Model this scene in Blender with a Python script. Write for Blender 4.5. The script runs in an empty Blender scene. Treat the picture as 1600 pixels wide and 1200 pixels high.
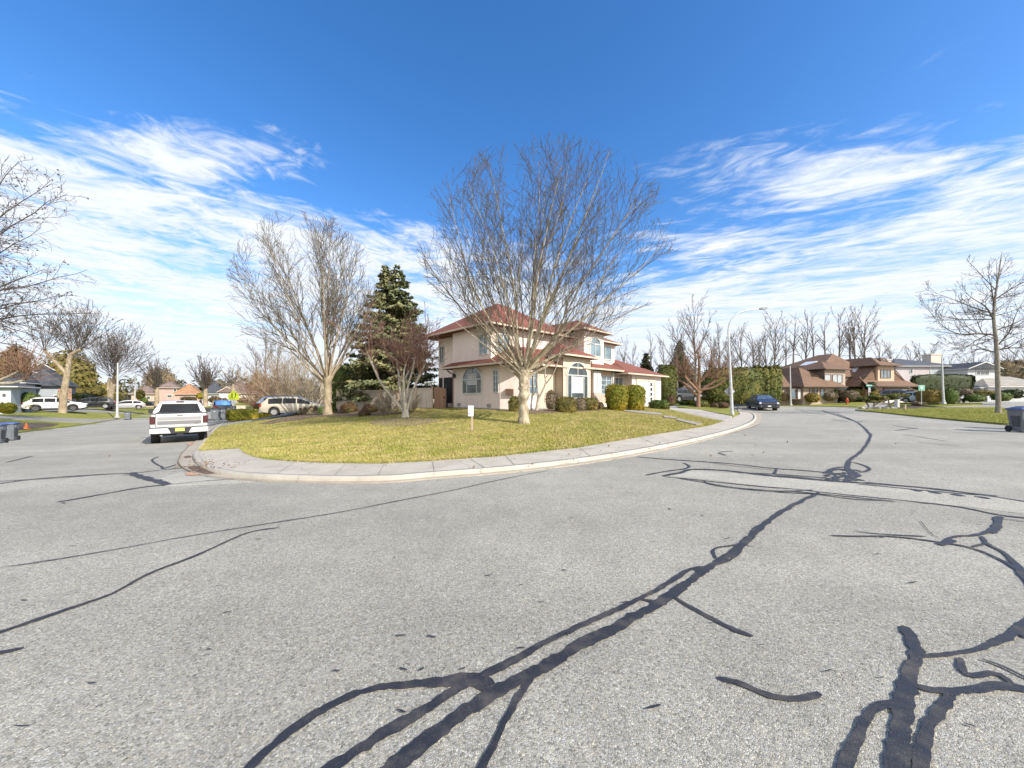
import bpy, bmesh, math, random
import numpy as np
from mathutils import Vector, Matrix
from mathutils.geometry import delaunay_2d_cdt

R = math.radians
sc = bpy.context.scene
COL = sc.collection

# ---------------------------------------------------------------- camera, sky, sun, exposure
F = 555.0            # focal length in photo pixels (photo 1600 wide)
HZ = 617.0           # photo row of the horizon
EYE = 1.6
cam_d = bpy.data.cameras.new('camera')
cam = bpy.data.objects.new('camera', cam_d); COL.objects.link(cam)
cam.location = (0, 0, EYE); cam.rotation_euler = (R(90), 0, 0)
cam_d.sensor_width = 36; cam_d.lens = 36 * F / 1600
cam_d.shift_y = (HZ - 600) / 1600
cam_d.clip_start = 0.1; cam_d.clip_end = 6000
sc.camera = cam

SUN_AZ = R(126)      # compass from +Y (view direction) clockwise: sun behind the camera, to its right
SUN_EL = R(34)
sdir = Vector((math.sin(SUN_AZ) * math.cos(SUN_EL), math.cos(SUN_AZ) * math.cos(SUN_EL), math.sin(SUN_EL)))
sun_d = bpy.data.lights.new('sun', 'SUN'); sun_d.energy = 2.7; sun_d.angle = R(0.53); sun_d.color = (1, 0.93, 0.83)
sun = bpy.data.objects.new('sun', sun_d); COL.objects.link(sun)
sun.rotation_euler = sdir.to_track_quat('Z', 'Y').to_euler(); sun.location = (30, -20, 40)
sc.view_settings.view_transform = 'Standard'; sc.view_settings.look = 'None'
sc.view_settings.exposure = 1.34; sc.view_settings.gamma = 1; sc.view_settings.use_curve_mapping = False
sc.cycles.max_bounces = 6; sc.cycles.transparent_max_bounces = 8
sc.cycles.use_denoising = True

class NT:
    """small helper to wire shader nodes"""
    def __init__(s, tree): s.t = tree; s.n = tree.nodes; s.l = tree.links
    def node(s, typ, ins=None, **kw):
        n = s.n.new(typ)
        for k, v in kw.items(): setattr(n, k, v)
        for k, v in (ins or {}).items(): s.set(n.inputs[k], v)
        return n
    def set(s, sock, v):
        if hasattr(v, 'is_output'): s.l.new(v, sock)
        else:
            if isinstance(v, (tuple, list)) and len(v) == 3 and sock.type == 'RGBA': v = (*v, 1)
            sock.default_value = v
    def math(s, op, a, b=0.0, c=0.0, clamp=False):
        n = s.node('ShaderNodeMath', {0: a, 1: b, 2: c}, operation=op, use_clamp=clamp); return n.outputs[0]
    def mix(s, fac, a, b, blend='MIX'):
        n = s.node('ShaderNodeMix', {0: fac, 6: a, 7: b}, data_type='RGBA', blend_type=blend); return n.outputs[2]
    def ramp(s, fac, stops, interp='LINEAR'):
        n = s.node('ShaderNodeValToRGB', {0: fac}); cr = n.color_ramp; cr.interpolation = interp
        while len(cr.elements) < len(stops): cr.elements.new(0.5)
        for e, (p, c) in zip(cr.elements, stops):
            e.position = p; e.color = (c, c, c, 1) if not isinstance(c, (tuple, list)) else (*c, 1)
        return n.outputs[0]
    def noise(s, vec, scale, detail=4, rough=0.55, dist=0.0):
        n = s.node('ShaderNodeTexNoise', {'Vector': vec, 'Scale': scale, 'Detail': detail, 'Roughness': rough, 'Distortion': dist})
        return n.outputs[0]
    def maprange(s, v, a, b, c=0.0, d=1.0, smooth=True):
        n = s.node('ShaderNodeMapRange', {0: v, 1: a, 2: b, 3: c, 4: d}, interpolation_type='SMOOTHSTEP' if smooth else 'LINEAR', clamp=True)
        return n.outputs[0]

# world: Nishita sky with cirrus on a cloud plane
w = bpy.data.worlds.new('World'); sc.world = w; w.use_nodes = True
t = NT(w.node_tree); t.n.clear()
sky = t.node('ShaderNodeTexSky', sky_type='NISHITA'); sky.sun_disc = False
sky.sun_elevation = SUN_EL; sky.sun_rotation = SUN_AZ; sky.air_density = 1.0; sky.dust_density = 0.6; sky.ozone_density = 2.6
tc = t.node('ShaderNodeTexCoord')
sp = t.node('ShaderNodeSeparateXYZ', {0: tc.outputs['Generated']})
zc = t.math('ADD', t.math('MAXIMUM', sp.outputs[2], 0.0), 0.03)
cpx = t.math('DIVIDE', sp.outputs[0], zc)
cpy = t.math('DIVIDE', t.math('ABSOLUTE', sp.outputs[1]), zc)
P1 = t.node('ShaderNodeCombineXYZ', {0: cpx, 1: cpy, 2: 0.0}).outputs[0]
wob = t.noise(P1, 1.1, 3, 0.6)
wob2 = t.math('MULTIPLY', t.math('SUBTRACT', wob, 0.5), 1.1)
# distance into the cloud banks either side of the clear wedge, and towards the horizon
dl = t.math('SUBTRACT', t.math('MULTIPLY_ADD', cpy, 1.40, -3.15), cpx)
dl = t.math('MULTIPLY', dl, 0.95)
dr = t.math('SUBTRACT', cpx, t.math('MULTIPLY_ADD', cpy, -0.62, 2.30))
dr = t.math('MULTIPLY', dr, 0.62)
far = t.math('MULTIPLY', t.math('SUBTRACT', cpy, 2.7), 0.45)
m = t.math('MINIMUM', t.math('MAXIMUM', dl, dr), 0.80)
m = t.math('MAXIMUM', m, t.math('MINIMUM', far, 1.5))
m = t.math('ADD', m, t.math('MULTIPLY', wob2, 0.60))
lr = t.maprange(cpx, -0.6, 0.8)
def cirrus(rot, sc_, s1, dist, loc=(0, 0, 0)):
    mp = t.node('ShaderNodeMapping', {'Vector': P1, 'Rotation': (0, 0, R(rot)), 'Scale': sc_, 'Location': loc}, vector_type='TEXTURE').outputs[0]
    return t.noise(mp, s1, 9, 0.60, dist)
n1 = t.mix(lr, cirrus(40, (1.0, 0.66, 1), 1.15, 1.3), cirrus(-27, (1.25, 0.60, 1), 1.15, 1.0, (4, 2, 0)))
n2 = t.mix(lr, cirrus(38, (0.75, 0.55, 1), 4.0, 1.8, (3, 7, 0)), cirrus(-27, (1.05, 0.48, 1), 3.8, 1.4, (1, 5, 0)))
nn = t.math('ADD', t.math('MULTIPLY', n1, 0.60), t.math('MULTIPLY', n2, 0.40))
dens = t.math('ADD', m, t.math('MULTIPLY', t.math('SUBTRACT', nn, 0.5), 4.0))
# one stray cloud in front of the left bank and one before the right bank
def puff(cx, cy, rx, ry):
    ex = t.math('DIVIDE', t.math('SUBTRACT', cpx, cx), rx); ey = t.math('DIVIDE', t.math('SUBTRACT', cpy, cy), ry)
    d = t.math('ADD', t.math('MULTIPLY', ex, ex), t.math('MULTIPLY', ey, ey))
    return t.math('MULTIPLY', t.math('MAXIMUM', t.math('SUBTRACT', 1.0, d), 0.0), 1.0)
pf = t.math('ADD', puff(-1.13, 1.34, 0.62, 0.27), puff(1.12, 1.50, 0.70, 0.36))
dens = t.math('ADD', dens, t.math('MULTIPLY', pf, 0.80))
cov = t.maprange(dens, 0.0, 1.0)
cov = t.math('MULTIPLY', cov, 0.97)
back = t.maprange(sp.outputs[1], -0.15, -0.45)       # unseen bright cloud sheet added behind the viewer as fill light
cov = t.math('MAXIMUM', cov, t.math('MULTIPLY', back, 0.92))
skyc = t.node('ShaderNodeHueSaturation', {'Color': sky.outputs[0], 'Saturation': 1.30, 'Value': 1.02, 'Hue': 0.506}).outputs[0]
# haze band low on the horizon
hz = t.maprange(sp.outputs[2], 0.0, 0.34, 0.80, 0.0)
skyc = t.mix(hz, skyc, (3.5, 3.8, 4.2))
cl = t.mix(t.maprange(nn, 0.35, 0.7), (3.3, 3.7, 4.25), (4.15, 4.25, 4.4))
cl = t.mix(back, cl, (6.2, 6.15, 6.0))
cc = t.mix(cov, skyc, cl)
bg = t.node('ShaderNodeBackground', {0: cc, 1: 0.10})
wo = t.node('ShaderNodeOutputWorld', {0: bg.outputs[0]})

# ---------------------------------------------------------------- street frame and terrain
DL = np.array((-0.6907, 0.7232)); DR = np.array((0.7232, 0.6907))   # along the left street / along the right street
def sm(v, a, b):
    t_ = np.clip((v - a) / (b - a), 0, 1); return t_ * t_ * (3 - 2 * t_)
def gz(x, y):
    x = np.asarray(x, float); y = np.asarray(y, float)
    s = x * DL[0] + y * DL[1]; u = x * DR[0] + y * DR[1]
    rl = np.interp(s, [-50, 1, 5, 9, 13.6, 18, 24.4, 34, 48, 64, 80, 110, 160], [0, 0, -.03, -.13, -.30, -.50, -.75, -1.03, -1.30, -1.55, -1.7, -1.85, -1.9])
    z = (1 - sm(u, 1, 15)) * rl
    z = z + 0.54 * sm(s, 6, 17) * sm(u, 1.0, 15) * (1 - sm(u, 30, 42)) * (1 - sm(s, 40, 70))
    uk = np.interp(s, [0, 15, 30, 64, 75, 110], [-7, -7, -7, -4.7, -2.6, 0])
    z = z + 1.05 * sm(uk - u, 0.3, 7) * sm(s, 24, 60) * (1 - sm(s, 85, 110))
    z = z - 0.30 * np.exp(-((u - 47) / 8) ** 2) * sm(s, 0, 8)
    z = z + 0.42 * sm(u, 66, 74) * (1 - sm(s, 20, 60))
    return z
def gz1(x, y): return float(gz(x, y))
def at(px, py, off=0.0):
    dx = (px - 800) / F; dz = (HZ - py) / F
    Y = np.concatenate([np.arange(0.5, 40, 0.02), np.arange(40, 400, 0.1)])
    h = EYE + dz * Y - gz(dx * Y, Y) - off
    i = np.argmax(h <= 0)
    if h[i] > 0: i = len(Y) - 1
    y = Y[i]; return (float(dx * y), float(y))
def P(px, Z):
    x = (px - 800) / F * Z; return Vector((x, Z, gz1(x, Z)))
def G(px, py):
    x, y = at(px, py); return Vector((x, y, gz1(x, y)))
def su(s, u): return (s * DL[0] + u * DR[0], s * DL[1] + u * DR[1])
def ZH(py, Z): return EYE + (HZ - py) / F * Z      # height of a photo row at depth Z

# ---------------------------------------------------------------- object helpers
def link_mesh(name, me, parent=None, m=None, loc=None, rotz=0.0):
    o = bpy.data.objects.new(name, me); COL.objects.link(o)
    if parent is not None: o.parent = parent
    if m is not None:
        for mm in (m if isinstance(m, (list, tuple)) else [m]): me.materials.append(mm)
    if loc is not None: o.location = loc
    o.rotation_euler.z = rotz
    return o
def tag(o, label=None, cat=None, group=None, kind=None):
    if label: o['label'] = label
    if cat: o['category'] = cat
    if group: o['group'] = group
    if kind: o['kind'] = kind
    return o
def thing(name, label, cat, loc=(0, 0, 0), rz=0.0, group=None):
    o = bpy.data.objects.new(name, None); COL.objects.link(o); o.empty_display_size = 0.3
    o.location = loc; o.rotation_euler.z = rz
    return tag(o, label, cat, group)
def copy_tree(o, parent=None):
    c = o.copy(); COL.objects.link(c)
    if parent is not None: c.parent = parent
    for ch in list(o.children): copy_tree(ch, c)
    return c
def np_mesh(name, v, f, smooth=False):
    """v (n,3), f (m,k) with constant k"""
    me = bpy.data.meshes.new(name); v = np.asarray(v, np.float32); f = np.asarray(f, np.int32)
    me.vertices.add(len(v)); me.vertices.foreach_set('co', v.ravel())
    m_, k = f.shape
    me.loops.add(m_ * k); me.loops.foreach_set('vertex_index', f.ravel())
    me.polygons.add(m_); me.polygons.foreach_set('loop_start', np.arange(0, m_ * k, k, dtype=np.int32))
    me.polygons.foreach_set('loop_total', np.full(m_, k, np.int32))
    if smooth: me.polygons.foreach_set('use_smooth', np.ones(m_, bool))
    me.update(calc_edges=True); me.validate(); return me

class MB:
    """collects faces, builds ONE mesh object"""
    def __init__(s): s.v = []; s.f = []; s.mi = []; s.cur = 0
    def add(s, vs, fs):
        o = len(s.v); s.v += [tuple(map(float, p)) for p in vs]
        for q in fs: s.f.append([o + i for i in q]); s.mi.append(s.cur)
        return s
    def box(s, x0, x1, y0, y1, z0, z1):
        return s.add([(x0,y0,z0),(x1,y0,z0),(x1,y1,z0),(x0,y1,z0),(x0,y0,z1),(x1,y0,z1),(x1,y1,z1),(x0,y1,z1)],
              [(3,2,1,0),(4,5,6,7),(0,1,5,4),(1,2,6,5),(2,3,7,6),(3,0,4,7)])
    def prism(s, pts, z0, z1, top=None):
        n = len(pts); a = sum(pts[i][0]*pts[(i+1)%n][1]-pts[(i+1)%n][0]*pts[i][1] for i in range(n))
        if a < 0: pts = pts[::-1]
        tp = top or pts
        return s.add([(p[0],p[1],z0) for p in pts]+[(p[0],p[1],z1) for p in tp],
              [tuple(range(n-1,-1,-1)), tuple(range(n,2*n))]+[(i,(i+1)%n,n+(i+1)%n,n+i) for i in range(n)])
    def tube(s, pts, r, n=8, cap=True):
        pts = [Vector(p) for p in pts]; rr = r if isinstance(r, (list, tuple)) else [r]*len(pts)
        o = len(s.v); up = None
        for i, p in enumerate(pts):
            d = (pts[min(i+1,len(pts)-1)]-pts[max(i-1,0)]).normalized()
            if up is None: up = d.orthogonal().normalized()
            up = (up - d*up.dot(d)).normalized(); q = d.cross(up)
            for k in range(n):
                a = 2*math.pi*k/n; s.v.append(tuple(p + (up*math.cos(a)+q*math.sin(a))*rr[i]))
        for i in range(len(pts)-1):
            for k in range(n):
                s.f.append([o+i*n+k, o+i*n+(k+1)%n, o+(i+1)*n+(k+1)%n, o+(i+1)*n+k]); s.mi.append(s.cur)
        if cap:
            s.f.append([o+k for k in range(n-1,-1,-1)]); s.mi.append(s.cur)
            s.f.append([o+(len(pts)-1)*n+k for k in range(n)]); s.mi.append(s.cur)
        return s
    def lathe(s, prof, n=16, c=(0,0,0), axis='z', cap=True):
        o = len(s.v)
        for r, h in prof:
            for k in range(n):
                a = 2*math.pi*k/n; x, y = r*math.cos(a), r*math.sin(a)
                p = (x,y,h) if axis=='z' else ((x,h,y) if axis=='y' else (h,x,y))
                s.v.append((p[0]+c[0],p[1]+c[1],p[2]+c[2]))
        for i in range(len(prof)-1):
            for k in range(n):
                q = [o+i*n+k, o+i*n+(k+1)%n, o+(i+1)*n+(k+1)%n, o+(i+1)*n+k]
                s.f.append(q[::-1] if axis=='y' else q); s.mi.append(s.cur)
        if not cap: return s
        s.f.append([o+k for k in range(n-1,-1,-1)]); s.mi.append(s.cur)
        s.f.append([o+(len(prof)-1)*n+k for k in range(n)]); s.mi.append(s.cur)
        return s
    def poly(s, pts): return s.add(pts, [tuple(range(len(pts)))])
    def build(s, name, m, parent=None, loc=None, rotz=0.0, smooth=False, bevel=0.0):
        me = bpy.data.meshes.new(name); me.from_pydata(s.v, [], s.f)
        o = link_mesh(name, me, parent, m, loc, rotz)
        if any(s.mi): me.polygons.foreach_set('material_index', s.mi)
        bm = bmesh.new(); bm.from_mesh(me)
        bmesh.ops.recalc_face_normals(bm, faces=bm.faces)
        if bevel:
            bmesh.ops.bevel(bm, geom=list(bm.edges), offset=bevel, segments=2, affect='EDGES', clamp_overlap=True)
        bm.to_mesh(me); bm.free()
        if smooth:
            me.polygons.foreach_set('use_smooth', [True]*len(me.polygons))
            me.set_sharp_from_angle(angle=R(38))
        me.update(); return o

# ---------------------------------------------------------------- materials
MATS = {}
def pbr(name, col, rough=0.6, metal=0.0, spec=0.5, var=0.0, vscale=3.0, bump=0.0, bscale=40.0, coat=0.0, col2=None, detail=5):
    if name in MATS: return MATS[name]
    m = bpy.data.materials.new(name); m.use_nodes = True; MATS[name] = m
    t = NT(m.node_tree); b = m.node_tree.nodes['Principled BSDF']
    b.inputs['Roughness'].default_value = rough; b.inputs['Metallic'].default_value = metal
    b.inputs['Specular IOR Level'].default_value = spec; b.inputs['Coat Weight'].default_value = coat
    tc = t.node('ShaderNodeTexCoord').outputs['Object']
    n = t.noise(tc, vscale, detail, 0.6)
    c2 = col2 or tuple(c * (1 - var) for c in col)
    c1 = col if col2 else tuple(min(1, c * (1 + var)) for c in col)
    t.set(b.inputs['Base Color'], t.mix(t.maprange(n, 0.3, 0.7), c2, c1))
    if bump:
        bn = t.noise(tc, bscale, 4, 0.6)
        bp = t.node('ShaderNodeBump', {'Height': bn, 'Strength': bump, 'Distance': 0.02})
        t.set(b.inputs['Normal'], bp.outputs[0])
    return m
# ---------------------------------------------------------------- ground materials
def mat_asphalt(name='asphalt', gain=0.97, scale=100.0):
    m = bpy.data.materials.new(name); m.use_nodes = True; t = NT(m.node_tree); b = m.node_tree.nodes['Principled BSDF']
    tc = t.node('ShaderNodeTexCoord').outputs['Object']
    wv = t.node('ShaderNodeVectorMath', {0: tc, 1: t.node('ShaderNodeVectorMath', {0: t.node('ShaderNodeTexNoise', {'Vector': tc, 'Scale': 60.0, 'Detail': 1.0}).outputs[1], 3: 0.016}, operation='SCALE').outputs[0]}, operation='ADD').outputs[0]
    vo = t.node('ShaderNodeTexVoronoi', {'Vector': wv, 'Scale': scale})
    vd = t.node('ShaderNodeTexVoronoi', {'Vector': wv, 'Scale': scale}, feature='DISTANCE_TO_EDGE')
    sx = t.node('ShaderNodeSeparateColor', {0: vo.outputs['Color']})
    g = t.ramp(sx.outputs[0], [(0.0, 0.16 * gain), (0.10, 0.25 * gain), (0.4, 0.33 * gain), (0.78, 0.38 * gain), (1.0, 0.50 * gain)])
    hue = t.mix(sx.outputs[1], (1.0, 1.0, 0.93), (1.12, 1.04, 0.84))
    c = t.mix(1.0, g, hue, 'MULTIPLY')
    crev = t.maprange(vd.outputs[0], 0.0, 0.10, 0.62, 1.0)
    c = t.mix(1.0, c, t.node('ShaderNodeCombineColor', {0: crev, 1: crev, 2: crev}).outputs[0], 'MULTIPLY')
    big = t.noise(tc, 0.22, 5, 0.6); mid = t.noise(tc, 1.7, 5, 0.65)
    k = t.math('ADD', t.math('MULTIPLY', t.maprange(big, 0.3, 0.7, 0.90, 1.08), 1.0), t.maprange(mid, 0.3, 0.75, -0.06, 0.07))
    st = t.maprange(t.noise(tc, 0.9, 7, 0.75, 1.2), 0.60, 0.74, 1.0, 0.82)
    lane = t.node('ShaderNodeMapping', {'Vector': tc, 'Rotation': (0, 0, -0.762), 'Scale': (0.035, 0.75, 1)}).outputs[0]
    st = t.math('MULTIPLY', st, t.maprange(t.noise(lane, 1.0, 3, 0.5), 0.35, 0.65, 0.93, 1.06))
    st = t.math('MULTIPLY', st, t.maprange(t.noise(tc, 0.55, 2, 0.5, 0.3), 0.70, 0.80, 1.0, 0.72))
    st = t.math('MULTIPLY', st, t.maprange(t.noise(tc, 9.0, 3, 0.7), 0.68, 0.80, 1.0, 0.75))
    k = t.math('MULTIPLY', k, st)
    c = t.mix(1.0, c, t.node('ShaderNodeCombineColor', {0: k, 1: k, 2: k}).outputs[0], 'MULTIPLY')
    t.set(b.inputs['Base Color'], c); b.inputs['Roughness'].default_value = 0.88; b.inputs['Specular IOR Level'].default_value = 0.3
    bp = t.node('ShaderNodeBump', {'Height': t.math('MULTIPLY', t.math('MINIMUM', vd.outputs[0], 0.25), t.math('ADD', sx.outputs[2], 0.4)), 'Strength': 0.7, 'Distance': 0.012})
    t.set(b.inputs['Normal'], bp.outputs[0]); return m
M_ASPH = mat_asphalt()
M_PATCH = mat_asphalt('asphalt_patch', 1.22, 120.0)
M_DRIVE = mat_asphalt('drive_asphalt', 0.80, 110.0)
def mat_concrete(name, col):
    m = bpy.data.materials.new(name); m.use_nodes = True; t = NT(m.node_tree); b = m.node_tree.nodes['Principled BSDF']
    tc = t.node('ShaderNodeTexCoord').outputs['Object']
    n = t.noise(tc, 1.3, 7, 0.68); f = t.noise(tc, 90, 2, 0.7); s = t.noise(tc, 0.5, 6, 0.7, 1.0)
    c = t.mix(t.maprange(n, 0.3, 0.7), tuple(v * 0.82 for v in col), tuple(v * 1.1 for v in col))
    c = t.mix(t.maprange(f, 0.35, 0.65, 0.0, 0.35), c, tuple(v * 0.55 for v in col))
    c = t.mix(t.maprange(s, 0.55, 0.75, 0.0, 0.5), c, tuple(v * 0.62 for v in col))
    wv = t.node('ShaderNodeVectorMath', {0: tc, 1: t.node('ShaderNodeVectorMath', {0: t.node('ShaderNodeTexNoise', {'Vector': tc, 'Scale': 1.6, 'Detail': 5.0}).outputs[1], 3: 0.5}, operation='SCALE').outputs[0]}, operation='ADD').outputs[0]
    ck = t.node('ShaderNodeTexVoronoi', {'Vector': wv, 'Scale': 0.42}, feature='DISTANCE_TO_EDGE').outputs[0]
    c = t.mix(t.maprange(ck, 0.0, 0.006, 0.6, 0.0), c, tuple(v * 0.3 for v in col))
    gr = t.noise(tc, 11, 4, 0.7); c = t.mix(t.maprange(gr, 0.58, 0.75, 0.0, 0.45), c, (0.16, 0.13, 0.10))
    t.set(b.inputs['Base Color'], c); b.inputs['Roughness'].default_value = 0.9
    bp = t.node('ShaderNodeBump', {'Height': f, 'Strength': 0.35, 'Distance': 0.006}); t.set(b.inputs['Normal'], bp.outputs[0]); return m
M_WALK = mat_concrete('walk_concrete', (0.47, 0.43, 0.36))
M_GUT = mat_concrete('gutter_concrete', (0.40, 0.35, 0.28))
def mat_grass(name, a, b_, c_, straw):
    m = bpy.data.materials.new(name); m.use_nodes = True; t = NT(m.node_tree); b = m.node_tree.nodes['Principled BSDF']
    tc = t.node('ShaderNodeTexCoord').outputs['Object']
    n = t.noise(tc, 0.45, 6, 0.65); f = t.noise(tc, 7, 5, 0.7); g = t.noise(tc, 38, 3, 0.7); s = t.noise(tc, 1.3, 6, 0.7, 0.6)
    c = t.mix(t.maprange(n, 0.35, 0.65), a, b_)
    c = t.mix(t.maprange(s, 0.45, 0.68, 0.0, straw), c, c_)
    c = t.mix(t.maprange(f, 0.3, 0.7, 0.45, 0.0), c, tuple(v * 0.55 for v in a))
    c = t.mix(t.maprange(g, 0.3, 0.75, 0.5, 0.0), c, tuple(v * 0.5 for v in b_))
    bs = t.noise(tc, 0.8, 7, 0.75, 0.8); c = t.mix(t.maprange(bs, 0.60, 0.72, 0.0, 0.7), c, (0.20, 0.145, 0.085))
    t.set(b.inputs['Base Color'], c); b.inputs['Roughness'].default_value = 0.95; b.inputs['Specular IOR Level'].default_value = 0.2
    bp = t.node('ShaderNodeBump', {'Height': t.math('ADD', g, f), 'Strength': 0.7, 'Distance': 0.05}); t.set(b.inputs['Normal'], bp.outputs[0]); return m
M_GRASS = mat_grass('lawn_dry', (0.23, 0.235, 0.05), (0.33, 0.285, 0.09), (0.46, 0.36, 0.17), 0.85)
M_GRASS2 = mat_grass('lawn_green', (0.22, 0.26, 0.045), (0.32, 0.315, 0.075), (0.42, 0.35, 0.14), 0.6)
M_MULCH = pbr('mulch', (0.17, 0.115, 0.08), 0.95, col2=(0.06, 0.04, 0.03), vscale=9, bump=0.9, bscale=30)
M_DIRT = pbr('soil', (0.12, 0.09, 0.065), 0.95, col2=(0.05, 0.04, 0.03), vscale=6, bump=0.9, bscale=25)
M_STONE = pbr('path_stone', (0.30, 0.27, 0.235), 0.9, var=0.25, vscale=5, bump=0.4)
M_SEAL = None
def mat_seal():
    m = bpy.data.materials.new('crack_sealant'); m.use_nodes = True; t = NT(m.node_tree); b = m.node_tree.nodes['Principled BSDF']
    tc = t.node('ShaderNodeTexCoord').outputs['Object']
    n = t.noise(tc, 5, 6, 0.7); g = t.noise(tc, 130, 2, 0.6)
    c = t.mix(t.maprange(n, 0.42, 0.75), (0.022, 0.023, 0.029), (0.075, 0.068, 0.064))
    c = t.mix(t.maprange(g, 0.62, 0.75, 0, 0.6), c, (0.16, 0.15, 0.14))
    t.set(b.inputs['Base Color'], c); t.set(b.inputs['Roughness'], t.maprange(n, 0.3, 0.7, 0.42, 0.75))
    bp = t.node('ShaderNodeBump', {'Height': g, 'Strength': 0.4, 'Distance': 0.006}); t.set(b.inputs['Normal'], bp.outputs[0]); return m
M_SEAL = mat_seal()

# ---------------------------------------------------------------- draped sheets
def inside(poly, pts):
    x, y = pts[:, 0], pts[:, 1]; r = np.zeros(len(pts), bool); n = len(poly); j = n - 1
    for i in range(n):
        xi, yi = poly[i]; xj, yj = poly[j]
        c = ((yi > y) != (yj > y)) & (x < (xj - xi) * (y - yi) / (yj - yi + 1e-12) + xi); r ^= c; j = i
    return r
def densify(poly, d, closed=True):
    out = []; n = len(poly)
    for i in range(n if closed else n - 1):
        a = np.array(poly[i]); b = np.array(poly[(i + 1) % n]); k = max(1, int(np.linalg.norm(b - a) / d))
        for q in range(k): out.append(tuple(a + (b - a) * q / k))
    if not closed: out.append(tuple(poly[-1]))
    return out
def smooth_line(p, it=2):
    p = [np.array(q, float) for q in p]
    for _ in range(it):
        o = [p[0]]
        for a, b in zip(p[:-1], p[1:]): o += [a * .75 + b * .25, a * .25 + b * .75]
        o.append(p[-1]); p = o
    return [tuple(q) for q in p]
def drape(name, poly, off, m, step=0.8, skirt=0.3, kind='structure', zf=None, parent=None):
    b = densify(poly, step); P_ = np.array(b)
    x0, y0 = P_.min(0); x1, y1 = P_.max(0)
    gx, gy = np.meshgrid(np.arange(x0 + step / 2, x1, step), np.arange(y0 + step / 2, y1, step)); gp = np.c_[gx.ravel(), gy.ravel()]
    ok = inside(b, gp)
    gp = gp[ok]
    if len(gp):     # keep clear of the boundary
        d2 = np.full(len(gp), 1e9)
        for q in b: d2 = np.minimum(d2, ((gp - q) ** 2).sum(1))
        gp = gp[d2 > (step * 0.4) ** 2]
    allp = [Vector(q) for q in b] + [Vector(q) for q in gp.tolist()]; nb = len(b)
    vo, eo, fo, *_ = delaunay_2d_cdt(allp, [], [list(range(nb))], 1, 1e-5)
    V = np.array([(v.x, v.y) for v in vo])
    z = (zf or gz)(V[:, 0], V[:, 1]) + off
    verts = [(*p, zz) for p, zz in zip(V.tolist(), z.tolist())]; faces = [list(f) for f in fo]
    # skirt round the boundary edges
    cnt = {}
    for f in faces:
        for i in range(len(f)):
            e = (f[i], f[(i + 1) % len(f)]); k = tuple(sorted(e)); cnt[k] = None if k in cnt else e
    dn = {}
    for k, e in cnt.items():
        if e is None: continue
        q = []
        for i in e:
            if i not in dn: dn[i] = len(verts); verts.append((verts[i][0], verts[i][1], verts[i][2] - skirt))
        faces.append([e[1], e[0], dn[e[0]], dn[e[1]]])
    me = bpy.data.meshes.new(name); me.from_pydata(verts, [], faces)
    o = link_mesh(name, me, parent, m)
    bm = bmesh.new(); bm.from_mesh(me); bmesh.ops.recalc_face_normals(bm, faces=bm.faces)
    up = sum(f.normal.z * f.calc_area() for f in bm.faces)
    if up < 0: bmesh.ops.reverse_faces(bm, faces=bm.faces)
    bm.to_mesh(me); bm.free()
    if kind: o['kind'] = kind
    return o
def pix(l): return [at(*q) for q in l]
def grid_sheet(name, xs, ys, off, m):
    X, Y = np.meshgrid(xs, ys); Z = gz(X, Y) + off; nx, ny = len(xs), len(ys)
    i = (np.arange(ny - 1)[:, None] * nx + np.arange(nx - 1)[None]).ravel()
    me = np_mesh(name, np.c_[X.ravel(), Y.ravel(), Z.ravel()], np.c_[i, i + 1, i + 1 + nx, i + nx], True)
    o = link_mesh(name, me, None, m); o['kind'] = 'structure'; return o
far_ax = lambda a, b: np.concatenate([-np.geomspace(3500, -a + 20, 14), np.arange(a, b, 8), np.geomspace(b + 20, 3500, 14)])
grid_sheet('ground', far_ax(-160, 180), far_ax(-40, 220), -0.35, M_GRASS2)
grid_sheet('road', np.arange(-120, 122, 1.0), np.arange(-14, 140, 1.0), 0.0, M_ASPH)

# corner lot ------------------------------------------------------------
lawn_left = pix([(460, 652), (410, 658), (366, 664), (340, 669), (326, 684), (313, 702), (310, 708)])
lawn_notch = pix([(310, 708), (346, 706), (378, 704), (386, 711.5), (400, 718), (420, 722), (460, 726)])
lawn_front = pix([(460, 726), (520, 729), (600, 729.5), (668, 726), (783, 717.5), (900, 704), (1000, 686), (1100, 669), (1132, 660.5)])
front = lawn_left[:-1] + lawn_notch[:-1] + smooth_line(lawn_front, 2)
drv_low = pix([(1132, 660.5), (1090, 650), (1045, 641)])
lot_back = [su(17, 42), su(48, 42), su(48, 13.5), su(33, 10)]
corner_poly = front + drv_low[1:] + [at(1047, 637.5)] + lot_back
lawn = drape('lawn', corner_poly, 0.10, M_GRASS, 0.7)
kerb_in = smooth_line(pix([(360, 655), (340, 667), (324, 684), (310, 706), (306, 714), (309, 723), (320, 732), (340, 740), (366, 745), (400, 748), (480, 751.5), (560, 752.5), (620, 751), (668, 746), (783, 737.5), (900, 724), (995, 708.5), (1087, 689.5), (1150, 672.5), (1176, 661), (1181, 653), (1175, 646.7), (1153, 637)]), 2)
walk = drape('sidewalk', lawn_notch + lawn_front[1:] + pix([(1146, 654.5), (1156, 649), (1153, 637)]) + kerb_in[::-1][:-18], 0.085, M_WALK, 0.6)
gut_out = smooth_line(pix([(346, 655), (322, 672), (305, 690), (288, 704), (277, 720), (280, 728), (294, 737), (312, 742.5), (345, 748), (400, 751.5), (480, 755), (560, 756), (620, 754.5), (668, 749.5), (783, 741), (900, 728), (995, 712.5), (1087, 692.5), (1150, 675.5), (1184, 663), (1191, 653), (1187, 645.5), (1165, 636)]), 2)
gut = drape('gutter', kerb_in + gut_out[::-1], 0.022, M_GUT, 0.5, 0.1)
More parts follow.
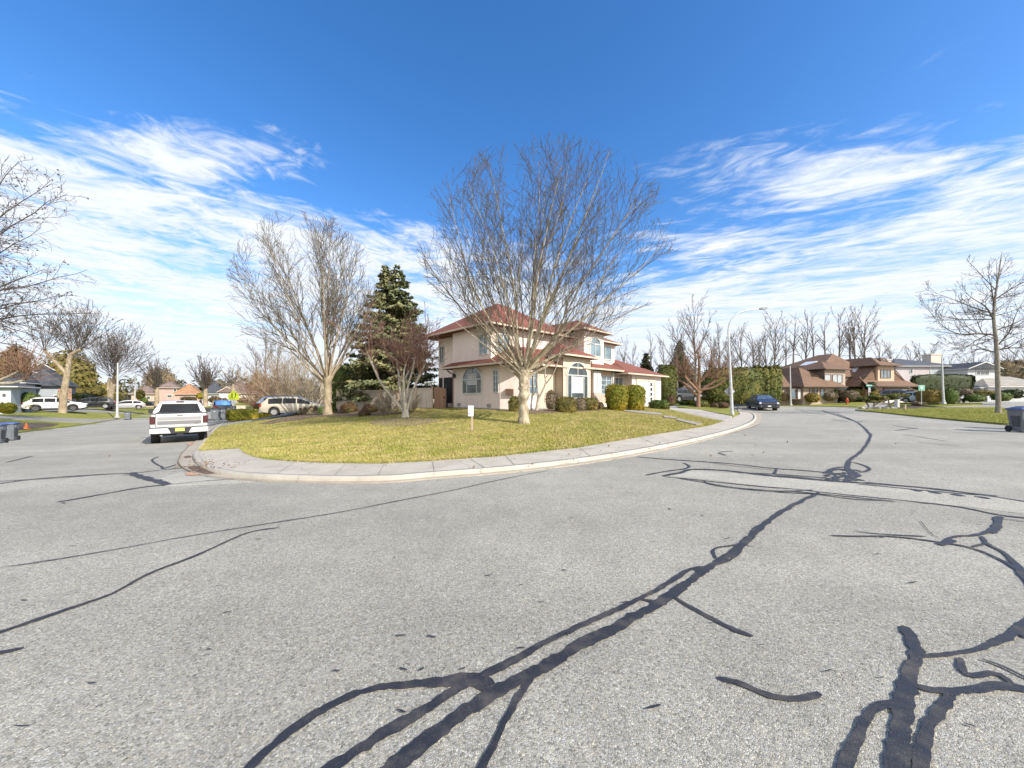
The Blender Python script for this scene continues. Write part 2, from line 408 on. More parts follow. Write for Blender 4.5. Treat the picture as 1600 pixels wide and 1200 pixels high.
# kerb stone: a narrow raised lip along the inner line
def ribbon(name, line, wl, wr, off, m, h=0.0, kind='structure', zoff=None):
    L = np.array(densify(line, 0.35, False)); d = np.gradient(L, axis=0); d /= np.linalg.norm(d, axis=1)[:, None] + 1e-9; nrm = np.c_[-d[:, 1], d[:, 0]]
    a = L + nrm * wl; b = L - nrm * wr; n = len(L)
    za = gz(a[:, 0], a[:, 1]) + off; zb = gz(b[:, 0], b[:, 1]) + off
    V = np.r_[np.c_[a, za], np.c_[b, zb], np.c_[a, za - h - .02], np.c_[b, zb - h - .02]]
    i = np.arange(n - 1)
    f = np.r_[np.c_[i, i + n, i + n + 1, i + 1], np.c_[i, i + 1, i + 1 + 2 * n, i + 2 * n], np.c_[i + n, i + 3 * n, i + 3 * n + 1, i + n + 1]]
    o = link_mesh(name, np_mesh(name, V, f), None, m)
    bm = bmesh.new(); bm.from_mesh(o.data); bmesh.ops.recalc_face_normals(bm, faces=bm.faces)
    if sum(q.normal.z for q in bm.faces) < 0: bmesh.ops.reverse_faces(bm, faces=bm.faces)
    bm.to_mesh(o.data); bm.free()
    if kind: o['kind'] = kind
    return o
M_KERB = mat_concrete('kerb_concrete', (0.45, 0.42, 0.36))
ribbon('kerb', kerb_in, 0.07, 0.07, 0.105, M_KERB, 0.12)
ribbon('kerb_joint', gut_out[:30], 0.014, 0.014, 0.028, pbr('joint_dirt', (0.17, 0.13, 0.10), 0.95, var=0.3))
# driveway and the strip of lawn with the street lamp
drape('driveway', pix([(1132, 661), (1144, 652.5), (1100, 643.5), (1056, 635.6), (1044, 633.5), (1036, 636), (1045, 641.2)]), 0.104, mat_concrete('drive_concrete', (0.42, 0.39, 0.35)), 0.8)
drape('lawn', pix([(1145, 652), (1152, 649.5), (1157, 645), (1146, 640), (1120, 633.5), (1056, 630), (1046, 633), (1056, 635.2), (1100, 643)]), 0.12, M_GRASS2, 0.7)
# minivan driveway
drape('driveway', pix([(340, 670.5), (326, 676), (346, 655), (372, 652), (420, 649), (470, 645), (530, 642), (560, 647), (500, 650.5), (461, 653), (410, 659)]), 0.09, M_DRIVE, 0.7)
drape('mulch_bed', pix([(462, 650), (500, 643), (600, 643), (640, 648), (600, 652), (540, 653), (500, 653), (420, 665), (405, 664), (425, 659)]), 0.125, M_MULCH, 0.7)
drape('mulch_bed', pix([(803, 646), (850, 640), (935, 640), (938, 644), (880, 647), (835, 650)]), 0.125, M_MULCH, 0.5)
drape('leaf_litter', pix([(575, 664), (590, 658), (630, 654), (672, 657), (690, 662), (650, 669), (605, 670)]), 0.118, pbr('leaf_litter', (0.24, 0.18, 0.11), 0.95, col2=(0.10, 0.09, 0.04), vscale=12, bump=0.9, bscale=30), 0.4)
# left side of the left street
lk = smooth_line(pix([(-260, 742), (-60, 694), (0, 681.5), (60, 672.5), (127, 665.5), (185, 654.5), (240, 646.5), (262, 642), (280, 637)]), 1)
drape('lawn', lk[:-1] + pix([(262, 641), (220, 637), (160, 636), (90, 640), (0, 642.5)]) + [(-60, 33), (-60, 20)], 0.09, M_GRASS2, 0.9)
drape('driveway', pix([(-120, 645), (0, 651.5), (60, 653.5), (130, 656), (185, 655.5), (140, 662.5), (60, 658.5), (0, 656.5), (-120, 652)]), 0.125, M_DRIVE, 0.9)
drape('driveway', pix([(20, 640.5), (80, 644.5), (140, 645.5), (205, 648.2), (222, 646.3), (160, 642.5), (90, 639.5), (30, 637.5)]), 0.125, M_DRIVE, 0.9)
drape('soil_bed', pix([(23, 664), (60, 662.5), (92, 664), (80, 668.5), (24, 675)]), 0.125, M_DIRT, 0.5)
drape('lawn', pix([(150, 637.5), (264, 641), (300, 634), (250, 631), (150, 633)]), 0.12, M_GRASS2, 1.2)
drape('lawn', [tuple(P(q, z)[:2]) for q, z in ((285, 88), (345, 66), (390, 60), (470, 62), (470, 110), (270, 110))], 0.10, M_GRASS2, 1.6)
drape('lawn', pix([(371, 652), (360, 655), (380, 643), (400, 640), (470, 640), (470, 644.5), (420, 648)]), 0.10, M_GRASS2, 1.0)
# right lawns
drape('lawn', smooth_line(pix([(1336, 641.5), (1400, 648), (1480, 656.5), (1570, 664.2)]), 1) + pix([(1640, 667), (1640, 643.5), (1560, 637.2), (1480, 637.6), (1400, 639.5)]), 0.10, M_GRASS2, 0.8)
drape('driveway', pix([(1571, 664.6), (1700, 680), (1760, 672), (1642, 667.2)]), 0.04, M_DRIVE, 0.8)
drape('lawn', pix([(1202, 634.2), (1260, 635), (1340, 636.5), (1352, 633), (1360, 628), (1340, 624), (1240, 624), (1205, 626)]), 0.10, M_GRASS2, 0.9)
drape('lawn', pix([(1385, 635.8), (1420, 636.5), (1480, 634.5), (1535, 633), (1535, 630.5), (1440, 629.5), (1392, 631)]), 0.10, M_GRASS2, 0.9)
drape('soil_bed', pix([(1402, 638.4), (1412, 640.5), (1432, 640.2), (1445, 637), (1425, 635.8)]), 0.14, M_DIRT, 0.4)
# stepping stones from the path to the front door
for i, q in enumerate([[(973, 643.5), (1000, 645), (1034, 649), (1034, 651.5), (1000, 648.3), (975, 645.2)], [(1036, 652.5), (1057, 655), (1057, 657.5), (1038, 655.5)], [(1060, 657.5), (1098, 666.2), (1088, 668), (1056, 659.5)]]):
    o = drape('stepping_stone', pix(q), 0.15, M_STONE, 0.4, 0.12, None)
    tag(o, ['long pale stone step nearest the rounded yellow hedges', 'short pale stone step in the middle of the lawn path', 'pale stone slab of the lawn path reaching the sidewalk'][i], 'stepping stone', 'stone steps across the lawn')

# ---------------------------------------------------------------- lighter trench patch and crack sealant
drape('asphalt_patch', pix([(1046, 743.5), (1077, 734.5), (1200, 745), (1320, 755), (1420, 765), (1520, 773), (1620, 786), (1620, 806), (1500, 791), (1400, 783), (1300, 775), (1180, 759), (1100, 749)]), 0.004, M_PATCH, 0.5, 0.02)
drape('asphalt_patch', pix([(283, 737), (300, 743), (345, 749), (398, 753), (330, 757), (262, 760), (236, 752), (256, 746)]), 0.004, M_PATCH, 0.5, 0.02)
CR = []
def crack(pts, w0, w1=None, seed=0):
    py_ = sum(q[1] for q in pts) / len(pts); f_ = 1.9 if py_ < 800 and 640 < py_ and max(q[0] for q in pts) - min(q[0] for q in pts) > 2.2 * (max(q[1] for q in pts) - min(q[1] for q in pts)) else 1.0
    w0, w1 = w0 * f_, (w1 if w1 is not None else w0) * f_; CR.append((pts, w0 * .72, (w1 if w1 is not None else w0) * .72))
# near centre: long sealed crack with its loops (photo pixels, widths in metres)
crack([(1281, 770), (1240, 790), (1211, 807), (1180, 831), (1167, 845), (1155, 857), (1119, 882), (1097, 893), (1053, 932), (1021, 950), (983, 969), (954, 988), (907, 1010), (852, 1044), (802, 1071), (760, 1094), (707, 1132), (650, 1180), (560, 1260), (480, 1340)], 0.085, 0.115)
crack([(1100, 887), (1078, 890), (1053, 906), (1027, 925), (1002, 936), (970, 953), (913, 978), (852, 1006), (806, 1033), (760, 1056), (726, 1075), (687, 1098), (645, 1125), (580, 1165), (490, 1225), (380, 1300)], 0.05, 0.09)
crack([(960, 984), (925, 998), (890, 1018)], 0.09, 0.10)
crack([(752, 1058), (720, 1068), (675, 1068), (620, 1072), (565, 1086), (520, 1106), (480, 1128), (430, 1165), (380, 1215), (330, 1280)], 0.075, 0.07)
crack([(690, 1064), (720, 1060), (755, 1058), (772, 1072)], 0.06)
crack([(728, 1068), (765, 1082)], 0.08)
crack([(838, 1050), (815, 1085), (790, 1128), (765, 1180), (730, 1250), (690, 1330)], 0.055, 0.06)
crack([(1055, 935), (1068, 945), (1110, 967), (1150, 988), (1176, 998)], 0.045, 0.055)
crack([(1003, 938), (1025, 942)], 0.05)
crack([(1150, 853), (1112, 858), (1118, 875)], 0.035)
crack([(1150, 853), (1160, 862), (1142, 877), (1114, 885)], 0.035)
crack([(1150, 850), (1178, 857)], 0.03, 0.02)
crack([(1085, 892), (1105, 895), (1085, 905)], 0.05)
crack([(1122, 1065), (1160, 1074), (1200, 1090), (1240, 1097), (1270, 1093), (1280, 1086)], 0.055, 0.045)
# trench edges
crack([(995, 714), (1050, 719), (1140, 724), (1200, 732), (1260, 736), (1312, 741)], 0.045)
crack([(1046, 718), (1100, 722), (1150, 729), (1210, 735)], 0.02)
crack([(1008, 743), (1040, 737), (1075, 733), (1078, 728), (1068, 724)], 0.04)
crack([(1034, 744), (1060, 740), (1080, 733), (1140, 736), (1200, 744), (1300, 752), (1345, 755)], 0.07, 0.08)
crack([(1135, 735), (1150, 739), (1210, 741), (1300, 748), (1340, 752)], 0.035)
crack([(1210, 741), (1213, 732)], 0.06)
crack([(1036, 745), (1080, 749), (1120, 754), (1180, 760), (1240, 765), (1300, 772), (1400, 782), (1500, 792), (1560, 806), (1610, 811), (1660, 818)], 0.03, 0.04)
crack([(1060, 748), (1110, 756), (1140, 762), (1200, 767), (1225, 769), (1270, 766)], 0.028)
crack([(1100, 752), (1107, 758), (1150, 764), (1215, 770), (1280, 773), (1330, 781), (1380, 783)], 0.025)
crack([(1345, 755), (1400, 759), (1460, 764), (1520, 772), (1560, 778), (1640, 790)], 0.05, 0.06)
crack([(1340, 757), (1400, 763), (1460, 769), (1530, 775)], 0.04)
for a in (1432, 1462, 1498, 1538): crack([(a - 10, 765 + (a - 1432) * 0.11), (a + 8, 769 + (a - 1432) * 0.11)], 0.09)
# tangle where the middle crack crosses the trench
crack([(1283, 641), (1300, 645), (1322, 652), (1340, 660), (1350, 668), (1357, 676), (1361, 680), (1357, 690), (1350, 702), (1340, 710), (1328, 719), (1323, 726), (1325, 735), (1332, 742), (1318, 752)], 0.13, 0.11)
crack([(1285, 641.6), (1310, 650), (1335, 658)], 0.10)
crack([(1323, 722), (1340, 724), (1356, 730), (1360, 735), (1350, 738), (1338, 738)], 0.04)
crack([(1287, 740), (1300, 735), (1316, 733), (1330, 735), (1338, 742), (1310, 746), (1292, 750)], 0.06)
crack([(1296, 737), (1308, 745), (1310, 752)], 0.06)
crack([(1318, 738), (1322, 748), (1342, 752)], 0.06)
crack([(1306, 741), (1320, 744), (1336, 747), (1322, 753)], 0.05)
crack([(1240, 640), (1262, 641), (1283, 643)], 0.09)
crack([(1250, 641), (1290, 648)], 0.06)
crack([(1300, 656), (1325, 659)], 0.09); crack([(1338, 660), (1348, 658)], 0.08); crack([(1350, 668), (1362, 680)], 0.08)
for l_ in ([(1290, 744), (1302, 740), (1318, 741), (1330, 738), (1343, 741), (1338, 748), (1322, 746)], [(1284, 748), (1296, 744), (1306, 748), (1300, 754)], [(1310, 733), (1322, 737), (1336, 734), (1345, 737)], [(1326, 752), (1338, 748), (1350, 752)], [(1294, 736), (1304, 732), (1318, 730)]): crack(l_, 0.05)
crack([(1352, 754), (1380, 757), (1440, 763), (1500, 770), (1560, 776)], 0.03)
crack([(1210, 743), (1250, 746), (1300, 752)], 0.03)
crack([(1230, 768), (1290, 773), (1340, 778), (1400, 785)], 0.03)
crack([(1360, 660), (1420, 664), (1480, 668)], 0.02); crack([(1380, 672), (1460, 675), (1570, 678)], 0.02); crack([(1200, 661), (1260, 662), (1320, 663)], 0.02)  # thin overhead shadows on the road, drawn as dark strips
# right cluster
crack([(1298, 838), (1345, 839), (1400, 840), (1470, 849), (1520, 858), (1560, 875), (1600, 898), (1650, 940)], 0.04, 0.06)
crack([(1337, 831), (1370, 836), (1447, 839)], 0.035)
crack([(1470, 852), (1485, 840), (1530, 838), (1555, 828), (1562, 808)], 0.045, 0.09)
crack([(1466, 853), (1490, 845)], 0.10)
crack([(1553, 835), (1562, 810)], 0.085)
crack([(1535, 840), (1540, 851), (1570, 865), (1590, 885), (1600, 905), (1640, 960)], 0.05, 0.075)
crack([(1520, 856), (1545, 850)], 0.05)
crack([(1438, 815), (1452, 833), (1470, 845)], 0.012, 0.01)
crack([(1562, 810), (1580, 814), (1640, 820)], 0.03)
crack([(1416, 982), (1428, 1005), (1432, 1030), (1424, 1060), (1414, 1090), (1412, 1120), (1405, 1170), (1400, 1260)], 0.085, 0.10)
crack([(1436, 1030), (1480, 1026), (1530, 1020), (1570, 1002), (1600, 985), (1660, 955)], 0.035, 0.11)
crack([(1590, 985), (1602, 1000), (1660, 1010)], 0.06)
crack([(1430, 1075), (1470, 1085), (1520, 1080), (1560, 1072), (1600, 1080), (1660, 1092)], 0.06, 0.08)
crack([(1495, 1030), (1500, 1055), (1520, 1065), (1560, 1055), (1580, 1072)], 0.05)
crack([(1535, 1032), (1570, 1048), (1600, 1062), (1640, 1075)], 0.03)
crack([(1418, 1105), (1385, 1100), (1360, 1118), (1345, 1140), (1325, 1180), (1310, 1260)], 0.06)
crack([(1490, 1085), (1470, 1105), (1455, 1130), (1440, 1180), (1430, 1260)], 0.06)
crack([(1424, 1075), (1405, 1110)], 0.10)
# left
crack([(0, 889), (60, 880), (180, 861), (300, 838), (430, 818), (540, 800), (620, 784), (700, 769), (790, 748), (856, 736)], 0.030, 0.028)
crack([(-60, 1015), (0, 991), (60, 970), (120, 950), (180, 930), (230, 899), (300, 873), (350, 850), (390, 832), (437, 825)], 0.06, 0.03)
crack([(-40, 1032), (0, 1025), (36, 1018)], 0.07)
crack([(-60, 765), (0, 756), (60, 748), (150, 742), (210, 740), (240, 736), (290, 731)], 0.05)
crack([(-60, 758), (0, 752), (90, 748), (160, 742)], 0.035)
crack([(88, 786), (150, 775), (220, 762), (262, 758)], 0.05)
crack([(206, 739), (222, 747), (250, 753), (262, 758)], 0.10)
crack([(192, 743), (212, 741)], 0.05)
crack([(248, 714), (236, 718), (242, 725), (256, 731), (252, 734), (276, 726)], 0.07)
crack([(10, 723), (50, 713)], 0.04)
crack([(262, 758), (320, 752), (370, 749)], 0.02)
crack([(1395, 665), (1410, 667), (1434, 670)], 0.05); crack([(1400, 673), (1415, 671), (1434, 669)], 0.05)
crack([(1410, 679), (1450, 685), (1480, 690)], 0.03); crack([(1435, 691), (1470, 695), (1500, 697)], 0.03)
crack([(1122, 708), (1134, 712)], 0.04); crack([(1124, 707), (1146, 705)], 0.03)
crack([(957, 719), (1000, 709), (1090, 691), (1160, 673), (1190, 662)], 0.02)
rng = np.random.default_rng(5)
for k in range(60):     # short nicks and dark flecks
    px = rng.uniform(0, 1600); py = rng.uniform(690, 1140); l = rng.uniform(4, 14) * (py - 600) / 300
    crack([(px, py), (px + l, py + rng.uniform(-.3, .3) * l)], 0.008 + 0.012 * rng.random())
VV, FF = [], []
def wob1(n, rr, amp, k=5):
    q = rr.normal(0, amp, n); ker = np.ones(k) / k
    return np.convolve(np.pad(q, k, mode='edge'), ker, 'same')[k:-k] * math.sqrt(k)
lay = 0
for pts, w0, w1 in CR:
    L = np.array(smooth_line(pix(pts), 2)); seg = np.linalg.norm(np.diff(L, axis=0), axis=1); tot = seg.sum()
    n = int(np.clip(tot / 0.03, 6, 500)); cum = np.r_[0, np.cumsum(seg)]; tt = np.linspace(0, tot, n)
    C = np.c_[np.interp(tt, cum, L[:, 0]), np.interp(tt, cum, L[:, 1])]
    d = np.gradient(C, axis=0); d /= np.linalg.norm(d, axis=1)[:, None] + 1e-9; nr = np.c_[-d[:, 1], d[:, 0]]
    w_ = np.linspace(w0, w1, n) * 0.5
    C = C + nr * wob1(n, rng, 0.10, 9)[:, None] * w_[:, None]
    wl_ = w_ * np.clip(1 + wob1(n, rng, 0.16, 7) + rng.normal(0, .11, n), .45, 1.8); wr_ = w_ * np.clip(1 + wob1(n, rng, 0.16, 7) + rng.normal(0, .11, n), .45, 1.8)
    e = np.minimum(1, (np.minimum(np.arange(n), np.arange(n)[::-1]) + .6) / max(2, n * .02 + 1)) ** .5
    A = C + nr * (wl_ * e)[:, None]; B = C - nr * (wr_ * e)[:, None]
    zz = 0.008 + lay * 0.00004; lay += 1
    o = len(VV); VV += np.r_[np.c_[A, gz(A[:, 0], A[:, 1]) + zz], np.c_[B, gz(B[:, 0], B[:, 1]) + zz]].tolist()
    FF += [[o + i, o + i + n, o + i + n + 1, o + i + 1] for i in range(n - 1)]
cs = link_mesh('crack_sealant', np_mesh('crack_sealant', VV, FF), None, M_SEAL); cs['kind'] = 'structure'
# leaf and mud stains in the gutter, orange paint marks
drape('gutter_debris', pix([(292, 731), (306, 729.5), (322, 732), (330, 738), (346, 738.5), (344, 741), (322, 743), (300, 737)]), 0.03, M_MULCH, 0.3, 0.02)
drape('gutter_debris', pix([(287, 714.5), (297, 713.2), (300, 715.5), (290, 717)]), 0.03, M_MULCH, 0.3, 0.02)
drape('paint_mark', pix([(289, 741), (300, 739), (312, 742), (300, 744), (290, 743.5)]), 0.026, pbr('orange_paint', (0.42, 0.25, 0.17), 0.9, var=0.4, vscale=14), 0.3, 0.01)
drape('paint_mark', pix([(292, 694), (297, 692), (304, 692.5), (301, 696), (295, 697)]), 0.026, MATS['orange_paint'], 0.3, 0.01)
# joints in the sidewalk
VJ = MB()
for (a, b) in (((676, 727), (679, 747)), ((790, 717.5), (806, 735.5)), ((905, 704.5), (925, 720)), ((735, 722.5), (762, 740.5)), ((600, 731), (590, 751)), ((540, 731), (521, 751)), ((1000, 687), (1030, 701)), ((1070, 676), (1098, 685)), ((460, 728), (430, 749))):
    p = Vector((*at(*a), 0)); q = Vector((*at(*b), 0)); d = (q - p).normalized(); nn_ = Vector((-d.y, d.x, 0)) * 0.006
    k = 6; row = []
    for i in range(k + 1):
        c = p.lerp(q, i / k); row.append([(c + sgn * nn_) for sgn in (1, -1)])
    for i in range(k):
        VJ.poly([(v.x, v.y, gz1(v.x, v.y) + 0.0905) for v in (row[i][0], row[i][1], row[i + 1][1], row[i + 1][0])])
tag(VJ.build('sidewalk_joint', pbr('joint_line', (0.20, 0.18, 0.15), 0.95, var=0.3)), kind='structure')  # thin joint lines in their own darker tone
# ---------------------------------------------------------------- bare trees
def rot_about(v, axis, a):
    return v * math.cos(a) + np.cross(axis, v) * math.sin(a) + axis * np.dot(axis, v) * (1 - math.cos(a))
def unit(v): return v / (np.linalg.norm(v) + 1e-9)
def perp(rg, d):
    r = rg.normal(size=3); r -= d * np.dot(r, d); return unit(r)
def limb(rg, p, d, L, r0, r1, seg=0.35, wob=0.06, up=0.0, bend=None):
    n = max(3, min(14, int(L / seg) + 1)); st = L / n; pts = [np.array(p, float)]; d = unit(np.array(d, float))
    for i in range(n):
        d = d + rg.normal(size=3) * wob; d[2] += up
        if bend is not None: d = d + bend
        d = unit(d); pts.append(pts[-1] + d * st)
    tt = np.linspace(0, 1, n + 1)
    return np.array(pts), r0 + (r1 - r0) * tt ** 0.8
def pt_on(line, t):
    pts, rr = line; n = len(pts) - 1; f = t * n; i = min(int(f), n - 1); a = f - i
    return pts[i] * (1 - a) + pts[i + 1] * a, unit(pts[i + 1] - pts[i]), rr[i] * (1 - a) + rr[i + 1] * a
def sub(rg, out, line, L, lev, sp, rmin):
    """children of a limb; sp = list per level of (per metre, t0, angle lo, angle hi, len ratio, up, wob)"""
    if lev >= len(sp): return
    dens, t0, a0, a1, ratio, up, wob = sp[lev]
    n = max(1, int(round(dens * L * (1 - t0) * rg.uniform(.8, 1.2)))) if L * dens > .4 else 0
    for k in range(n):
        t = t0 + (1 - t0) * (k + rg.uniform(0, 1)) / n
        if t > .99: continue
        p, d, r = pt_on(line, t); ax = perp(rg, d)
        dd = rot_about(d, ax, R(rg.uniform(a0, a1))); l = L * ratio * (1.08 - .62 * t) * rg.uniform(.65, 1.25)
        if l < 0.12: continue
        rc = max(rmin, min(r * .75, r * .62 * (l / L / ratio) ** .3))
        ch = limb(rg, p, dd, l, rc, rmin, seg=max(.12, l / 6), wob=wob, up=up); out.append(ch)
        sub(rg, out, ch, l, lev + 1, sp, rmin)
def tubes(name, lines):
    VV, FF, o = [], [], 0
    for pts, rr in lines:
        k = 3 if rr[0] < .02 else (5 if rr[0] < .06 else (7 if rr[0] < .12 else 14)); n = len(pts)
        d = np.gradient(pts, axis=0); d /= np.linalg.norm(d, axis=1)[:, None] + 1e-9
        ref = np.array((0.31, 0.95, 0.05)) if abs(d[0][1]) < .8 else np.array((0.95, 0.1, 0.3))
        a = np.cross(d, ref); a /= np.linalg.norm(a, axis=1)[:, None] + 1e-9; b = np.cross(d, a)
        an = np.arange(k) * 2 * math.pi / k
        V = pts[:, None] + (a[:, None] * np.cos(an)[None, :, None] + b[:, None] * np.sin(an)[None, :, None]) * np.asarray(rr)[:, None, None]
        VV.append(V.reshape(-1, 3)); i = np.arange(n - 1)[:, None] * k; j = np.arange(k)[None]; j2 = (j + 1) % k
        FF.append((np.stack([i + j, i + j2, i + k + j2, i + k + j], -1)).reshape(-1, 4) + o); o += n * k
    return np_mesh(name, np.concatenate(VV), np.concatenate(FF), True)
def mat_bark(name, base, dark, patch=None, pamt=0.5, psc=5.0, ztop=None, twig=None):
    m = bpy.data.materials.new(name); m.use_nodes = True; t = NT(m.node_tree); b = m.node_tree.nodes['Principled BSDF']
    tc = t.node('ShaderNodeTexCoord').outputs['Object']
    mp = t.node('ShaderNodeMapping', {'Vector': tc, 'Scale': (1, 1, .45)}).outputs[0]
    n = t.noise(mp, psc, 6, .65, .4); f = t.noise(mp, 28, 4, .7)
    c = t.mix(t.maprange(f, .3, .7), dark, base)
    if patch: c = t.mix(t.maprange(n, .5 - .12, .5 + .12, 0, pamt), c, patch)
    t.set(b.inputs['Base Color'], c); b.inputs['Roughness'].default_value = .85; b.inputs['Specular IOR Level'].default_value = .25
    bp = t.node('ShaderNodeBump', {'Height': t.math('ADD', f, n), 'Strength': .9, 'Distance': .04}); t.set(b.inputs['Normal'], bp.outputs[0]); return m
B_PLANE = mat_bark('plane_bark', (.38, .315, .215), (.16, .12, .075), (.52, .46, .34), .85, 5.5)
B_PLANE_TW = mat_bark('plane_twig', (.20, .17, .125), (.125, .105, .08))
B_GREY = mat_bark('grey_bark', (.20, .175, .145), (.11, .095, .08))
B_TWIG = mat_bark('dark_twig', (.135, .11, .09), (.085, .07, .06))
B_PALE = mat_bark('pale_bark', (.46, .41, .34), (.27, .23, .18), (.52, .48, .41), .6, 6)
B_RED = mat_bark('red_twig', (.36, .22, .165), (.24, .14, .11))
B_TAN = mat_bark('tan_bark', (.34, .27, .18), (.17, .125, .08), (.44, .37, .26), .7, 4)
B_PINK = mat_bark('pink_twig', (.30, .185, .12), (.20, .12, .085))
B_BIRCH = mat_bark('ringed_bark', (.40, .37, .32), (.15, .135, .115), (.20, .175, .145), .8, 9)
def make_tree(name, label, loc, trunk, crown, tm, cm, group=None, extra=None, cat='tree', rz=0.0):
    r = thing(name, label, cat, loc, rz, group)
    link_mesh('trunk', tubes('trunk', trunk), r, tm)
    if crown: link_mesh('crown', tubes('crown', crown), r, cm)
    return r
def fan_dirs(rg, n, e0, e1, az0=0.0, gamma=1.0):
    """n directions, golden-angle azimuths, elevation between e0 and e1 degrees"""
    o = []
    for i in range(n):
        f = ((i + rg.uniform(.1, .9)) / n) ** gamma; el = R(e0 + (e1 - e0) * f); az = az0 + i * 2.39996 + rg.normal() * .25
        o.append((np.array((math.cos(az) * math.cos(el), math.sin(az) * math.cos(el), math.sin(el))), el, az))
    return o
def knobby(rg, base_r, h, top_r, n=16, lean=(0, 0), knob=.12, flare=1.45):
    pts, rr = [], []
    for i in range(n + 1):
        t = i / n; z = h * t
        r = base_r + (top_r - base_r) * t; r *= 1 + (flare - 1) * math.exp(-t * h / .28)
        r *= 1 + rg.normal() * knob * (0.4 if t < .3 else 1)
        pts.append((lean[0] * t * h + rg.normal() * .012, lean[1] * t * h + rg.normal() * .012, z - .15 * (i == 0))); rr.append(r)
    return np.array(pts), np.array(rr)

def env_reach(E, p, d):
    c, a = E; q = (p - c) / a; v = d / a; A = v @ v; B = q @ v; C = q @ q - 1
    D = B * B - A * C
    return 0.0 if D <= 0 else (-B + math.sqrt(D)) / A
def env_sub(rg, out, line, L, lev, sp, E, rmin):
    """children that stop at the crown outline; sp per level: (per metre, t0, angle lo, hi, longest, up, wobble)"""
    if lev >= len(sp): return
    dens, t0, a0, a1, cap, up, wob = sp[lev]; n = int(round(dens * L * (1 - t0) * rg.uniform(.85, 1.15)))
    for k in range(n):
        t = t0 + (1 - t0) * (k + rg.uniform(0, 1)) / n
        if t > .985: continue
        p, d, r = pt_on(line, t); dd = rot_about(d, perp(rg, d), R(rg.uniform(a0, a1))); dd[2] += .12; dd = unit(dd)
        l = min(env_reach(E, p, dd) * rg.uniform(.80, 1.02), cap * rg.uniform(.55, 1.15), L * .75)
        if l < .15: continue
        rc = max(rmin, min(r * .72, rmin + .0065 * l)); ch = limb(rg, p, dd, l, rc, rmin, seg=max(.12, l / 7), wob=wob, up=up); out.append(ch)
        env_sub(rg, out, ch, l, lev + 1, sp, E, rmin)
# the main bare plane tree on the corner lawn ---------------------------------
rg = np.random.default_rng(11)
base = G(818, 665); base.z += .08; Zt = base.y
k_ = Zt / F
hd = (665 - 578) * k_
tr = knobby(rg, .215, hd, .20, 22, knob=.085)
tr[1][10:13] *= np.array([1.10, 1.22, 1.05]); tr[1][6:8] *= 1.05; tr[1][-3:] *= np.array([1.15, 1.35, 1.15])
trunk = [tr]; crown = []
# knobs and burls on the trunk
for zz, az in ((1.62, 2.6), (1.75, -2.2), (1.4, 1.0), (2.55, -.7), (2.7, .6), (2.85, 2.4), (2.8, 4.0), (2.9, -1.6)):
    c = np.array((math.cos(az) * .15, math.sin(az) * .15, zz)); o = np.array((math.cos(az), math.sin(az), .25)) * .12
    trunk.append((np.array([c - o * .5, c + o * .2, c + o * .7, c + o]), np.array([.11, .12, .09, .03])))
def envelope(az, el):
    """reach of the crown from its head, metres"""
    c, s_ = math.cos(el), math.sin(el)
    wx = 7.0 if math.cos(az) > 0 else 5.2
    wx = math.hypot(wx * math.cos(az), 5.0 * math.sin(az)); hh = (578 - 268) * k_
    return 1.0 / math.sqrt((c / (wx * 1.06)) ** 2 + (s_ / hh) ** 2)
E = (np.array(((853 - 818) * k_, 0, (665 - 392) * k_)), np.array((203 * k_, 3.5, 162 * k_)))
sp_main = [(2.1, .28, 16, 44, 2.6, .02, .065), (3.3, .15, 18, 50, 1.15, .02, .08), (3.4, .2, 20, 55, .5, .02, .09)]
for i, (d, el, az) in enumerate(fan_dirs(rg, 46, 5, 85, .9, .9)):
    az2 = az - .42 * math.sin(2 * az); d = np.array((math.cos(az2) * math.cos(el), math.sin(az2) * math.cos(el), math.sin(el))); az = az2
    big = i % 3 == 0; r0 = rg.uniform(.065, .088) if big else rg.uniform(.036, .052)
    p0 = np.array((math.cos(az) * .10, math.sin(az) * .10, hd - rg.uniform(.0, .55) * (1.2 - el / 1.6))); L = env_reach(E, p0 + d * .5, d) * rg.uniform(.86, .98) + .3
    if L < 2.2: L = rg.uniform(2.4, 4.2); d = unit(d + np.array((0, 0, .35)))
    ln = limb(rg, p0, d, L, r0, .008, seg=.5, wob=.055, up=.008)
    trunk.append(ln); env_sub(rg, crown, ln, L, 0, sp_main, E, .0062)
make_tree('plane_tree', 'tall bare tree with knobbly trunk and fan crown in the middle of the corner lawn', base, trunk, crown, B_PLANE, B_PLANE_TW)

# big bare tree behind the minivan ------------------------------------------------
rg = np.random.default_rng(23)
base = G(512, 650); base.z += .08; k_ = base.y / F
hd = (650 - 590) * k_
trunk = [knobby(rg, .30, hd, .27, 12, knob=.04)]; crown = []
E = (np.array(((483 - 512) * k_, 0, (650 - 474) * k_)), np.array((112 * k_, 4.6, 142 * k_)))
sp2 = [(1.7, .2, 16, 40, 3.4, .03, .05), (2.5, .15, 18, 46, 1.5, .02, .06), (2.8, .2, 20, 50, .7, .02, .07)]
for i, lean in enumerate((-.40, -.22, -.10, .02, .12, .24, .34, -.55, -.7, .48, -.32, -.02, .18, -.95, .7, -1.3, -.16, .07)):
    d = unit(np.array((lean, rg.uniform(-.4, .4), 1.0))); p0 = np.array((lean * .12, rg.uniform(-.15, .15), hd - .3 - rg.uniform(0, .35))); L = env_reach(E, p0 + d * 1.2, d) * rg.uniform(.88, 1.0) + 1.0
    ln = limb(rg, p0, d, L, rg.uniform(.09, .14) if i % 3 == 0 else rg.uniform(.05, .08), .012, seg=.8, wob=.04, up=.012); trunk.append(ln); env_sub(rg, crown, ln, L, 0, sp2, E, .0095)
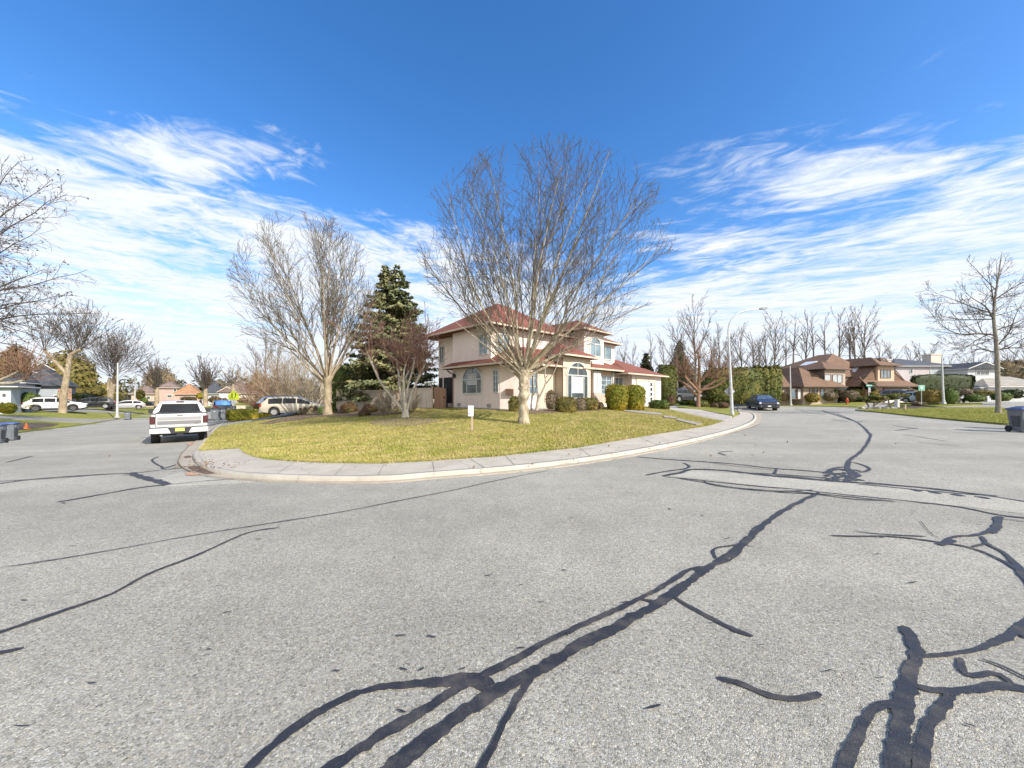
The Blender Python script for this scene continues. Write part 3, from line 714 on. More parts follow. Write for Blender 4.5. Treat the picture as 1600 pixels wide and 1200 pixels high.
make_tree('bare_tree', 'tall bare tree with several upright limbs standing beside the silver minivan', base, trunk, crown, B_TAN, B_PLANE_TW)

# multi-stem pale small tree with reddish twigs -----------------------------------
rg = np.random.default_rng(31)
base = G(633, 655); base.z += .1; k_ = base.y / F
trunk = [knobby(rg, .17, .45, .16, 5, knob=.03)]; crown = []
px2 = lambda q, r_: np.array(((q - 633) * k_, 0, (655 - r_) * k_))
for stem in ([(630, 645), (614, 622), (600, 603), (592, 580), (584, 555)], [(633, 645), (622, 615), (619, 585), (612, 565)], [(633, 645), (633, 618), (632, 590), (640, 568)], [(635, 645), (640, 620), (648, 600), (655, 578)],
             [(632, 645), (627, 612), (628, 590), (638, 572)], [(636, 645), (646, 612), (658, 590), (668, 572)], [(634, 645), (636, 610), (645, 585), (650, 560)]):
    pts = np.array([px2(*q) for q in stem]); dep = rg.uniform(-1.0, 1.0); pts[:, 1] = np.linspace(0, dep, len(pts)) + rg.normal(0, .03, len(pts)); 
    pts = np.array(smooth_line(pts.tolist(), 2)); trunk.append((pts, np.linspace(.085, .045, len(pts))))
    for j in range(8):
        p, d, r = pt_on(trunk[-1], rg.uniform(.55, 1.0)); d2 = unit(d + rg.normal(size=3) * .55 + np.array((0, 0, .35))); L = rg.uniform(1.7, 3.5)
        ln = limb(rg, p, d2, L, .032, .008, seg=.25, wob=.10, up=.05); crown.append(ln)
        sub(rg, crown, ln, L, 0, [(4.0, .2, 20, 60, .42, .03, .1), (4.6, .15, 20, 60, .5, .02, .12), (3, .2, 20, 60, .5, .0, .12)], .0075)
make_tree('maple_tree', 'small pale many-stemmed tree with dense reddish twigs before the wooden fence', base, trunk, crown, B_PALE, B_RED)

# pollards at the left and their kin ----------------------------------------------
def pollard(seed, base, trunk_lines, heads, shoots, Lr, rmin, tm, cm, label, group=None, e0=25, spd=1.8, name='pollard_tree', twr=.022):
    rg = np.random.default_rng(seed); crown = []
    for h in heads:
        for (d, el, az) in fan_dirs(rg, shoots, e0, 86, rg.uniform(0, 6)):
            L = rg.uniform(*Lr) * (.75 + .25 * math.sin(el)); ln = limb(rg, np.array(h[:3]) + d * .08, d, L, twr, rmin, seg=.5, wob=.05, up=.04); crown.append(ln)
            sub(rg, crown, ln, L, 0, [(spd, .2, 18, 42, .34, .04, .06), (2.2, .2, 20, 45, .45, .03, .06)], rmin)
    return make_tree(name, label, base, trunk_lines, crown, tm, cm, group)
def pxline(base, k, l, r, dep=0.0):
    pts = np.array([((q[0] - base[0]) * k, dep * i / max(1, len(l) - 1), (base[1] - q[1]) * k) for i, q in enumerate(l)]); pts = np.array(smooth_line(pts.tolist(), 2))
    return pts, np.interp(np.linspace(0, 1, len(pts)), np.linspace(0, 1, len(r)), r)
b0 = G(97, 646.5); k_ = b0.y / F
tl = [pxline((97, 646.5), k_, [(97, 648), (98, 640), (99, 620), (103, 595), (106, 575), (109, 556), (118, 550), (128, 546)], [.42, .36, .31, .29, .23, .21, .19, .16]),
      pxline((97, 646.5), k_, [(104, 585), (98, 572), (92, 560), (87, 550)], [.22, .18, .16, .16], -1.0), pxline((97, 646.5), k_, [(97, 622), (92, 620), (95, 612)], [.25, .2, .2])]
hx = lambda b, l: [((q - b[0]) * k_, dp, (b[1] - r_) * k_) for q, r_, dp in l]
pollard(41, b0, tl, hx((97, 646.5), [(87, 550, -1.0), (109, 553, .2), (120, 549, .2), (129, 545, .2)]), 17, (3.6, 6.0), .016, B_TAN, B_TWIG, 'pollarded street tree with a thick forked tan trunk in front of the white parked car')
b0 = G(170, 642); k_ = b0.y / F
tl = [pxline((170, 642), k_, [(170, 643), (171, 630), (173, 615), (177, 600), (180, 588)], [.46, .38, .35, .34, .28]), pxline((170, 642), k_, [(172, 618), (163, 605), (160, 590)], [.25, .2, .18], 1.0), pxline((170, 642), k_, [(177, 600), (186, 592), (190, 586)], [.25, .2, .18], -1)]
pollard(42, b0, tl, hx((170, 642), [(180, 586, 0), (161, 588, 1), (190, 585, -1), (176, 592, .5)]), 15, (5.0, 8.8), .018, B_TAN, B_TWIG, 'bare fan shaped street tree beside the tall lamp post left of the white pickup', e0=15)
for i, (px, py, Z, hp, n, lab) in enumerate(((245, 628, 74, 606, 13, 'small bare tree with a short thick trunk before the pink house'), (321, 627, 66, 607, 12, 'bare tree with pale upright shoots before the tan roofed house'), (364, 630, 64, 600, 10, 'small bare tree right behind the yellow diamond road sign'))):
    b0 = P(px, Z); k_ = Z / F; b0.z = ZH(py + 6, Z); top = (py + 6 - hp) * k_
    tl = [knobby(np.random.default_rng(60 + i), .35, top, .32, 8, knob=.08)]
    pollard(50 + i, b0, tl, [(.3, 0, top), (-.35, .2, top), (0, -.3, top * .92)], n, ((4.0, 6.5) if i < 2 else (2.2, 3.6)), .024, B_TAN, B_TWIG, lab, None, e0=38 if i < 2 else 20, spd=1.2, twr=.05)
# pruned pinkish tree behind the corner drive
b0 = P(1091, 40); b0.z = ZH(634, 40); k_ = 40 / F
tl = [pxline((1091, 634), k_, l, r, dp) for l, r, dp in (([(1091, 636), (1091, 620), (1092, 600), (1093, 575), (1092, 560)], [.25, .20, .17, .14, .11], 0), ([(1091, 612), (1078, 600), (1068, 592), (1064, 585)], [.2, .17, .14, .12], -.8), ([(1090, 618), (1078, 608), (1074, 600), (1066, 595), (1060, 588)], [.16, .14, .13, .12, .1], .8),
      ([(1091, 615), (1105, 603), (1115, 598), (1122, 593)], [.2, .17, .14, .12], .2), ([(1091, 606), (1084, 590), (1078, 578)], [.18, .15, .12], .9), ([(1092, 598), (1102, 584), (1104, 574)], [.16, .14, .12], -.9), ([(1092, 610), (1112, 606), (1128, 590)], [.14, .12, .1], -1.2))]
pollard(71, b0, tl, hx((1091, 634), [(1092, 560, 0), (1064, 585, -.8), (1060, 588, .8), (1122, 593, .2), (1078, 578, .9), (1104, 574, -.9), (1128, 590, -1.2), (1075, 592, .2), (1110, 590, 0)]), 22, (1.2, 2.6), .013, B_PINK, B_PINK, 'pruned bare tree with knuckled pinkish limbs behind the corner driveway', e0=0, spd=3.0, twr=.026)
# small two-stem tree before the house bay
rg = np.random.default_rng(77); b0 = G(838, 644); k_ = b0.y / F; b0.z += .08
tl = [pxline((838, 644), k_, l, r, dp) for l, r, dp in (([(838, 645), (840, 632), (841, 618), (839, 600), (840, 580), (842, 560)], [.13, .095, .06, .045, .035, .02], .2), ([(840, 628), (848, 612), (853, 600), (850, 585), (855, 565), (862, 548)], [.07, .06, .05, .045, .035, .02], -.3), ([(853, 602), (862, 590), (868, 578), (872, 560), (876, 548)], [.05, .045, .035, .03, .015], -.4), ([(838, 642), (832, 645)], [.07, .03], 0))]
crown = []
for l in tl[:3]: sub(rg, crown, l, 2.6, 0, [(3.2, .45, 25, 55, .32, .03, .08), (4, .2, 25, 55, .45, .02, .1)], .008)
make_tree('bare_sapling', 'slender pale forked bare tree between the bare trunk and the arched bay window', b0, tl, crown, B_PALE, B_PLANE_TW)
# right hand street tree with a clear stem
rg = np.random.default_rng(83); b0 = G(1560, 647.5); b0.z += .08; Zt = b0.y; k_ = Zt / F
stem = pxline((1560, 647.5), k_, [(1560, 649), (1560, 630), (1559, 600), (1558, 560), (1556, 530), (1552, 500), (1554, 470), (1560, 435), (1565, 397)], [.22, .155, .145, .135, .12, .09, .07, .04, .012])
trunk = [stem]; crown = []
for l, dp, r in (([(1559, 553), (1545, 548), (1540, 545), (1532, 552), (1512, 553)], .8, .06), ([(1560, 548), (1575, 545), (1600, 547), (1640, 538)], -.5, .07), ([(1556, 525), (1530, 522), (1500, 524), (1475, 505), (1461, 482)], .5, .075), ([(1560, 540), (1572, 520), (1572, 495), (1580, 470)], -.8, .06),
                 ([(1556, 518), (1575, 512), (1605, 505), (1640, 480)], .9, .06), ([(1552, 500), (1535, 482), (1505, 470), (1480, 455)], -.8, .06), ([(1553, 492), (1530, 480), (1500, 462), (1475, 448)], 1.2, .055), ([(1553, 498), (1568, 485), (1590, 475), (1630, 455)], 1.5, .06), ([(1553, 480), (1540, 460), (1525, 440), (1512, 425)], -1.2, .05),
                 ([(1554, 470), (1570, 455), (1592, 440), (1610, 420)], -1.0, .05), ([(1556, 455), (1545, 435), (1535, 415), (1530, 402)], .8, .04), ([(1557, 450), (1568, 430), (1580, 415), (1590, 400)], .7, .04), ([(1556, 528), (1530, 538), (1500, 545), (1465, 540)], -.7, .05), ([(1553, 500), (1520, 500), (1490, 492), (1470, 470)], 1.4, .05), ([(1557, 445), (1554, 425), (1548, 408)], -.3, .035)):
    ln = pxline((1560, 647.5), k_, l, [r, r * .8, r * .55, r * .2, .012], dp); crown.append(ln); L = np.linalg.norm(np.diff(ln[0], axis=0), axis=1).sum()
    sub(rg, crown, ln, L, 0, [(3.6, .12, 28, 60, .40, .05, .07), (4.2, .15, 25, 55, .45, .04, .08), (3.5, .2, 25, 55, .5, .03, .08)], .0092)
make_tree('street_tree', 'bare young tree with a straight ringed trunk on the right lawn beside the bins', b0, trunk, crown, B_BIRCH, B_TWIG)
# plane tree at the left edge whose branches with seed balls hang into view
rg = np.random.default_rng(97); Zt = 20.0; b0 = P(-190, Zt); k_ = Zt / F
trunk = [knobby(rg, .32, 5.0, .28, 10, knob=.05)]; crown = []; balls = []
ends = [(40, 262), (80, 275), (12, 245), (60, 400), (92, 455), (70, 380), (30, 345), (95, 430), (40, 500), (60, 520), (20, 300), (88, 480), (15, 440), (50, 440), (0, 380), (75, 470), (5, 520), (30, 560), (-20, 330), (-10, 480), (100, 300)]
for i, (ex, ey) in enumerate(ends):
    e = np.array(((ex + 190) * k_, rg.uniform(-2.5, 2.5), ZH(ey, Zt) - b0.z)); s0 = np.array((.1, 0, 4.6 + rg.uniform(-.6, .4)))
    mid = s0 * .45 + e * .55 + np.array((0, 0, 1.3 if ey < 470 else 2.2)) + rg.normal(size=3) * .3
    tt = np.linspace(0, 1, 12)[:, None]; pts = (1 - tt) ** 2 * s0 + 2 * tt * (1 - tt) * mid + tt ** 2 * e + rg.normal(size=(12, 3)) * .06
    ln = (pts, np.linspace(.07, .009, 12)); crown.append(ln); L = np.linalg.norm(np.diff(pts, axis=0), axis=1).sum(); n0 = len(crown)
    sub(rg, crown, ln, L, 0, [(3.0, .35, 25, 65, .20, -.01, .10), (4.2, .15, 25, 65, .45, -.01, .12), (3.0, .3, 25, 60, .5, .0, .12)], .0075)
    for c in crown[n0:]:
        if rg.random() < .10: balls.append(c[0][-1])
left_plane = make_tree('plane_tree', 'bare plane tree at the left edge with seed balls on its long twigs', b0, trunk, crown, B_PLANE, B_TWIG)
mb = MB()
for c in balls:
    c = c - np.array((0, 0, .07)); r = .042
    mb.lathe([(.006, r), (r * .7, r * .7), (r, 0), (r * .7, -r * .7), (.006, -r)], 6, c)
mb.build('seed_ball', B_TWIG, left_plane, smooth=True)['kind'] = 'stuff'
# pale low spreading branches of the small tree before the left garage
rg = np.random.default_rng(99); b0 = P(-75, 30); k_ = 30 / F; tl = []; crown = []
for l in ([(-60, 640), (-45, 615), (-10, 595), (22, 582), (30, 576)], [(-45, 615), (-20, 600), (5, 588), (12, 585)], [(-60, 640), (-70, 600), (-80, 580)], [(-10, 595), (10, 596), (26, 590)]):
    tl.append(pxline((-60, 640), k_, l, [.22, .17, .13, .1, .08], rg.uniform(-.6, .6)))
heads = [l[0][-1] for l in tl]
b0.x = (-60 - 800) / F * 30; b0.z = ZH(643, 30)
pollard(98, b0, tl, heads, 26, (1.6, 3.4), .012, B_PALE, B_PINK, 'low pruned tree with a spray of pinkish shoots by the pale blue garage', e0=-5, spd=3, twr=.02)

# ---------------------------------------------------------------- foliage
def mat_leaf(name, a, b_, c_=None, sc=1.6, camt=.5, rough=.7):
    m = bpy.data.materials.new(name); m.use_nodes = True; t = NT(m.node_tree); b = m.node_tree.nodes['Principled BSDF']
    tc = t.node('ShaderNodeTexCoord').outputs['Object']; n = t.noise(tc, sc, 5, .65); f = t.noise(tc, 14, 3, .7); s = t.noise(tc, sc * .6, 4, .6)
    c = t.mix(t.maprange(n, .35, .65), a, b_)
    c = t.mix(t.maprange(f, .3, .7, .55, 0), c, tuple(v * .45 for v in a))
    if c_: c = t.mix(t.maprange(s, .45, .65, 0, camt), c, c_)
    t.set(b.inputs['Base Color'], c); b.inputs['Roughness'].default_value = rough; b.inputs['Specular IOR Level'].default_value = .3; return m
L_HEDGE = mat_leaf('hedge_leaf', (.07, .088, .016), (.12, .13, .024), (.18, .14, .028), 1.2, .5)
L_YEL = mat_leaf('golden_leaf', (.16, .17, .016), (.27, .235, .02), (.36, .25, .022), .9, .7)
L_GREEN = mat_leaf('green_leaf', (.06, .10, .02), (.115, .155, .03), (.16, .16, .035), 1.6, .4)
L_DARK = mat_leaf('dark_leaf', (.028, .042, .014), (.052, .066, .02), None, 1.6)
L_BROWN = mat_leaf('brown_leaf', (.10, .055, .03), (.16, .10, .045), (.10, .11, .03), 1.8, .5)
L_OLIVE = mat_leaf('olive_leaf', (.12, .11, .028), (.20, .165, .04), (.25, .18, .045), 1.6, .5)
L_GOLD = mat_leaf('golden_brown_leaf', (.17, .13, .03), (.26, .19, .045), (.31, .22, .05), 1.2, .5)
L_DULL = mat_leaf('grey_twig_leaf', (.15, .115, .075), (.22, .175, .115), (.12, .12, .05), 2.2, .5)
L_TAN = mat_leaf('tan_twig_leaf', (.24, .17, .09), (.32, .24, .13), (.18, .15, .07), 1.5, .5)
L_SPRUCE = mat_leaf('spruce_needle', (.15, .18, .08), (.23, .25, .125), (.29, .24, .105), .7, .6)
L_FIR = mat_leaf('fir_needle', (.06, .075, .035), (.10, .11, .05), (.13, .11, .05), .5, .5)
def leaf_quads(rg, p, nrm, size, flat=.6):
    n = len(p); d = nrm + rg.normal(size=(n, 3)) * flat; d /= np.linalg.norm(d, axis=1)[:, None]
    r = rg.normal(size=(n, 3)); a = np.cross(d, r); a /= np.linalg.norm(a, axis=1)[:, None] + 1e-9; b = np.cross(d, a)
    s = size * rg.uniform(.6, 1.3, (n, 1)); a = a * s; b = b * s * .55
    V = np.stack([p - a, p + b, p + a, p - b], 1).reshape(-1, 3); i = np.arange(n)[:, None] * 4
    return V, np.concatenate([i, i + 1, i + 2, i + 3], 1)
def shell(rg, w, d, h, e, n, lump=.06, flat_bottom=True, taper=0.0):
    q = rg.normal(size=(n, 3)); q /= np.linalg.norm(q, axis=1)[:, None]
    sc_ = (np.abs(q) ** e).sum(1) ** (-1 / e); p = q * sc_[:, None]
    nz = np.zeros(n)
    for k in range(6):
        f = rg.normal(size=3) * (2.2 + k); nz += np.sin(p @ f + rg.uniform(0, 6)) / (1 + .5 * k)
    p = p * (1 + lump * nz)[:, None]; g = np.sign(p) * np.abs(p) ** (e - 1); g /= np.linalg.norm(g, axis=1)[:, None] + 1e-9
    P_ = p * np.array((w / 2, d / 2, h / 2)); 
    if taper: f = 1 + taper * p[:, 2]; P_[:, 0] *= f; P_[:, 1] *= f
    P_[:, 2] += h / 2; N = g / np.array((w, d, h)); N /= np.linalg.norm(N, axis=1)[:, None] + 1e-9
    return P_, N, nz
def foliage_mesh(rg, w, d, h, e=2.4, size=.06, dens=1.0, lump=.06, taper=0.0, ragged=.04):
    """closed dark core of the same leaves' colour plus leaf faces through the outer shell"""
    nu, nv = 22, 12; core = []
    u = np.linspace(0, 2 * math.pi, nu, endpoint=False); v = np.linspace(-math.pi / 2 + .05, math.pi / 2 - .05, nv)
    q = np.array([(math.cos(b) * math.cos(a), math.cos(b) * math.sin(a), math.sin(b)) for b in v for a in u])
    sc_ = (np.abs(q) ** e).sum(1) ** (-1 / e); p = q * sc_[:, None] * .90; c = p * np.array((w / 2, d / 2, h / 2))
    if taper: f = 1 + taper * p[:, 2]; c[:, 0] *= f; c[:, 1] *= f
    c[:, 2] += h / 2; c += rg.normal(size=c.shape) * size * .3
    F_ = [(j * nu + i, j * nu + (i + 1) % nu, (j + 1) * nu + (i + 1) % nu, (j + 1) * nu + i) for j in range(nv - 1) for i in range(nu)]
    F_ = np.array(F_); area = 2 * h * (w + d) * .8 + w * d; n = int(np.clip(dens * area / (size * size) * 1.1, 120, 60000))
    P_, N, nz = shell(rg, w, d, h, e, n, lump, taper=taper)
    P_ = P_ - N * (rg.random((n, 1)) ** 2 * size * 2.2) + N * rg.normal(size=(n, 1)) * ragged
    P_[:, 2] = np.maximum(P_[:, 2], .02)
    V, Q = leaf_quads(rg, P_, N, size, .9)
    return np_mesh('foliage', np.r_[c, V], np.r_[F_, Q + len(c)])
PL = [0]
def shrub(label, px, py, wpx, hpx, m, e=2.3, Z=None, size=None, dratio=1.0, lump=.05, taper=0.0, name='shrub', cat='shrub', group=None, rz=0.0, dens=1.0, ragged=None, sink=.04, stem=None):
    """px, py: photo foot point; wpx, hpx: photo size"""
    PL[0] += 1; rg = np.random.default_rng(1000 + PL[0])
    if Z is None: b0 = G(px, py); Z = b0.y
    else: b0 = P(px, Z); b0.z = ZH(py, Z)
    k = Z / F; cosv = F / math.hypot(F, px - 800)
    w_ = wpx * k * (1.0 if rz else 1.0); h_ = hpx * k
    w_ *= (0.5 + .5 * cosv) if dratio > .8 else 1.0      # round plants look wider off axis
    size = size or max(.03, Z * .0022)
    o = link_mesh(name, foliage_mesh(rg, w_, w_ * dratio, h_ + sink, e, size, dens, lump, taper, ragged if ragged is not None else size * (.12 if name in ('hedge', 'cedar_column', 'box_hedge') else .35)), None, m, (b0.x, b0.y + w_ * dratio * .3, b0.z - sink), rz)
    return tag(o, label, cat, group)
# by the corner house
shrub('clipped green box shrub just left of the knobbly tree trunk', 805, 646, 20, 27, L_OLIVE, 4, dratio=.9)
shrub('rounded two-tone shrub behind the forked bare sapling', 856, 642, 28, 34, L_DULL, 2.5)
shrub('upright slim green shrub between the trunk and the sapling', 829, 642, 12, 36, L_GREEN, 2.8)
shrub('wide boxy shrub with reddish sides under the arched bay window', 886, 647, 31, 26, L_OLIVE, 5, dratio=.8)
shrub('greyish rounded shrub between the two olive ones at the bay', 907, 644, 18, 22, L_DULL, 3)
shrub('olive rounded shrub right of the greyish one at the bay', 922, 643.5, 27, 22, L_OLIVE, 3.2)
shrub('small dark red shrub at the entry corner of the house', 938, 642, 13, 13, L_BROWN, 2.3)
shrub('tall barrel shaped golden hedge, left of the pair by the front path', 966, 643.5, 33, 43, L_YEL, 3.6, size=.06, taper=.08, name='topiary_hedge', cat='hedge', lump=.03)
shrub('tall barrel shaped golden hedge, right of the pair by the front path', 995, 643.5, 29, 42, L_YEL, 3.6, size=.06, taper=.08, name='topiary_hedge', cat='hedge', lump=.03)
shrub('low rounded green bush in front of the garage door', 1033, 641, 29, 16, L_GREEN, 3)
shrub('loose pale green rhododendron at the garage corner', 1037, 631, 16, 27, L_GREEN, 2.2, size=.11, dens=.7, lump=.1)
shrub('tall clipped cedar column behind the garage corner', 1044, 634, 29, 63, L_HEDGE, 4, Z=38, name='cedar_column', cat='hedge')
shrub('small brown shrub at the foot of the cedar column', 1049, 633, 13, 15, L_BROWN, 2.3, Z=36)
# beyond the drive
for lab, px, py, w_, h_, m, e in (('low dark shrub right of the cedar column', 1060, 632, 14, 10, L_DARK, 2.4), ('broad leafy green shrub under the pruned pinkish tree', 1078, 634, 28, 16, L_GREEN, 2.4), ('yellow green leafy shrub in the middle of the drive bed', 1096, 635, 28, 16, L_YEL, 2.3), ('clipped low green shrub in front of the yellow leafy one', 1099, 637, 22, 11, L_HEDGE, 3), ('pale leafy shrub at the right end of the drive bed', 1111, 634.5, 14, 13, L_GREEN, 2.3), ('reddish low shrub, left of the two beside the lamp post', 1120, 638, 15, 8, L_BROWN, 2.6), ('reddish low shrub, right of the two beside the lamp post', 1133, 639.5, 15, 11, L_BROWN, 2.6)):
    shrub(lab, px, py, w_, h_, m, e, dens=.9)
shrub('huge clipped hedge wall behind the lamp post', 1153, 631, 92, 57, L_HEDGE, 6, Z=50, dratio=.35, size=.16, name='hedge', cat='hedge', lump=.03)
for i, px in enumerate((1186, 1197, 1208, 1216)):
    shrub(['first', 'second', 'third', 'last'][i] + ' upright cedar from the left at the right end of the huge hedge', px, 632, 15, 60 + (i == 3), L_HEDGE, 4, Z=50 + i * .2, size=.15, name='cedar_column', cat='hedge', group='upright cedars at the hedge end')
shrub('brown low shrub at the foot of the last upright cedar', 1213, 630, 14, 8, L_BROWN, 2.3, Z=50.5)
# brown house garden
for lab, px, py, w_, h_, m, e, Z in (('loose tan shrub left of the brown house lamp', 1226, 626, 14, 13, L_TAN, 2.2, 52), ('rounded tan shrub right of the white lamp post', 1242, 625, 13, 11, L_TAN, 2.3, 52), ('olive dome shrub below the left wing windows', 1267, 622, 18, 13, L_OLIVE, 2.4, 54), ('large round olive shrub in the front row of the brown house', 1274, 628, 23, 14, L_GOLD, 2.6, 51),
    ('upright green shrub with a pointed top by the brown house entry', 1293, 618, 13, 14, L_GREEN, 2.2, 53.5), ('second pointed green shrub by the brown house entry', 1304, 620, 13, 16, L_GREEN, 2.2, 53), ('round greyish brown shrub left of the red hydrant', 1301, 626, 22, 14, L_DULL, 2.4, 52), ('reddish loose shrub behind the red hydrant', 1318, 624, 18, 14, L_BROWN, 2.2, 53), ('large round greyish shrub right of the red hydrant', 1335, 626, 25, 16, L_DULL, 2.5, 51.5), ('small olive shrub against the brown house porch', 1333, 613, 14, 7, L_OLIVE, 2.3, 54),
    ('yellow green shrub behind the large greyish shrub', 1344, 618, 22, 10, L_OLIVE, 2.4, 53), ('wide low golden dome shrub before the garage door', 1373, 623, 27, 13, L_GOLD, 2.3, 52), ('golden dome shrub nearest the dark blue car', 1390, 621, 18, 10, L_GOLD, 2.3, 52.5), ('dark clipped column beside the brown garage door', 1364, 610, 13, 13, L_DARK, 5, 52)):
    shrub(lab, px, py, w_, h_, m, e, Z=Z, size=.12)
# far right gardens
shrub('long dark clipped hedge before the pale two storey house', 1475, 610, 98, 25, L_DARK, 7, Z=60, dratio=.06, size=.17, name='hedge', cat='hedge', lump=.02)
for lab, px, py, w_, h_, m, e, Z in (('golden brown clipped box hedge behind the right lamp post', 1462, 629, 30, 19, L_GOLD, 7, 44), ('brown clipped block hedge right behind the lamp post', 1478, 628, 10, 18, L_GOLD, 6, 45), ('green barrel topiary right of the lamp post', 1491, 630, 20, 23, L_GREEN, 4, 43), ('brown umbrella shaped shrub beside the parked motorbike', 1513, 618, 24, 11, L_DULL, 2.6, 45), ('dark shrub below the umbrella shaped one', 1510, 625, 15, 14, L_DARK, 2.6, 45.5), ('low clipped olive hedge before the white garage', 1540, 618, 36, 8, L_OLIVE, 5, 52), ('low green juniper left of the street tree trunk', 1532, 628, 26, 12, L_GREEN, 2.4, 44), ('green juniper right of the street tree trunk', 1573, 626, 26, 13, L_GREEN, 2.4, 43), ('dark round shrub at the far right gravel bed', 1590, 622, 28, 14, L_DARK, 2.4, 46),
    ('brown dome shrub on the lawn under the green square sign', 1440, 633.5, 18, 6, L_DULL, 2.5, 42), ('brown loose shrub before the green square sign', 1432, 620, 18, 12, L_DULL, 2.3, 50)):
    shrub(lab, px, py, w_, h_, m, e, Z=Z, size=.11)
# by the fence and the minivan
for lab, px, py, w_, h_, m, e in (('rounded dark red brown bush at the left end of the wooden fence', 542, 648, 26, 19, L_BROWN, 2.4), ('low dark red bush before the grey fence boards', 575, 648, 24, 16, L_BROWN, 2.3), ('small dark bush in front of the loose tan shrub', 567, 653, 18, 12, L_BROWN, 2.2), ('tiny green shrub at the base of the tall bare tree', 519, 646, 11, 9, L_GREEN, 2.3)):
    shrub(lab, px, py, w_, h_, m, e)
shrub('clipped pinkish brown box hedge beside the minivan wheel', 480, 648, 36, 13, L_DULL, 7, dratio=.45, name='box_hedge', cat='hedge', rz=R(25))
shrub('clipped green shrub at the right end of the pinkish hedge', 501, 648.5, 9, 12, L_GREEN, 4)
shrub('low clipped green box hedge along the minivan driveway', 391, 657, 66, 18, L_YEL, 8, dratio=.25, name='box_hedge', cat='hedge', rz=R(22), lump=.02)
shrub('brown shrub at the left end behind the low green hedge', 404, 641, 22, 11, L_BROWN, 2.3, Z=34)
# left gardens
shrub('low golden shrub cut off by the left edge before the garage', 3, 646, 24, 17, L_YEL, 2.4, Z=26)
for lab, px, py, w_, h_, m, e, Z in (('clipped dark green cloud shrub left of the white parked car', 34, 632, 30, 18, L_GREEN, 2.6, 41), ('low tan bush beside the blue pot', 40, 639, 15, 9, L_OLIVE, 2.3, 41), ('dark clipped hedge behind the black parked car', 118, 622, 32, 7, L_DARK, 5, 58), ('golden conifer bush behind the black parked car', 140, 620, 28, 16, L_OLIVE, 2.2, 62), ('low golden shrub behind the forked street tree', 112, 618, 26, 12, L_OLIVE, 2.2, 62), ('dark round bush behind the silver hatchback', 223, 630, 9, 9, L_GREEN, 2.3, 72), ('golden bush left of the far lamp post', 216, 626, 12, 18, L_OLIVE, 2.3, 76),
    ('bright golden bush between tan and white far houses', 311, 623, 14, 9, L_YEL, 2.3, 78), ('round dark red bush before the white far house', 332, 629, 18, 9, L_BROWN, 2.3, 76), ('small round bush at the far brown house door', 350, 627, 7, 5, L_BROWN, 2.3, 76), ('tan bush beneath the yellow road sign', 376, 629, 15, 7, L_TAN, 2.3, 70), ('pinkish low shrub before the far pink house', 290, 627, 22, 7, L_BROWN, 2.3, 72)):
    shrub(lab, px, py, w_, h_, m, e, Z=Z, size=.14)
# twiggy shrubs
def twig_shrub(seed, label, b0, w_, h_, n, m, rmin, name='twig_shrub', stemm=None, group=None):
    rg = np.random.default_rng(seed); ls = []
    for (d, el, az) in fan_dirs(rg, n, 20, 88, 0):
        L = h_ * (.55 + .45 * math.sin(el)) * rg.uniform(.75, 1.05) if el > .7 else w_ * .5 * rg.uniform(.7, 1.05)
        ln = limb(rg, np.array((math.cos(az), math.sin(az), 0)) * w_ * .12 * rg.random(), d, L, rmin * 2, rmin, seg=L / 5, wob=.1, up=.02); ls.append(ln)
        sub(rg, ls, ln, L, 0, [(10 / L * 1.1, .2, 15, 50, .42, .03, .1), (8 / L, .2, 20, 55, .5, .0, .12)], rmin)
    o = link_mesh(name, tubes(name, ls), None, m, b0); return tag(o, label, 'shrub', group)
twig_shrub(201, 'loose tan twiggy shrub in the middle of the wooden fence', G(606, 651), 2.2, 1.7, 34, B_TAN, .009)
twig_shrub(202, 'loose tan twiggy shrub right behind the pale many-stemmed tree', G(640, 648), 1.8, 1.6, 24, B_TAN, .009)
for i, (px, py, Z, w_, h_, m, lab) in enumerate(((455, 640, 44, 9.0, 8.0, B_TAN, 'wide tan twiggy tree left of the tall bare tree behind the minivan'), (425, 640, 50, 7, 6.5, B_PINK, 'purplish twiggy thicket before the far brown house'), (400, 636, 58, 6, 5.5, B_PINK, 'low purplish twiggy bush left of the thicket'), (487, 640, 42, 6, 6.0, B_TAN, 'tan twiggy bush directly behind the tall bare tree'), (440, 640, 60, 8, 11.5, B_TAN, 'tall tan twiggy tree at the back of the minivan garden'))):
    b0 = P(px, Z); b0.z = ZH(py, Z); twig_shrub(210 + i, lab, b0, w_, h_, 34, m, .017)

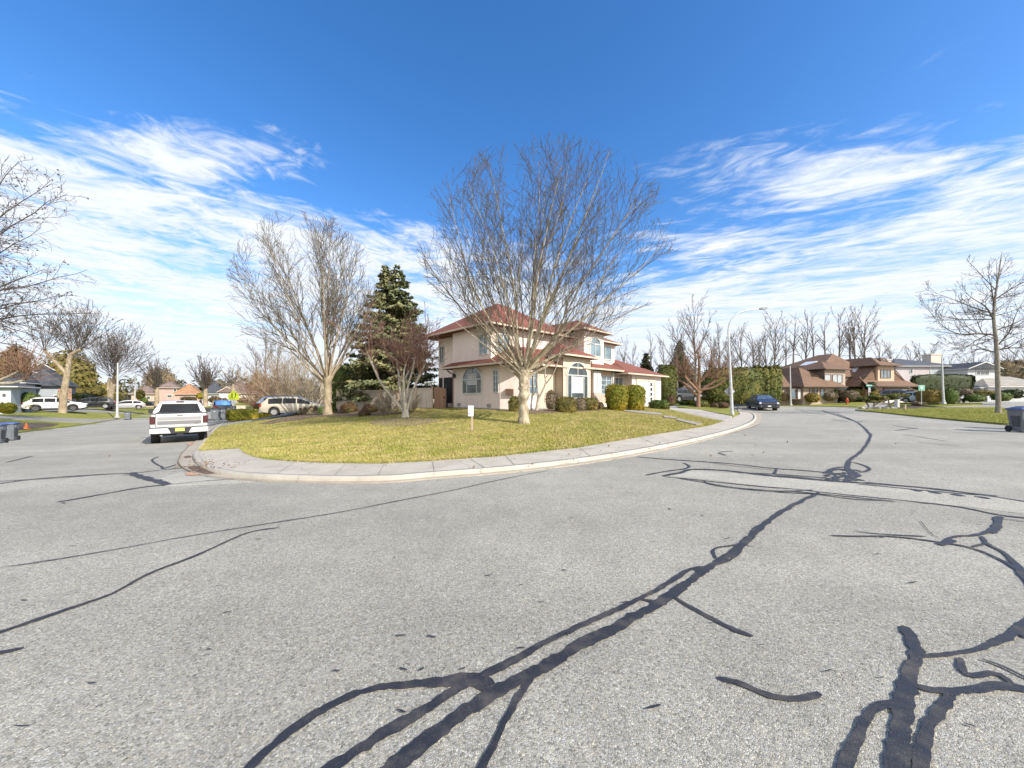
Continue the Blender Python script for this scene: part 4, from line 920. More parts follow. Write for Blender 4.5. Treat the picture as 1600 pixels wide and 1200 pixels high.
# conifers ---------------------------------------------------------------
def conifer(seed, label, b0, h_, w_, m, size, name='spruce_tree', lean=0.0, dens=1.0, clear=.1, tops=1, group=None):
    rg = np.random.default_rng(seed); PP, NN = [], []; br = []
    z = h_ * clear
    while z < h_ * .985:
        t = z / h_; rad = w_ / 2 * (1 - t) ** .72 * rg.uniform(.8, 1.1) + .12
        for k in range(int(7 + 5 * (1 - t))):
            az = rg.uniform(0, 6.28); L = rad * rg.uniform(.72, 1.12); off = 0
            if tops == 2 and t > .84: off = (.10 if k % 2 else -.10) * w_ * .5; L *= .75
            n = max(6, int(L / size * 8 * dens)); q = rg.random(n) ** .75
            droop = -.20 * q * L + .13 * (q ** 2) * L
            side = rg.normal(size=n) * (.11 * L * (1.1 - q) + size * .5); ca, sa = math.cos(az), math.sin(az)
            x = ca * q * L - sa * side + off; y = sa * q * L + ca * side
            PP.append(np.c_[x, y, z + droop + rg.normal(size=n) * size * .5]); NN.append(np.tile((ca * .35, sa * .35, .85), (n, 1)))
            br.append((np.array([(off, 0, z), (ca * L * .9 + off, sa * L * .9, z - .1 * L)]), np.array([.03, .012])))
        z += max(size * 1.7, h_ * .026)
    V, Q = leaf_quads(rg, np.concatenate(PP), np.concatenate(NN), size, .5)
    r = thing(name, label, 'tree', b0, 0, group)
    lines = [(np.array([(0, 0, -.2), (lean * .5, 0, h_ * .5), (lean, 0, h_ * .97)]), np.array([w_ * .05, w_ * .03, .02]))] + br
    link_mesh('trunk', tubes('trunk', lines), r, B_GREY); link_mesh('crown', np_mesh('crown', V, Q), r, m); return r
b0 = P(612, 31); b0.z = ZH(640, 31)
conifer(301, 'dark green spruce with a double top behind the wooden fence', b0, (640 - 414) * 31 / F, 10.6, L_SPRUCE, .16, tops=2, dens=1.3)
# ---------------------------------------------------------------- building materials
def mat_roof(name, a, b_, course=0.16, c_=None):
    m = bpy.data.materials.new(name); m.use_nodes = True; t = NT(m.node_tree); b = m.node_tree.nodes['Principled BSDF']
    tc = t.node('ShaderNodeTexCoord').outputs['Object']; s = t.node('ShaderNodeSeparateXYZ', {0: tc})
    row = t.math('FLOOR', t.math('DIVIDE', s.outputs[2], course)); fr = t.math('FRACT', t.math('DIVIDE', s.outputs[2], course))
    off = t.math('MULTIPLY', t.math('FRACT', t.math('MULTIPLY', row, .5)), .34)
    h = t.math('ADD', t.math('ADD', s.outputs[0], s.outputs[1]), off); cell = t.node('ShaderNodeCombineXYZ', {0: t.math('FLOOR', t.math('DIVIDE', h, .33)), 1: row, 2: 0.0}).outputs[0]
    wn = t.node('ShaderNodeTexWhiteNoise', {0: cell}).outputs[0]; n = t.noise(tc, .7, 6, .65); f = t.noise(tc, 30, 2, .6)
    c = t.mix(wn, a, b_); c = t.mix(t.maprange(n, .35, .7, 0, .5), c, c_ or tuple(v * .65 for v in a)); c = t.mix(t.maprange(f, .3, .7, .3, 0), c, tuple(v * .4 for v in a))
    t.set(b.inputs['Base Color'], c); b.inputs['Roughness'].default_value = .85; b.inputs['Specular IOR Level'].default_value = .3
    bp = t.node('ShaderNodeBump', {'Height': t.math('ADD', fr, t.math('MULTIPLY', wn, .4)), 'Strength': .55, 'Distance': .03}); t.set(b.inputs['Normal'], bp.outputs[0]); return m
def mat_stucco(name, col, var=.06):
    m = bpy.data.materials.new(name); m.use_nodes = True; t = NT(m.node_tree); b = m.node_tree.nodes['Principled BSDF']
    tc = t.node('ShaderNodeTexCoord').outputs['Object']; st = t.node('ShaderNodeMapping', {'Vector': tc, 'Scale': (1, 1, .25)}).outputs[0]
    n = t.noise(st, 1.2, 6, .65); f = t.noise(tc, 60, 3, .7)
    c = t.mix(t.maprange(n, .3, .7), tuple(v * (1 - var) for v in col), tuple(min(1, v * (1 + var)) for v in col))
    c = t.mix(t.maprange(f, .4, .7, 0, .15), c, tuple(v * .6 for v in col))
    t.set(b.inputs['Base Color'], c); b.inputs['Roughness'].default_value = .9; b.inputs['Specular IOR Level'].default_value = .25
    bp = t.node('ShaderNodeBump', {'Height': f, 'Strength': .3, 'Distance': .01}); t.set(b.inputs['Normal'], bp.outputs[0]); return m
def mat_brick(name, a, b_, mortar, bw=.24, bh=.085):
    m = bpy.data.materials.new(name); m.use_nodes = True; t = NT(m.node_tree); b = m.node_tree.nodes['Principled BSDF']
    tc = t.node('ShaderNodeTexCoord').outputs['Object']; s = t.node('ShaderNodeSeparateXYZ', {0: tc})
    v = t.node('ShaderNodeCombineXYZ', {0: t.math('ADD', s.outputs[0], s.outputs[1]), 1: s.outputs[2], 2: 0.0}).outputs[0]
    br = t.node('ShaderNodeTexBrick', {'Vector': v, 'Color1': a, 'Color2': b_, 'Mortar': mortar, 'Scale': 1.0, 'Mortar Size': .010, 'Brick Width': bw, 'Row Height': bh})
    t.set(b.inputs['Base Color'], br.outputs[0]); b.inputs['Roughness'].default_value = .9
    bp = t.node('ShaderNodeBump', {'Height': t.math('SUBTRACT', 1.0, br.outputs[1]), 'Strength': .4, 'Distance': .01}); t.set(b.inputs['Normal'], bp.outputs[0]); return m
def mat_glass(name, col=(.05, .065, .075), refl=.12):
    m = bpy.data.materials.new(name); m.use_nodes = True; t = NT(m.node_tree); b = m.node_tree.nodes['Principled BSDF']
    tc = t.node('ShaderNodeTexCoord').outputs['Object']; n = t.noise(tc, .9, 3, .5)
    t.set(b.inputs['Base Color'], t.mix(t.maprange(n, .3, .7), tuple(v * .6 for v in col), tuple(v * 1.5 for v in col)))
    b.inputs['Roughness'].default_value = refl; b.inputs['Specular IOR Level'].default_value = .9; b.inputs['Coat Weight'].default_value = .6; b.inputs['Coat Roughness'].default_value = .04
    bp = t.node('ShaderNodeBump', {'Height': n, 'Strength': .12, 'Distance': .05}); t.set(b.inputs['Normal'], bp.outputs[0]); return m
M_TILE = mat_roof('red_shingle', (.19, .068, .047), (.26, .10, .072), .15, (.155, .07, .05))
M_BROWNR = mat_roof('brown_shingle', (.165, .10, .066), (.215, .135, .09), .16, (.13, .085, .06))
M_DARKR = mat_roof('charcoal_shingle', (.06, .066, .08), (.10, .105, .12), .16)
M_SLATER = mat_roof('blue_grey_shingle', (.075, .085, .105), (.115, .125, .15), .16)
M_GREYR = mat_roof('grey_shingle', (.30, .28, .25), (.38, .36, .32), .16)
M_TANR = mat_roof('tan_shingle', (.34, .18, .10), (.44, .25, .14), .16)
M_TAUPER = mat_roof('taupe_shingle', (.18, .135, .12), (.25, .19, .165), .16)
M_STUC = mat_stucco('cream_stucco', (.71, .60, .545))
M_STUCP = mat_stucco('peach_stucco', (.56, .41, .30))
M_CBRICK = mat_brick('cream_brick', (.58, .48, .37), (.50, .41, .31), (.62, .55, .46))
M_GBRICK = mat_brick('dusty_brick', (.42, .33, .27), (.50, .42, .35), (.55, .49, .42))
M_BBRICK = mat_brick('orange_brick', (.36, .17, .10), (.42, .22, .13), (.40, .33, .27))
M_TRIM = pbr('cream_trim', (.58, .49, .38), .6, var=.05)
M_WTRIM = pbr('white_trim', (.58, .57, .54), .55, var=.04)
M_BRTRIM = pbr('brown_trim', (.13, .08, .055), .6, var=.15)
M_DARK = pbr('dark_interior', (.02, .02, .022), .8)
M_GLASS = mat_glass('window_glass'); M_GLASSB = mat_glass('bluish_glass', (.12, .17, .20), .15)
M_BLIND = pbr('blind_white', (.50, .52, .52), .7, var=.03)
M_BLINDG = pbr('blind_grey', (.36, .40, .42), .6, var=.05)
M_CONCF = pbr('foundation', (.30, .29, .27), .9, var=.2, vscale=2)
M_BROWNM = pbr('brown_metal', (.16, .09, .06), .5, var=.1)
M_BLACK = pbr('black_metal', (.015, .015, .016), .45)
M_PINK = mat_stucco('pink_stucco', (.42, .31, .27)); M_BEIGE = mat_stucco('beige_stucco', (.46, .39, .31)); M_WHITEW = mat_stucco('white_siding', (.50, .52, .54)); M_LAV = mat_stucco('pale_lilac_siding', (.46, .42, .43)); M_BLUEW = mat_stucco('pale_blue_siding', (.40, .45, .475)); M_GREYW = mat_stucco('grey_siding', (.33, .36, .38)); M_TANB = mat_stucco('tan_boards', (.42, .34, .28))

# ---------------------------------------------------------------- building helpers (local axes of the house)
def frame_on(o, xd, nd):
    o = Vector(o); xd = Vector(xd).normalized(); nd = Vector(nd).normalized()
    return lambda x, z, out=0.0: o + xd * x + Vector((0, 0, z)) + nd * out
def bar(mb, W, x0, x1, z0, z1, o0, o1):
    p = [W(x, z, o) for o in (o0, o1) for (x, z) in ((x0, z0), (x1, z0), (x1, z1), (x0, z1))]
    mb.add(p, [(0, 1, 2, 3), (4, 5, 6, 7), (0, 1, 5, 4), (1, 2, 6, 5), (2, 3, 7, 6), (3, 0, 4, 7)])
def arch_pts(x0, x1, z0, zs, n=14):
    """rectangle to zs with a half ellipse above; height of arch .42 of width"""
    c = (x0 + x1) / 2; a = (x1 - x0) / 2; hh = a * .78
    return [(x0, z0), (x1, z0)] + [(c + a * math.cos(math.pi * i / n), zs + hh * math.sin(math.pi * i / n)) for i in range(n + 1)]
def window(parent, W, x0, x1, z0, z1, cols=2, rows=1, fm=None, gm=None, arch=False, mull=None, blind=None, out=0.0, fw=.07, name='window', label=None):
    fm = fm or M_WTRIM; gm = gm or M_GLASS; mb = MB()
    o1 = .07 + out; o0 = -.05
    if arch:
        P_ = arch_pts(x0, x1, z0, z1); c = (x0 + x1) / 2; zc = (z0 + z1) / 2
        n = len(P_); inn = [(p[0] + (fw if p[0] < c else -fw) * min(1, abs(p[0] - c) / (.35 * (x1 - x0))), p[1] + (fw if i < 2 else (-fw if i > 2 and i < n - 1 else 0))) for i, p in enumerate(P_)]
        vs = [W(*p, o0) for p in P_] + [W(*p, o1) for p in P_] + [W(*p, o1) for p in inn] + [W(*p, o0) for p in inn]
        mb.add(vs, [(k * n + i, k * n + (i + 1) % n, ((k + 1) % 4) * n + (i + 1) % n, ((k + 1) % 4) * n + i) for k in range(4) for i in range(n)])
        bar(mb, W, x0 + fw, x1 - fw, z1 - .03, z1 + .03, o0, o1 - .012)
        bar(mb, W, c - .025, c + .025, z1 + .03, z1 + (x1 - x0) * .39 - fw, o0, o1 - .015)
    else:
        bar(mb, W, x0, x0 + fw, z0, z1, o0, o1); bar(mb, W, x1 - fw, x1, z0, z1, o0, o1); bar(mb, W, x0 + fw, x1 - fw, z0, z0 + fw, o0, o1 - .002); bar(mb, W, x0 + fw, x1 - fw, z1 - fw, z1, o0, o1 - .002)
    xs = mull if mull is not None else [x0 + (x1 - x0) * i / cols for i in range(1, cols)]
    for x in xs: bar(mb, W, x - .028, x + .028, z0 + fw, (z1 - fw if not arch else z1 - .03), o0, o1 - .012)
    for j in range(1, rows): z = z0 + (z1 - z0) * j / rows; bar(mb, W, x0 + fw, x1 - fw, z - .018, z + .018, o0, o1 - .03)
    f = mb.build(name, fm, parent)
    if label: f['label'] = label
    pm = MB(); pts = arch_pts(x0 + .02, x1 - .02, z0 + .02, z1 - .02) if arch else [(x0 + .02, z0 + .02), (x1 - .02, z0 + .02), (x1 - .02, z1 - .02), (x0 + .02, z1 - .02)]
    n = len(pts); pm.add([W(*p, -.03) for p in pts] + [W(*p, .022 + out) for p in pts], [tuple(range(n)), tuple(range(n, 2 * n))] + [(i, (i + 1) % n, n + (i + 1) % n, n + i) for i in range(n)])
    pm.build('pane', gm, f)
    if blind:
        b2 = MB()
        for (bx0, bx1, bz0, bz1) in blind:
            k = max(1, int((bz1 - bz0) / .16))
            for j in range(k): bar(b2, W, bx0, bx1, bz0 + (bz1 - bz0) * j / k + .008, bz0 + (bz1 - bz0) * (j + 1) / k - .008, .0, .030 + out)
        b2.build('blind', M_BLIND, f)
    return f
def hip_roof(parent, x0, x1, y0, y1, ze, pitch, over, m, tm, thick=.08, name='roof', gable=None, ridge=None):
    X0, X1, Y0, Y1 = x0 - over, x1 + over, y0 - over, y1 + over; mb = MB()
    if (X1 - X0) >= (Y1 - Y0):
        h = (Y1 - Y0) / 2 * pitch; q = (Y1 - Y0) / 2; g = 0 if gable else q; r0, r1 = (X0 + g, (Y0 + Y1) / 2), (X1 - g, (Y0 + Y1) / 2); lon = True
    else:
        h = (X1 - X0) / 2 * pitch; q = (X1 - X0) / 2; g = 0 if gable else q; r0, r1 = ((X0 + X1) / 2, Y0 + g), ((X0 + X1) / 2, Y1 - g); lon = False
    if ridge: r0, r1, h = ridge; lon = abs(r1[0] - r0[0]) > abs(r1[1] - r0[1])
    if abs(r0[0] - r1[0]) + abs(r0[1] - r1[1]) < .02: r1 = (r1[0] + (.02 if lon else 0), r1[1] + (0 if lon else .02))
    c = [(X0, Y0), (X1, Y0), (X1, Y1), (X0, Y1)]
    vs = [(*p, ze) for p in c] + [(*r0, ze + h), (*r1, ze + h)] + [(*p, ze - thick) for p in c]
    fs = [(0, 1, 5, 4), (1, 2, 5), (2, 3, 4, 5), (3, 0, 4)] if lon else [(0, 1, 4), (1, 2, 5, 4), (2, 3, 5), (3, 0, 4, 5)]
    fs += [(6 + i, 6 + (i + 1) % 4, (i + 1) % 4, i) for i in range(4)] + [(9, 8, 7, 6)]
    mb.add(vs, fs); r = mb.build(name, m, parent)
    # gutter board round the eaves
    g = MB(); e = .05; t0, t1 = ze - thick - .02, ze + .01
    o = [(X0 - e, Y0 - e), (X1 + e, Y0 - e), (X1 + e, Y1 + e), (X0 - e, Y1 + e)]; i_ = [(X0 + .02, Y0 + .02), (X1 - .02, Y0 + .02), (X1 - .02, Y1 - .02), (X0 + .02, Y1 - .02)]
    for k in range(4):
        k2 = (k + 1) % 4
        if gable and ((lon and k in (1, 3)) or (not lon and k in (0, 2))): continue
        g.add([(*o[k], t0), (*o[k2], t0), (*i_[k2], t0), (*i_[k], t0), (*o[k], t1), (*o[k2], t1), (*i_[k2], t1), (*i_[k], t1)], [(0, 1, 2, 3), (4, 5, 6, 7), (0, 1, 5, 4), (2, 3, 7, 6), (1, 2, 6, 5), (3, 0, 4, 7)])
    if gable:      # barge boards
        ends = ((X0, -1), (X1, 1)) if lon else ((Y0, -1), (Y1, 1))
        for v, sgn in ends:
            for s2 in (-1, 1):
                w_ = ((Y1 - Y0) if lon else (X1 - X0)) / 2; cx = (Y0 + Y1) / 2 if lon else (X0 + X1) / 2
                pts = []
                for (a, z) in ((cx + s2 * w_, ze - thick - .02), (cx + s2 * w_, ze + .02), (cx, ze + h + .03), (cx, ze + h - thick - .06)):
                    for d in (v - sgn * .02, v + sgn * .05): pts.append((d, a, z) if lon else (a, d, z))
                g.add(pts, [(0, 2, 4, 6), (1, 3, 5, 7), (0, 1, 3, 2), (2, 3, 5, 4), (4, 5, 7, 6), (6, 7, 1, 0)])
    g.build('gutter', tm, r); return r
def gable_wall(parent, pts2, axis, v, m, name='gable_wall', t=.12):
    mb = MB(); n = len(pts2)
    f = (lambda a, z, d: (d, a, z)) if axis == 'x' else (lambda a, z, d: (a, d, z))
    mb.add([f(a, z, v - t / 2) for a, z in pts2] + [f(a, z, v + t / 2) for a, z in pts2], [tuple(range(n)), tuple(range(n, 2 * n))] + [(i, (i + 1) % n, n + (i + 1) % n, n + i) for i in range(n)])
    return mb.build(name, m, parent)
def garage_door(parent, W, x0, x1, z0, z1, m, panes=None, rows=4, gm=None, name='garage_door'):
    mb = MB(); bar(mb, W, x0, x1, z0, z1, -.05, .03); n = max(1, int((x1 - x0) / .6))
    for j in range(rows):
        zz0 = z0 + (z1 - z0) * j / rows; zz1 = z0 + (z1 - z0) * (j + 1) / rows
        for i in range(n): bar(mb, W, x0 + (x1 - x0) * i / n + .06, x0 + (x1 - x0) * (i + 1) / n - .06, zz0 + .07, zz1 - .07, .02, .042)
    d = mb.build(name, m, parent)
    if panes:
        for (a, b, c, e) in panes:
            pm = MB(); bar(pm, W, a, b, c, e, .0, .055); pm.build('pane', gm or M_GLASS, d)
    return d

# ---------------------------------------------------------------- the corner house
OX, OY = -.76, 22.3; HROT = math.atan2(DR[1], DR[0]); GB = gz1(OX, OY) + .08
house = thing('corner_house', 'cream stucco two storey house with red roofs and arched windows on the corner lot', 'house', (OX, OY, GB), HROT)
wall = MB()
foot = [(0, 5.2), (0, 0), (.95, -.95), (4.25, -.95), (7.6, -.95), (13.5, -.95), (13.5, -1.8), (19.2, -1.8), (19.2, 7), (8.2, 7), (8.2, 8.4), (.8, 8.4), (.8, 5.2)]
wall.prism(foot, -.25, 2.95)
wall.prism([(0, .87), (8.2, .87), (8.2, 8.4), (.8, 8.4), (.8, 5.2), (0, 5.2)], 2.96, 5.5)
wall.prism([(8.2, -.6), (11.0, -.6), (11.0, 6), (8.2, 6)], 2.96, 5.95)
wall.prism([(11.0, .5), (14.6, .5), (14.6, 6), (11.0, 6)], 2.96, 5.6)
wall.build('wall', M_STUC, house)
fd = MB(); fo = [(a - .02 if a < 1 else a + .02, b) for a, b in foot]; fd.prism([(-.03, 5.23), (-.03, -.02), (.94, -.99), (4.2, -.99), (4.2, -.5), (.97, -.5), (.3, 0), (.3, 5.2)], -.5, .12); fd.build('foundation', M_CONCF, house)
bk = MB(); bk.prism([(2.60, -.97), (4.25, -.97), (4.25, -.6), (2.60, -.6)], -.2, 2.9)
bk.build('brick_wall', M_CBRICK, house)
by = MB(); by.prism([(4.25, -1.6), (7.6, -1.6), (7.6, -.5), (4.25, -.5)], -.3, 3.62); bay = by.build('bay', M_CBRICK, house)
# roofs
hip_roof(house, .0, 8.2, .87, 8.3, 5.55, .62, .62, M_TILE, M_TRIM)
hip_roof(house, 8.0, 11.0, -.6, 6.0, 6.05, .55, .55, M_TILE, M_TRIM)
hip_roof(house, 11.0, 14.6, .5, 6.5, 5.65, .5, .5, M_TILE, M_TRIM)
hip_roof(house, .0, 7.4, -.95, 5.25, 2.95, .56, .68, M_TILE, M_TRIM)
hip_roof(house, 4.25, 7.6, -1.6, 3.4, 3.72, .52, .5, M_TILE, M_TRIM)
hip_roof(house, 7.3, 13.2, -.98, 4.6, 3.0, .44, .72, M_TILE, M_TRIM)
hip_roof(house, 12.4, 19.2, -1.8, 6.2, 2.78, .45, .5, M_TILE, M_TRIM)
LW = frame_on((0, 0, 0), (0, -1, 0), (-1, 0, 0))    # left wall, x grows towards the street corner: x = -a
window(house, LW, -3.95, -1.75, 1.05, 2.05, mull=[-3.4, -2.3], rows=1, arch=True, blind=[(-3.35, -2.35, 1.65, 2.45)], label='arched window with a white blind in the left wall')
window(house, LW, -.62, -.06, 1.1, 2.58, cols=2, rows=4, gm=M_GLASSB)
window(house, LW, -2.05, -1.10, 3.62, 5.0, cols=2, rows=3, gm=M_GLASSB); 
RW = frame_on((0, .87, 0), (1, 0, 0), (0, -1, 0)); window(house, RW, .42, 1.62, 3.75, 5.05, cols=2, rows=1, gm=M_GLASSB)
LW2 = frame_on((.8, 0, 0), (0, -1, 0), (-1, 0, 0)); window(house, LW2, -6.0, -5.35, 3.7, 5.0, cols=1, gm=M_GLASSB); window(house, LW2, -8.2, -7.5, 3.5, 4.9, cols=2, gm=M_GLASSB)
pm = MB(); bar(pm, LW2, -7.6, -5.75, .35, 2.35, -.02, .03); o = pm.build('patio_opening', M_DARK, house)
pm = MB(); bar(pm, LW2, -8.3, -7.8, .35, 2.35, -.02, .03); o = pm.build('patio_opening', M_DARK, house)
FW = frame_on((0, -.95, 0), (1, 0, 0), (0, -1, 0)); window(house, FW, 1.55, 2.45, 1.0, 2.62, cols=2, rows=3, gm=M_GLASSB, fm=M_TRIM)
BW = frame_on((0, -1.6, 0), (1, 0, 0), (0, -1, 0))
window(house, BW, 4.72, 7.18, .72, 2.36, mull=[5.22, 6.68], arch=True, blind=[(5.28, 6.62, 1.1, 2.28)], label='large arched bay window with a white striped blind')
tr_ = MB(); P_ = arch_pts(4.56, 7.34, .62, 2.36); Q_ = arch_pts(4.70, 7.20, .62, 2.36); n = len(P_)
tr_.add([BW(*p, 0) for p in P_] + [BW(*p, .045) for p in P_] + [BW(*p, .045) for p in Q_] + [BW(*p, 0) for p in Q_], [(k * n + i, k * n + i + 1, ((k + 1) % 4) * n + i + 1, ((k + 1) % 4) * n + i) for k in range(4) for i in range(1, n - 1)])
bar(tr_, BW, 4.5, 7.4, .54, .66, 0, .12); tr_.build('window_surround', M_TRIM, bay)
AW = frame_on((0, -.6, 0), (1, 0, 0), (0, -1, 0)); window(house, AW, 8.95, 10.5, 4.05, 5.05, cols=2, arch=True, gm=M_GLASSB)
A2 = frame_on((0, .5, 0), (1, 0, 0), (0, -1, 0)); window(house, A2, 12.0, 14.0, 4.1, 5.35, cols=2, gm=M_GLASSB)
EW = frame_on((0, -.95, 0), (1, 0, 0), (0, -1, 0))
en = MB(); bar(en, EW, 7.62, 13.48, .3, 2.9, .0, .02); en.build('entry_wall', M_STUCP, house)
cw = MB(); bar(cw, EW, 8.35, 9.35, 1.15, 2.8, .01, .42); col_ = cw.build('entry_column', M_WTRIM, house)
cw = MB(); bar(cw, EW, 8.25, 9.45, -.2, 1.15, .01, .52); cw.build('column_base', M_GBRICK, col_)
window(house, EW, 9.9, 11.5, 1.0, 2.55, cols=2, rows=4, gm=M_GLASSB, out=.02); window(house, EW, 12.0, 13.35, 1.0, 2.5, cols=2, gm=M_GLASSB, out=.02)
for x0, x1 in ((9.6, 9.85), (11.55, 11.8), (13.3, 13.48)): pl = MB(); bar(pl, EW, x0, x1, .2, 2.85, .021, .16); pl.build('pilaster', M_WTRIM, house)
GW = frame_on((0, -1.8, 0), (1, 0, 0), (0, -1, 0)); garage_door(house, GW, 14.5, 17.6, .15, 2.2, M_WTRIM, [(16.85, 17.25, z, z + .28) for z in (.45, .9, 1.35, 1.8)])
gs = MB(); bar(gs, GW, 14.2, 14.44, .1, 2.45, 0, .07); bar(gs, GW, 17.66, 17.9, .1, 2.45, 0, .07); bar(gs, GW, 14.44, 17.66, 2.22, 2.45, 0, .068); gs.build('door_surround', M_TRIM, house)
# small things of the house: vent box, lanterns, meter, downspouts, foundation vents, house number marks
vb = MB(); CW = frame_on((0, 0, 0), (.707, -.707, 0), (-.707, -.707, 0)); bar(vb, CW, .36, .86, .98, 1.36, -.02, .22)
for i in range(5): bar(vb, CW, .40, .82, 1.02 + i * .065, 1.05 + i * .065, .2, .235)
vb.build('vent_box', M_BROWNM, house)
for (x, z) in ((-4.85, 2.25),):
    ln_ = MB(); p = LW(x, z, .12); ln_.lathe([(.02, .28), (.09, .2), (.07, .0), (.02, -.06)], 8, tuple(p)); bar(ln_, LW, x - .02, x + .02, z + .05, z + .2, 0, .12); ln_.build('lantern', M_BLACK, house)
mt_ = MB(); bar(mt_, LW2, -5.62 + .15, -5.3, 1.0, 1.45, 0, .16); p = LW2(-5.4, 1.62, .1); mt_.tube([LW2(-5.42, -.1, .05), LW2(-5.42, 1.0, .05)], .025, 6); mt_.build('meter_box', pbr('grey_metal', (.32, .33, .34), .5, .3, var=.1), house)
for l_ in ([LW(-5.1, 2.75, .55), LW(-5.1, 2.6, .3), LW(-5.12, 2.5, .05), LW(-5.12, 0, .05)], [(4.2, -1.66, 3.5), (4.2, -1.66, 0)], [(7.66, -1.66, 3.5), (7.66, -1.66, 0)]): ds = MB(); ds.tube(l_, .045, 6); ds.build('downspout', M_BROWNM, house)
for x in (-4.6, -1.25): vt = MB(); bar(vt, LW, x, x + .4, .16, .4, .0, .03); vt.build('foundation_vent', M_CONCF, house)
for i, z in enumerate((2.45, 2.2, 1.95, 1.7, 1.45)):
    x = 8.86; segs = (((0, .0, .03, .16),), ((0, 0, .03, .16), (-.05, .06, .03, .085)), ((-.05, 0, .05, .025), (-.05, .135, .05, .16), (.025, 0, .05, .16)), ((-.05, .0, .05, .025), (-.05, .135, .05, .16), (-.05, 0, -.025, .16)), ((-.05, .13, .05, .16), (.02, 0, .05, .13)))[i]
    nm = MB(); [bar(nm, EW, x + a, x + c, z + b, z + d, .415, .432 + .0008 * j) for j, (a, b, c, d) in enumerate(segs)]; nm.build('house_number', M_BLACK, col_)

# ---------------------------------------------------------------- wooden fence and gate by the corner house
def mat_wood(name, a, b_, sc=6):
    m = bpy.data.materials.new(name); m.use_nodes = True; t = NT(m.node_tree); b = m.node_tree.nodes['Principled BSDF']
    tc = t.node('ShaderNodeTexCoord').outputs['Object']; mp = t.node('ShaderNodeMapping', {'Vector': tc, 'Scale': (1, 1, .08)}).outputs[0]
    n = t.noise(mp, sc, 6, .65); c = t.mix(t.maprange(n, .3, .7), a, b_)
    s = t.noise(tc, .8, 5, .6); c = t.mix(t.maprange(s, .45, .7, 0, .4), c, tuple(v * .6 for v in a))
    t.set(b.inputs['Base Color'], c); b.inputs['Roughness'].default_value = .85; return m
M_FWOOD = mat_wood('weathered_boards', (.60, .52, .45), (.44, .37, .32)); M_FPOST = mat_wood('tan_posts', (.58, .43, .32), (.46, .33, .24)); M_GATE = mat_wood('brown_gate', (.36, .21, .13), (.24, .14, .09))
def fence_run(name, label, pts, h, m, pm, board=.145, group=None):
    r = thing(name, label, 'fence', (*pts[0][:2], pts[0][2]), 0, group); o = Vector(pts[0])
    for i in range(len(pts) - 1):
        a = Vector(pts[i]) - o; b = Vector(pts[i + 1]) - o; d = (b - a); L = Vector((d.x, d.y, 0)).length; dx = Vector((d.x, d.y, 0)).normalized(); nn = Vector((dx.y, -dx.x, 0)); nn = nn if nn.y < 0 else -nn
        mb = MB(); n = max(2, int(L / board)); W = lambda x, z, out=0.0: a + dx * x + Vector((0, 0, z + d.z * x / L)) + nn * out
        for k in range(n):
            j = random.Random(i * 50 + k).uniform(-.012, .012); bar(mb, W, .05 + (L - .1) * k / n + .006, .05 + (L - .1) * (k + 1) / n - .006, -.15, h - .12 + j, -.012 + j * .4, .012 + j * .4)
        bar(mb, W, .0, L, h - .12, h - .04, -.045, .045); bar(mb, W, .0, L, .05, .14, -.05, -.014); mb.build('panel', m, r)
    for q in pts:
        p = Vector(q) - o; mb = MB(); mb.box(p.x - .055, p.x + .055, p.y - .055, p.y + .055, p.z - .2, p.z + h + .06); mb.box(p.x - .075, p.x + .075, p.y - .075, p.y + .075, p.z + h + .06, p.z + h + .09); mb.build('post', pm, r)
    return r
fp = [(527, 30.2, 643), (547, 29.6, 643), (568, 29.0, 643), (594, 28.4, 643), (622, 27.9, 642.5), (650, 27.3, 642), (675.5, 26.7, 642)]
fpts = [(P(q, z).x, z, ZH(r_, z)) for q, z, r_ in fp]
fence_run('wooden_fence', 'weathered grey board fence with tan posts left of the corner house', fpts, 1.78, M_FWOOD, M_FPOST)
gp = [(P(677.5, 26.6).x, 26.6, ZH(642, 26.6)), (P(698, 26.0).x, 26.0, ZH(642, 26.0))]
gt = thing('wooden_gate', 'dark brown arched board gate between the grey fence and the house', 'gate', gp[0]); a = Vector((0, 0, 0)); b = Vector(gp[1]) - Vector(gp[0]); L = b.length; dx = b.normalized(); nn = Vector((dx.y, -dx.x, 0))
mb = MB(); W = lambda x, z, out=0.0: dx * x + Vector((0, 0, z)) + nn * out; n = 8
for k in range(n): x = (k + .5) / n; bar(mb, W, .06 + (L - .12) * k / n + .004, .06 + (L - .12) * (k + 1) / n - .004, -.05, 1.62 + .16 * math.sin(math.pi * (.5 + x * .5)), -.02, .02)
bar(mb, W, .06, L - .06, 1.2, 1.3, -.06, -.02); bar(mb, W, .06, L - .06, .25, .35, -.06, -.02); mb.build('board_panel', M_GATE, gt)
mb = MB(); bar(mb, W, L - .05, L + .05, -.1, 1.95, -.05, .05); mb.build('post', M_BLACK, gt); mb = MB(); bar(mb, W, L * .78, L * .9, .95, 1.05, .02, .05); mb.build('latch', M_BLACK, gt)
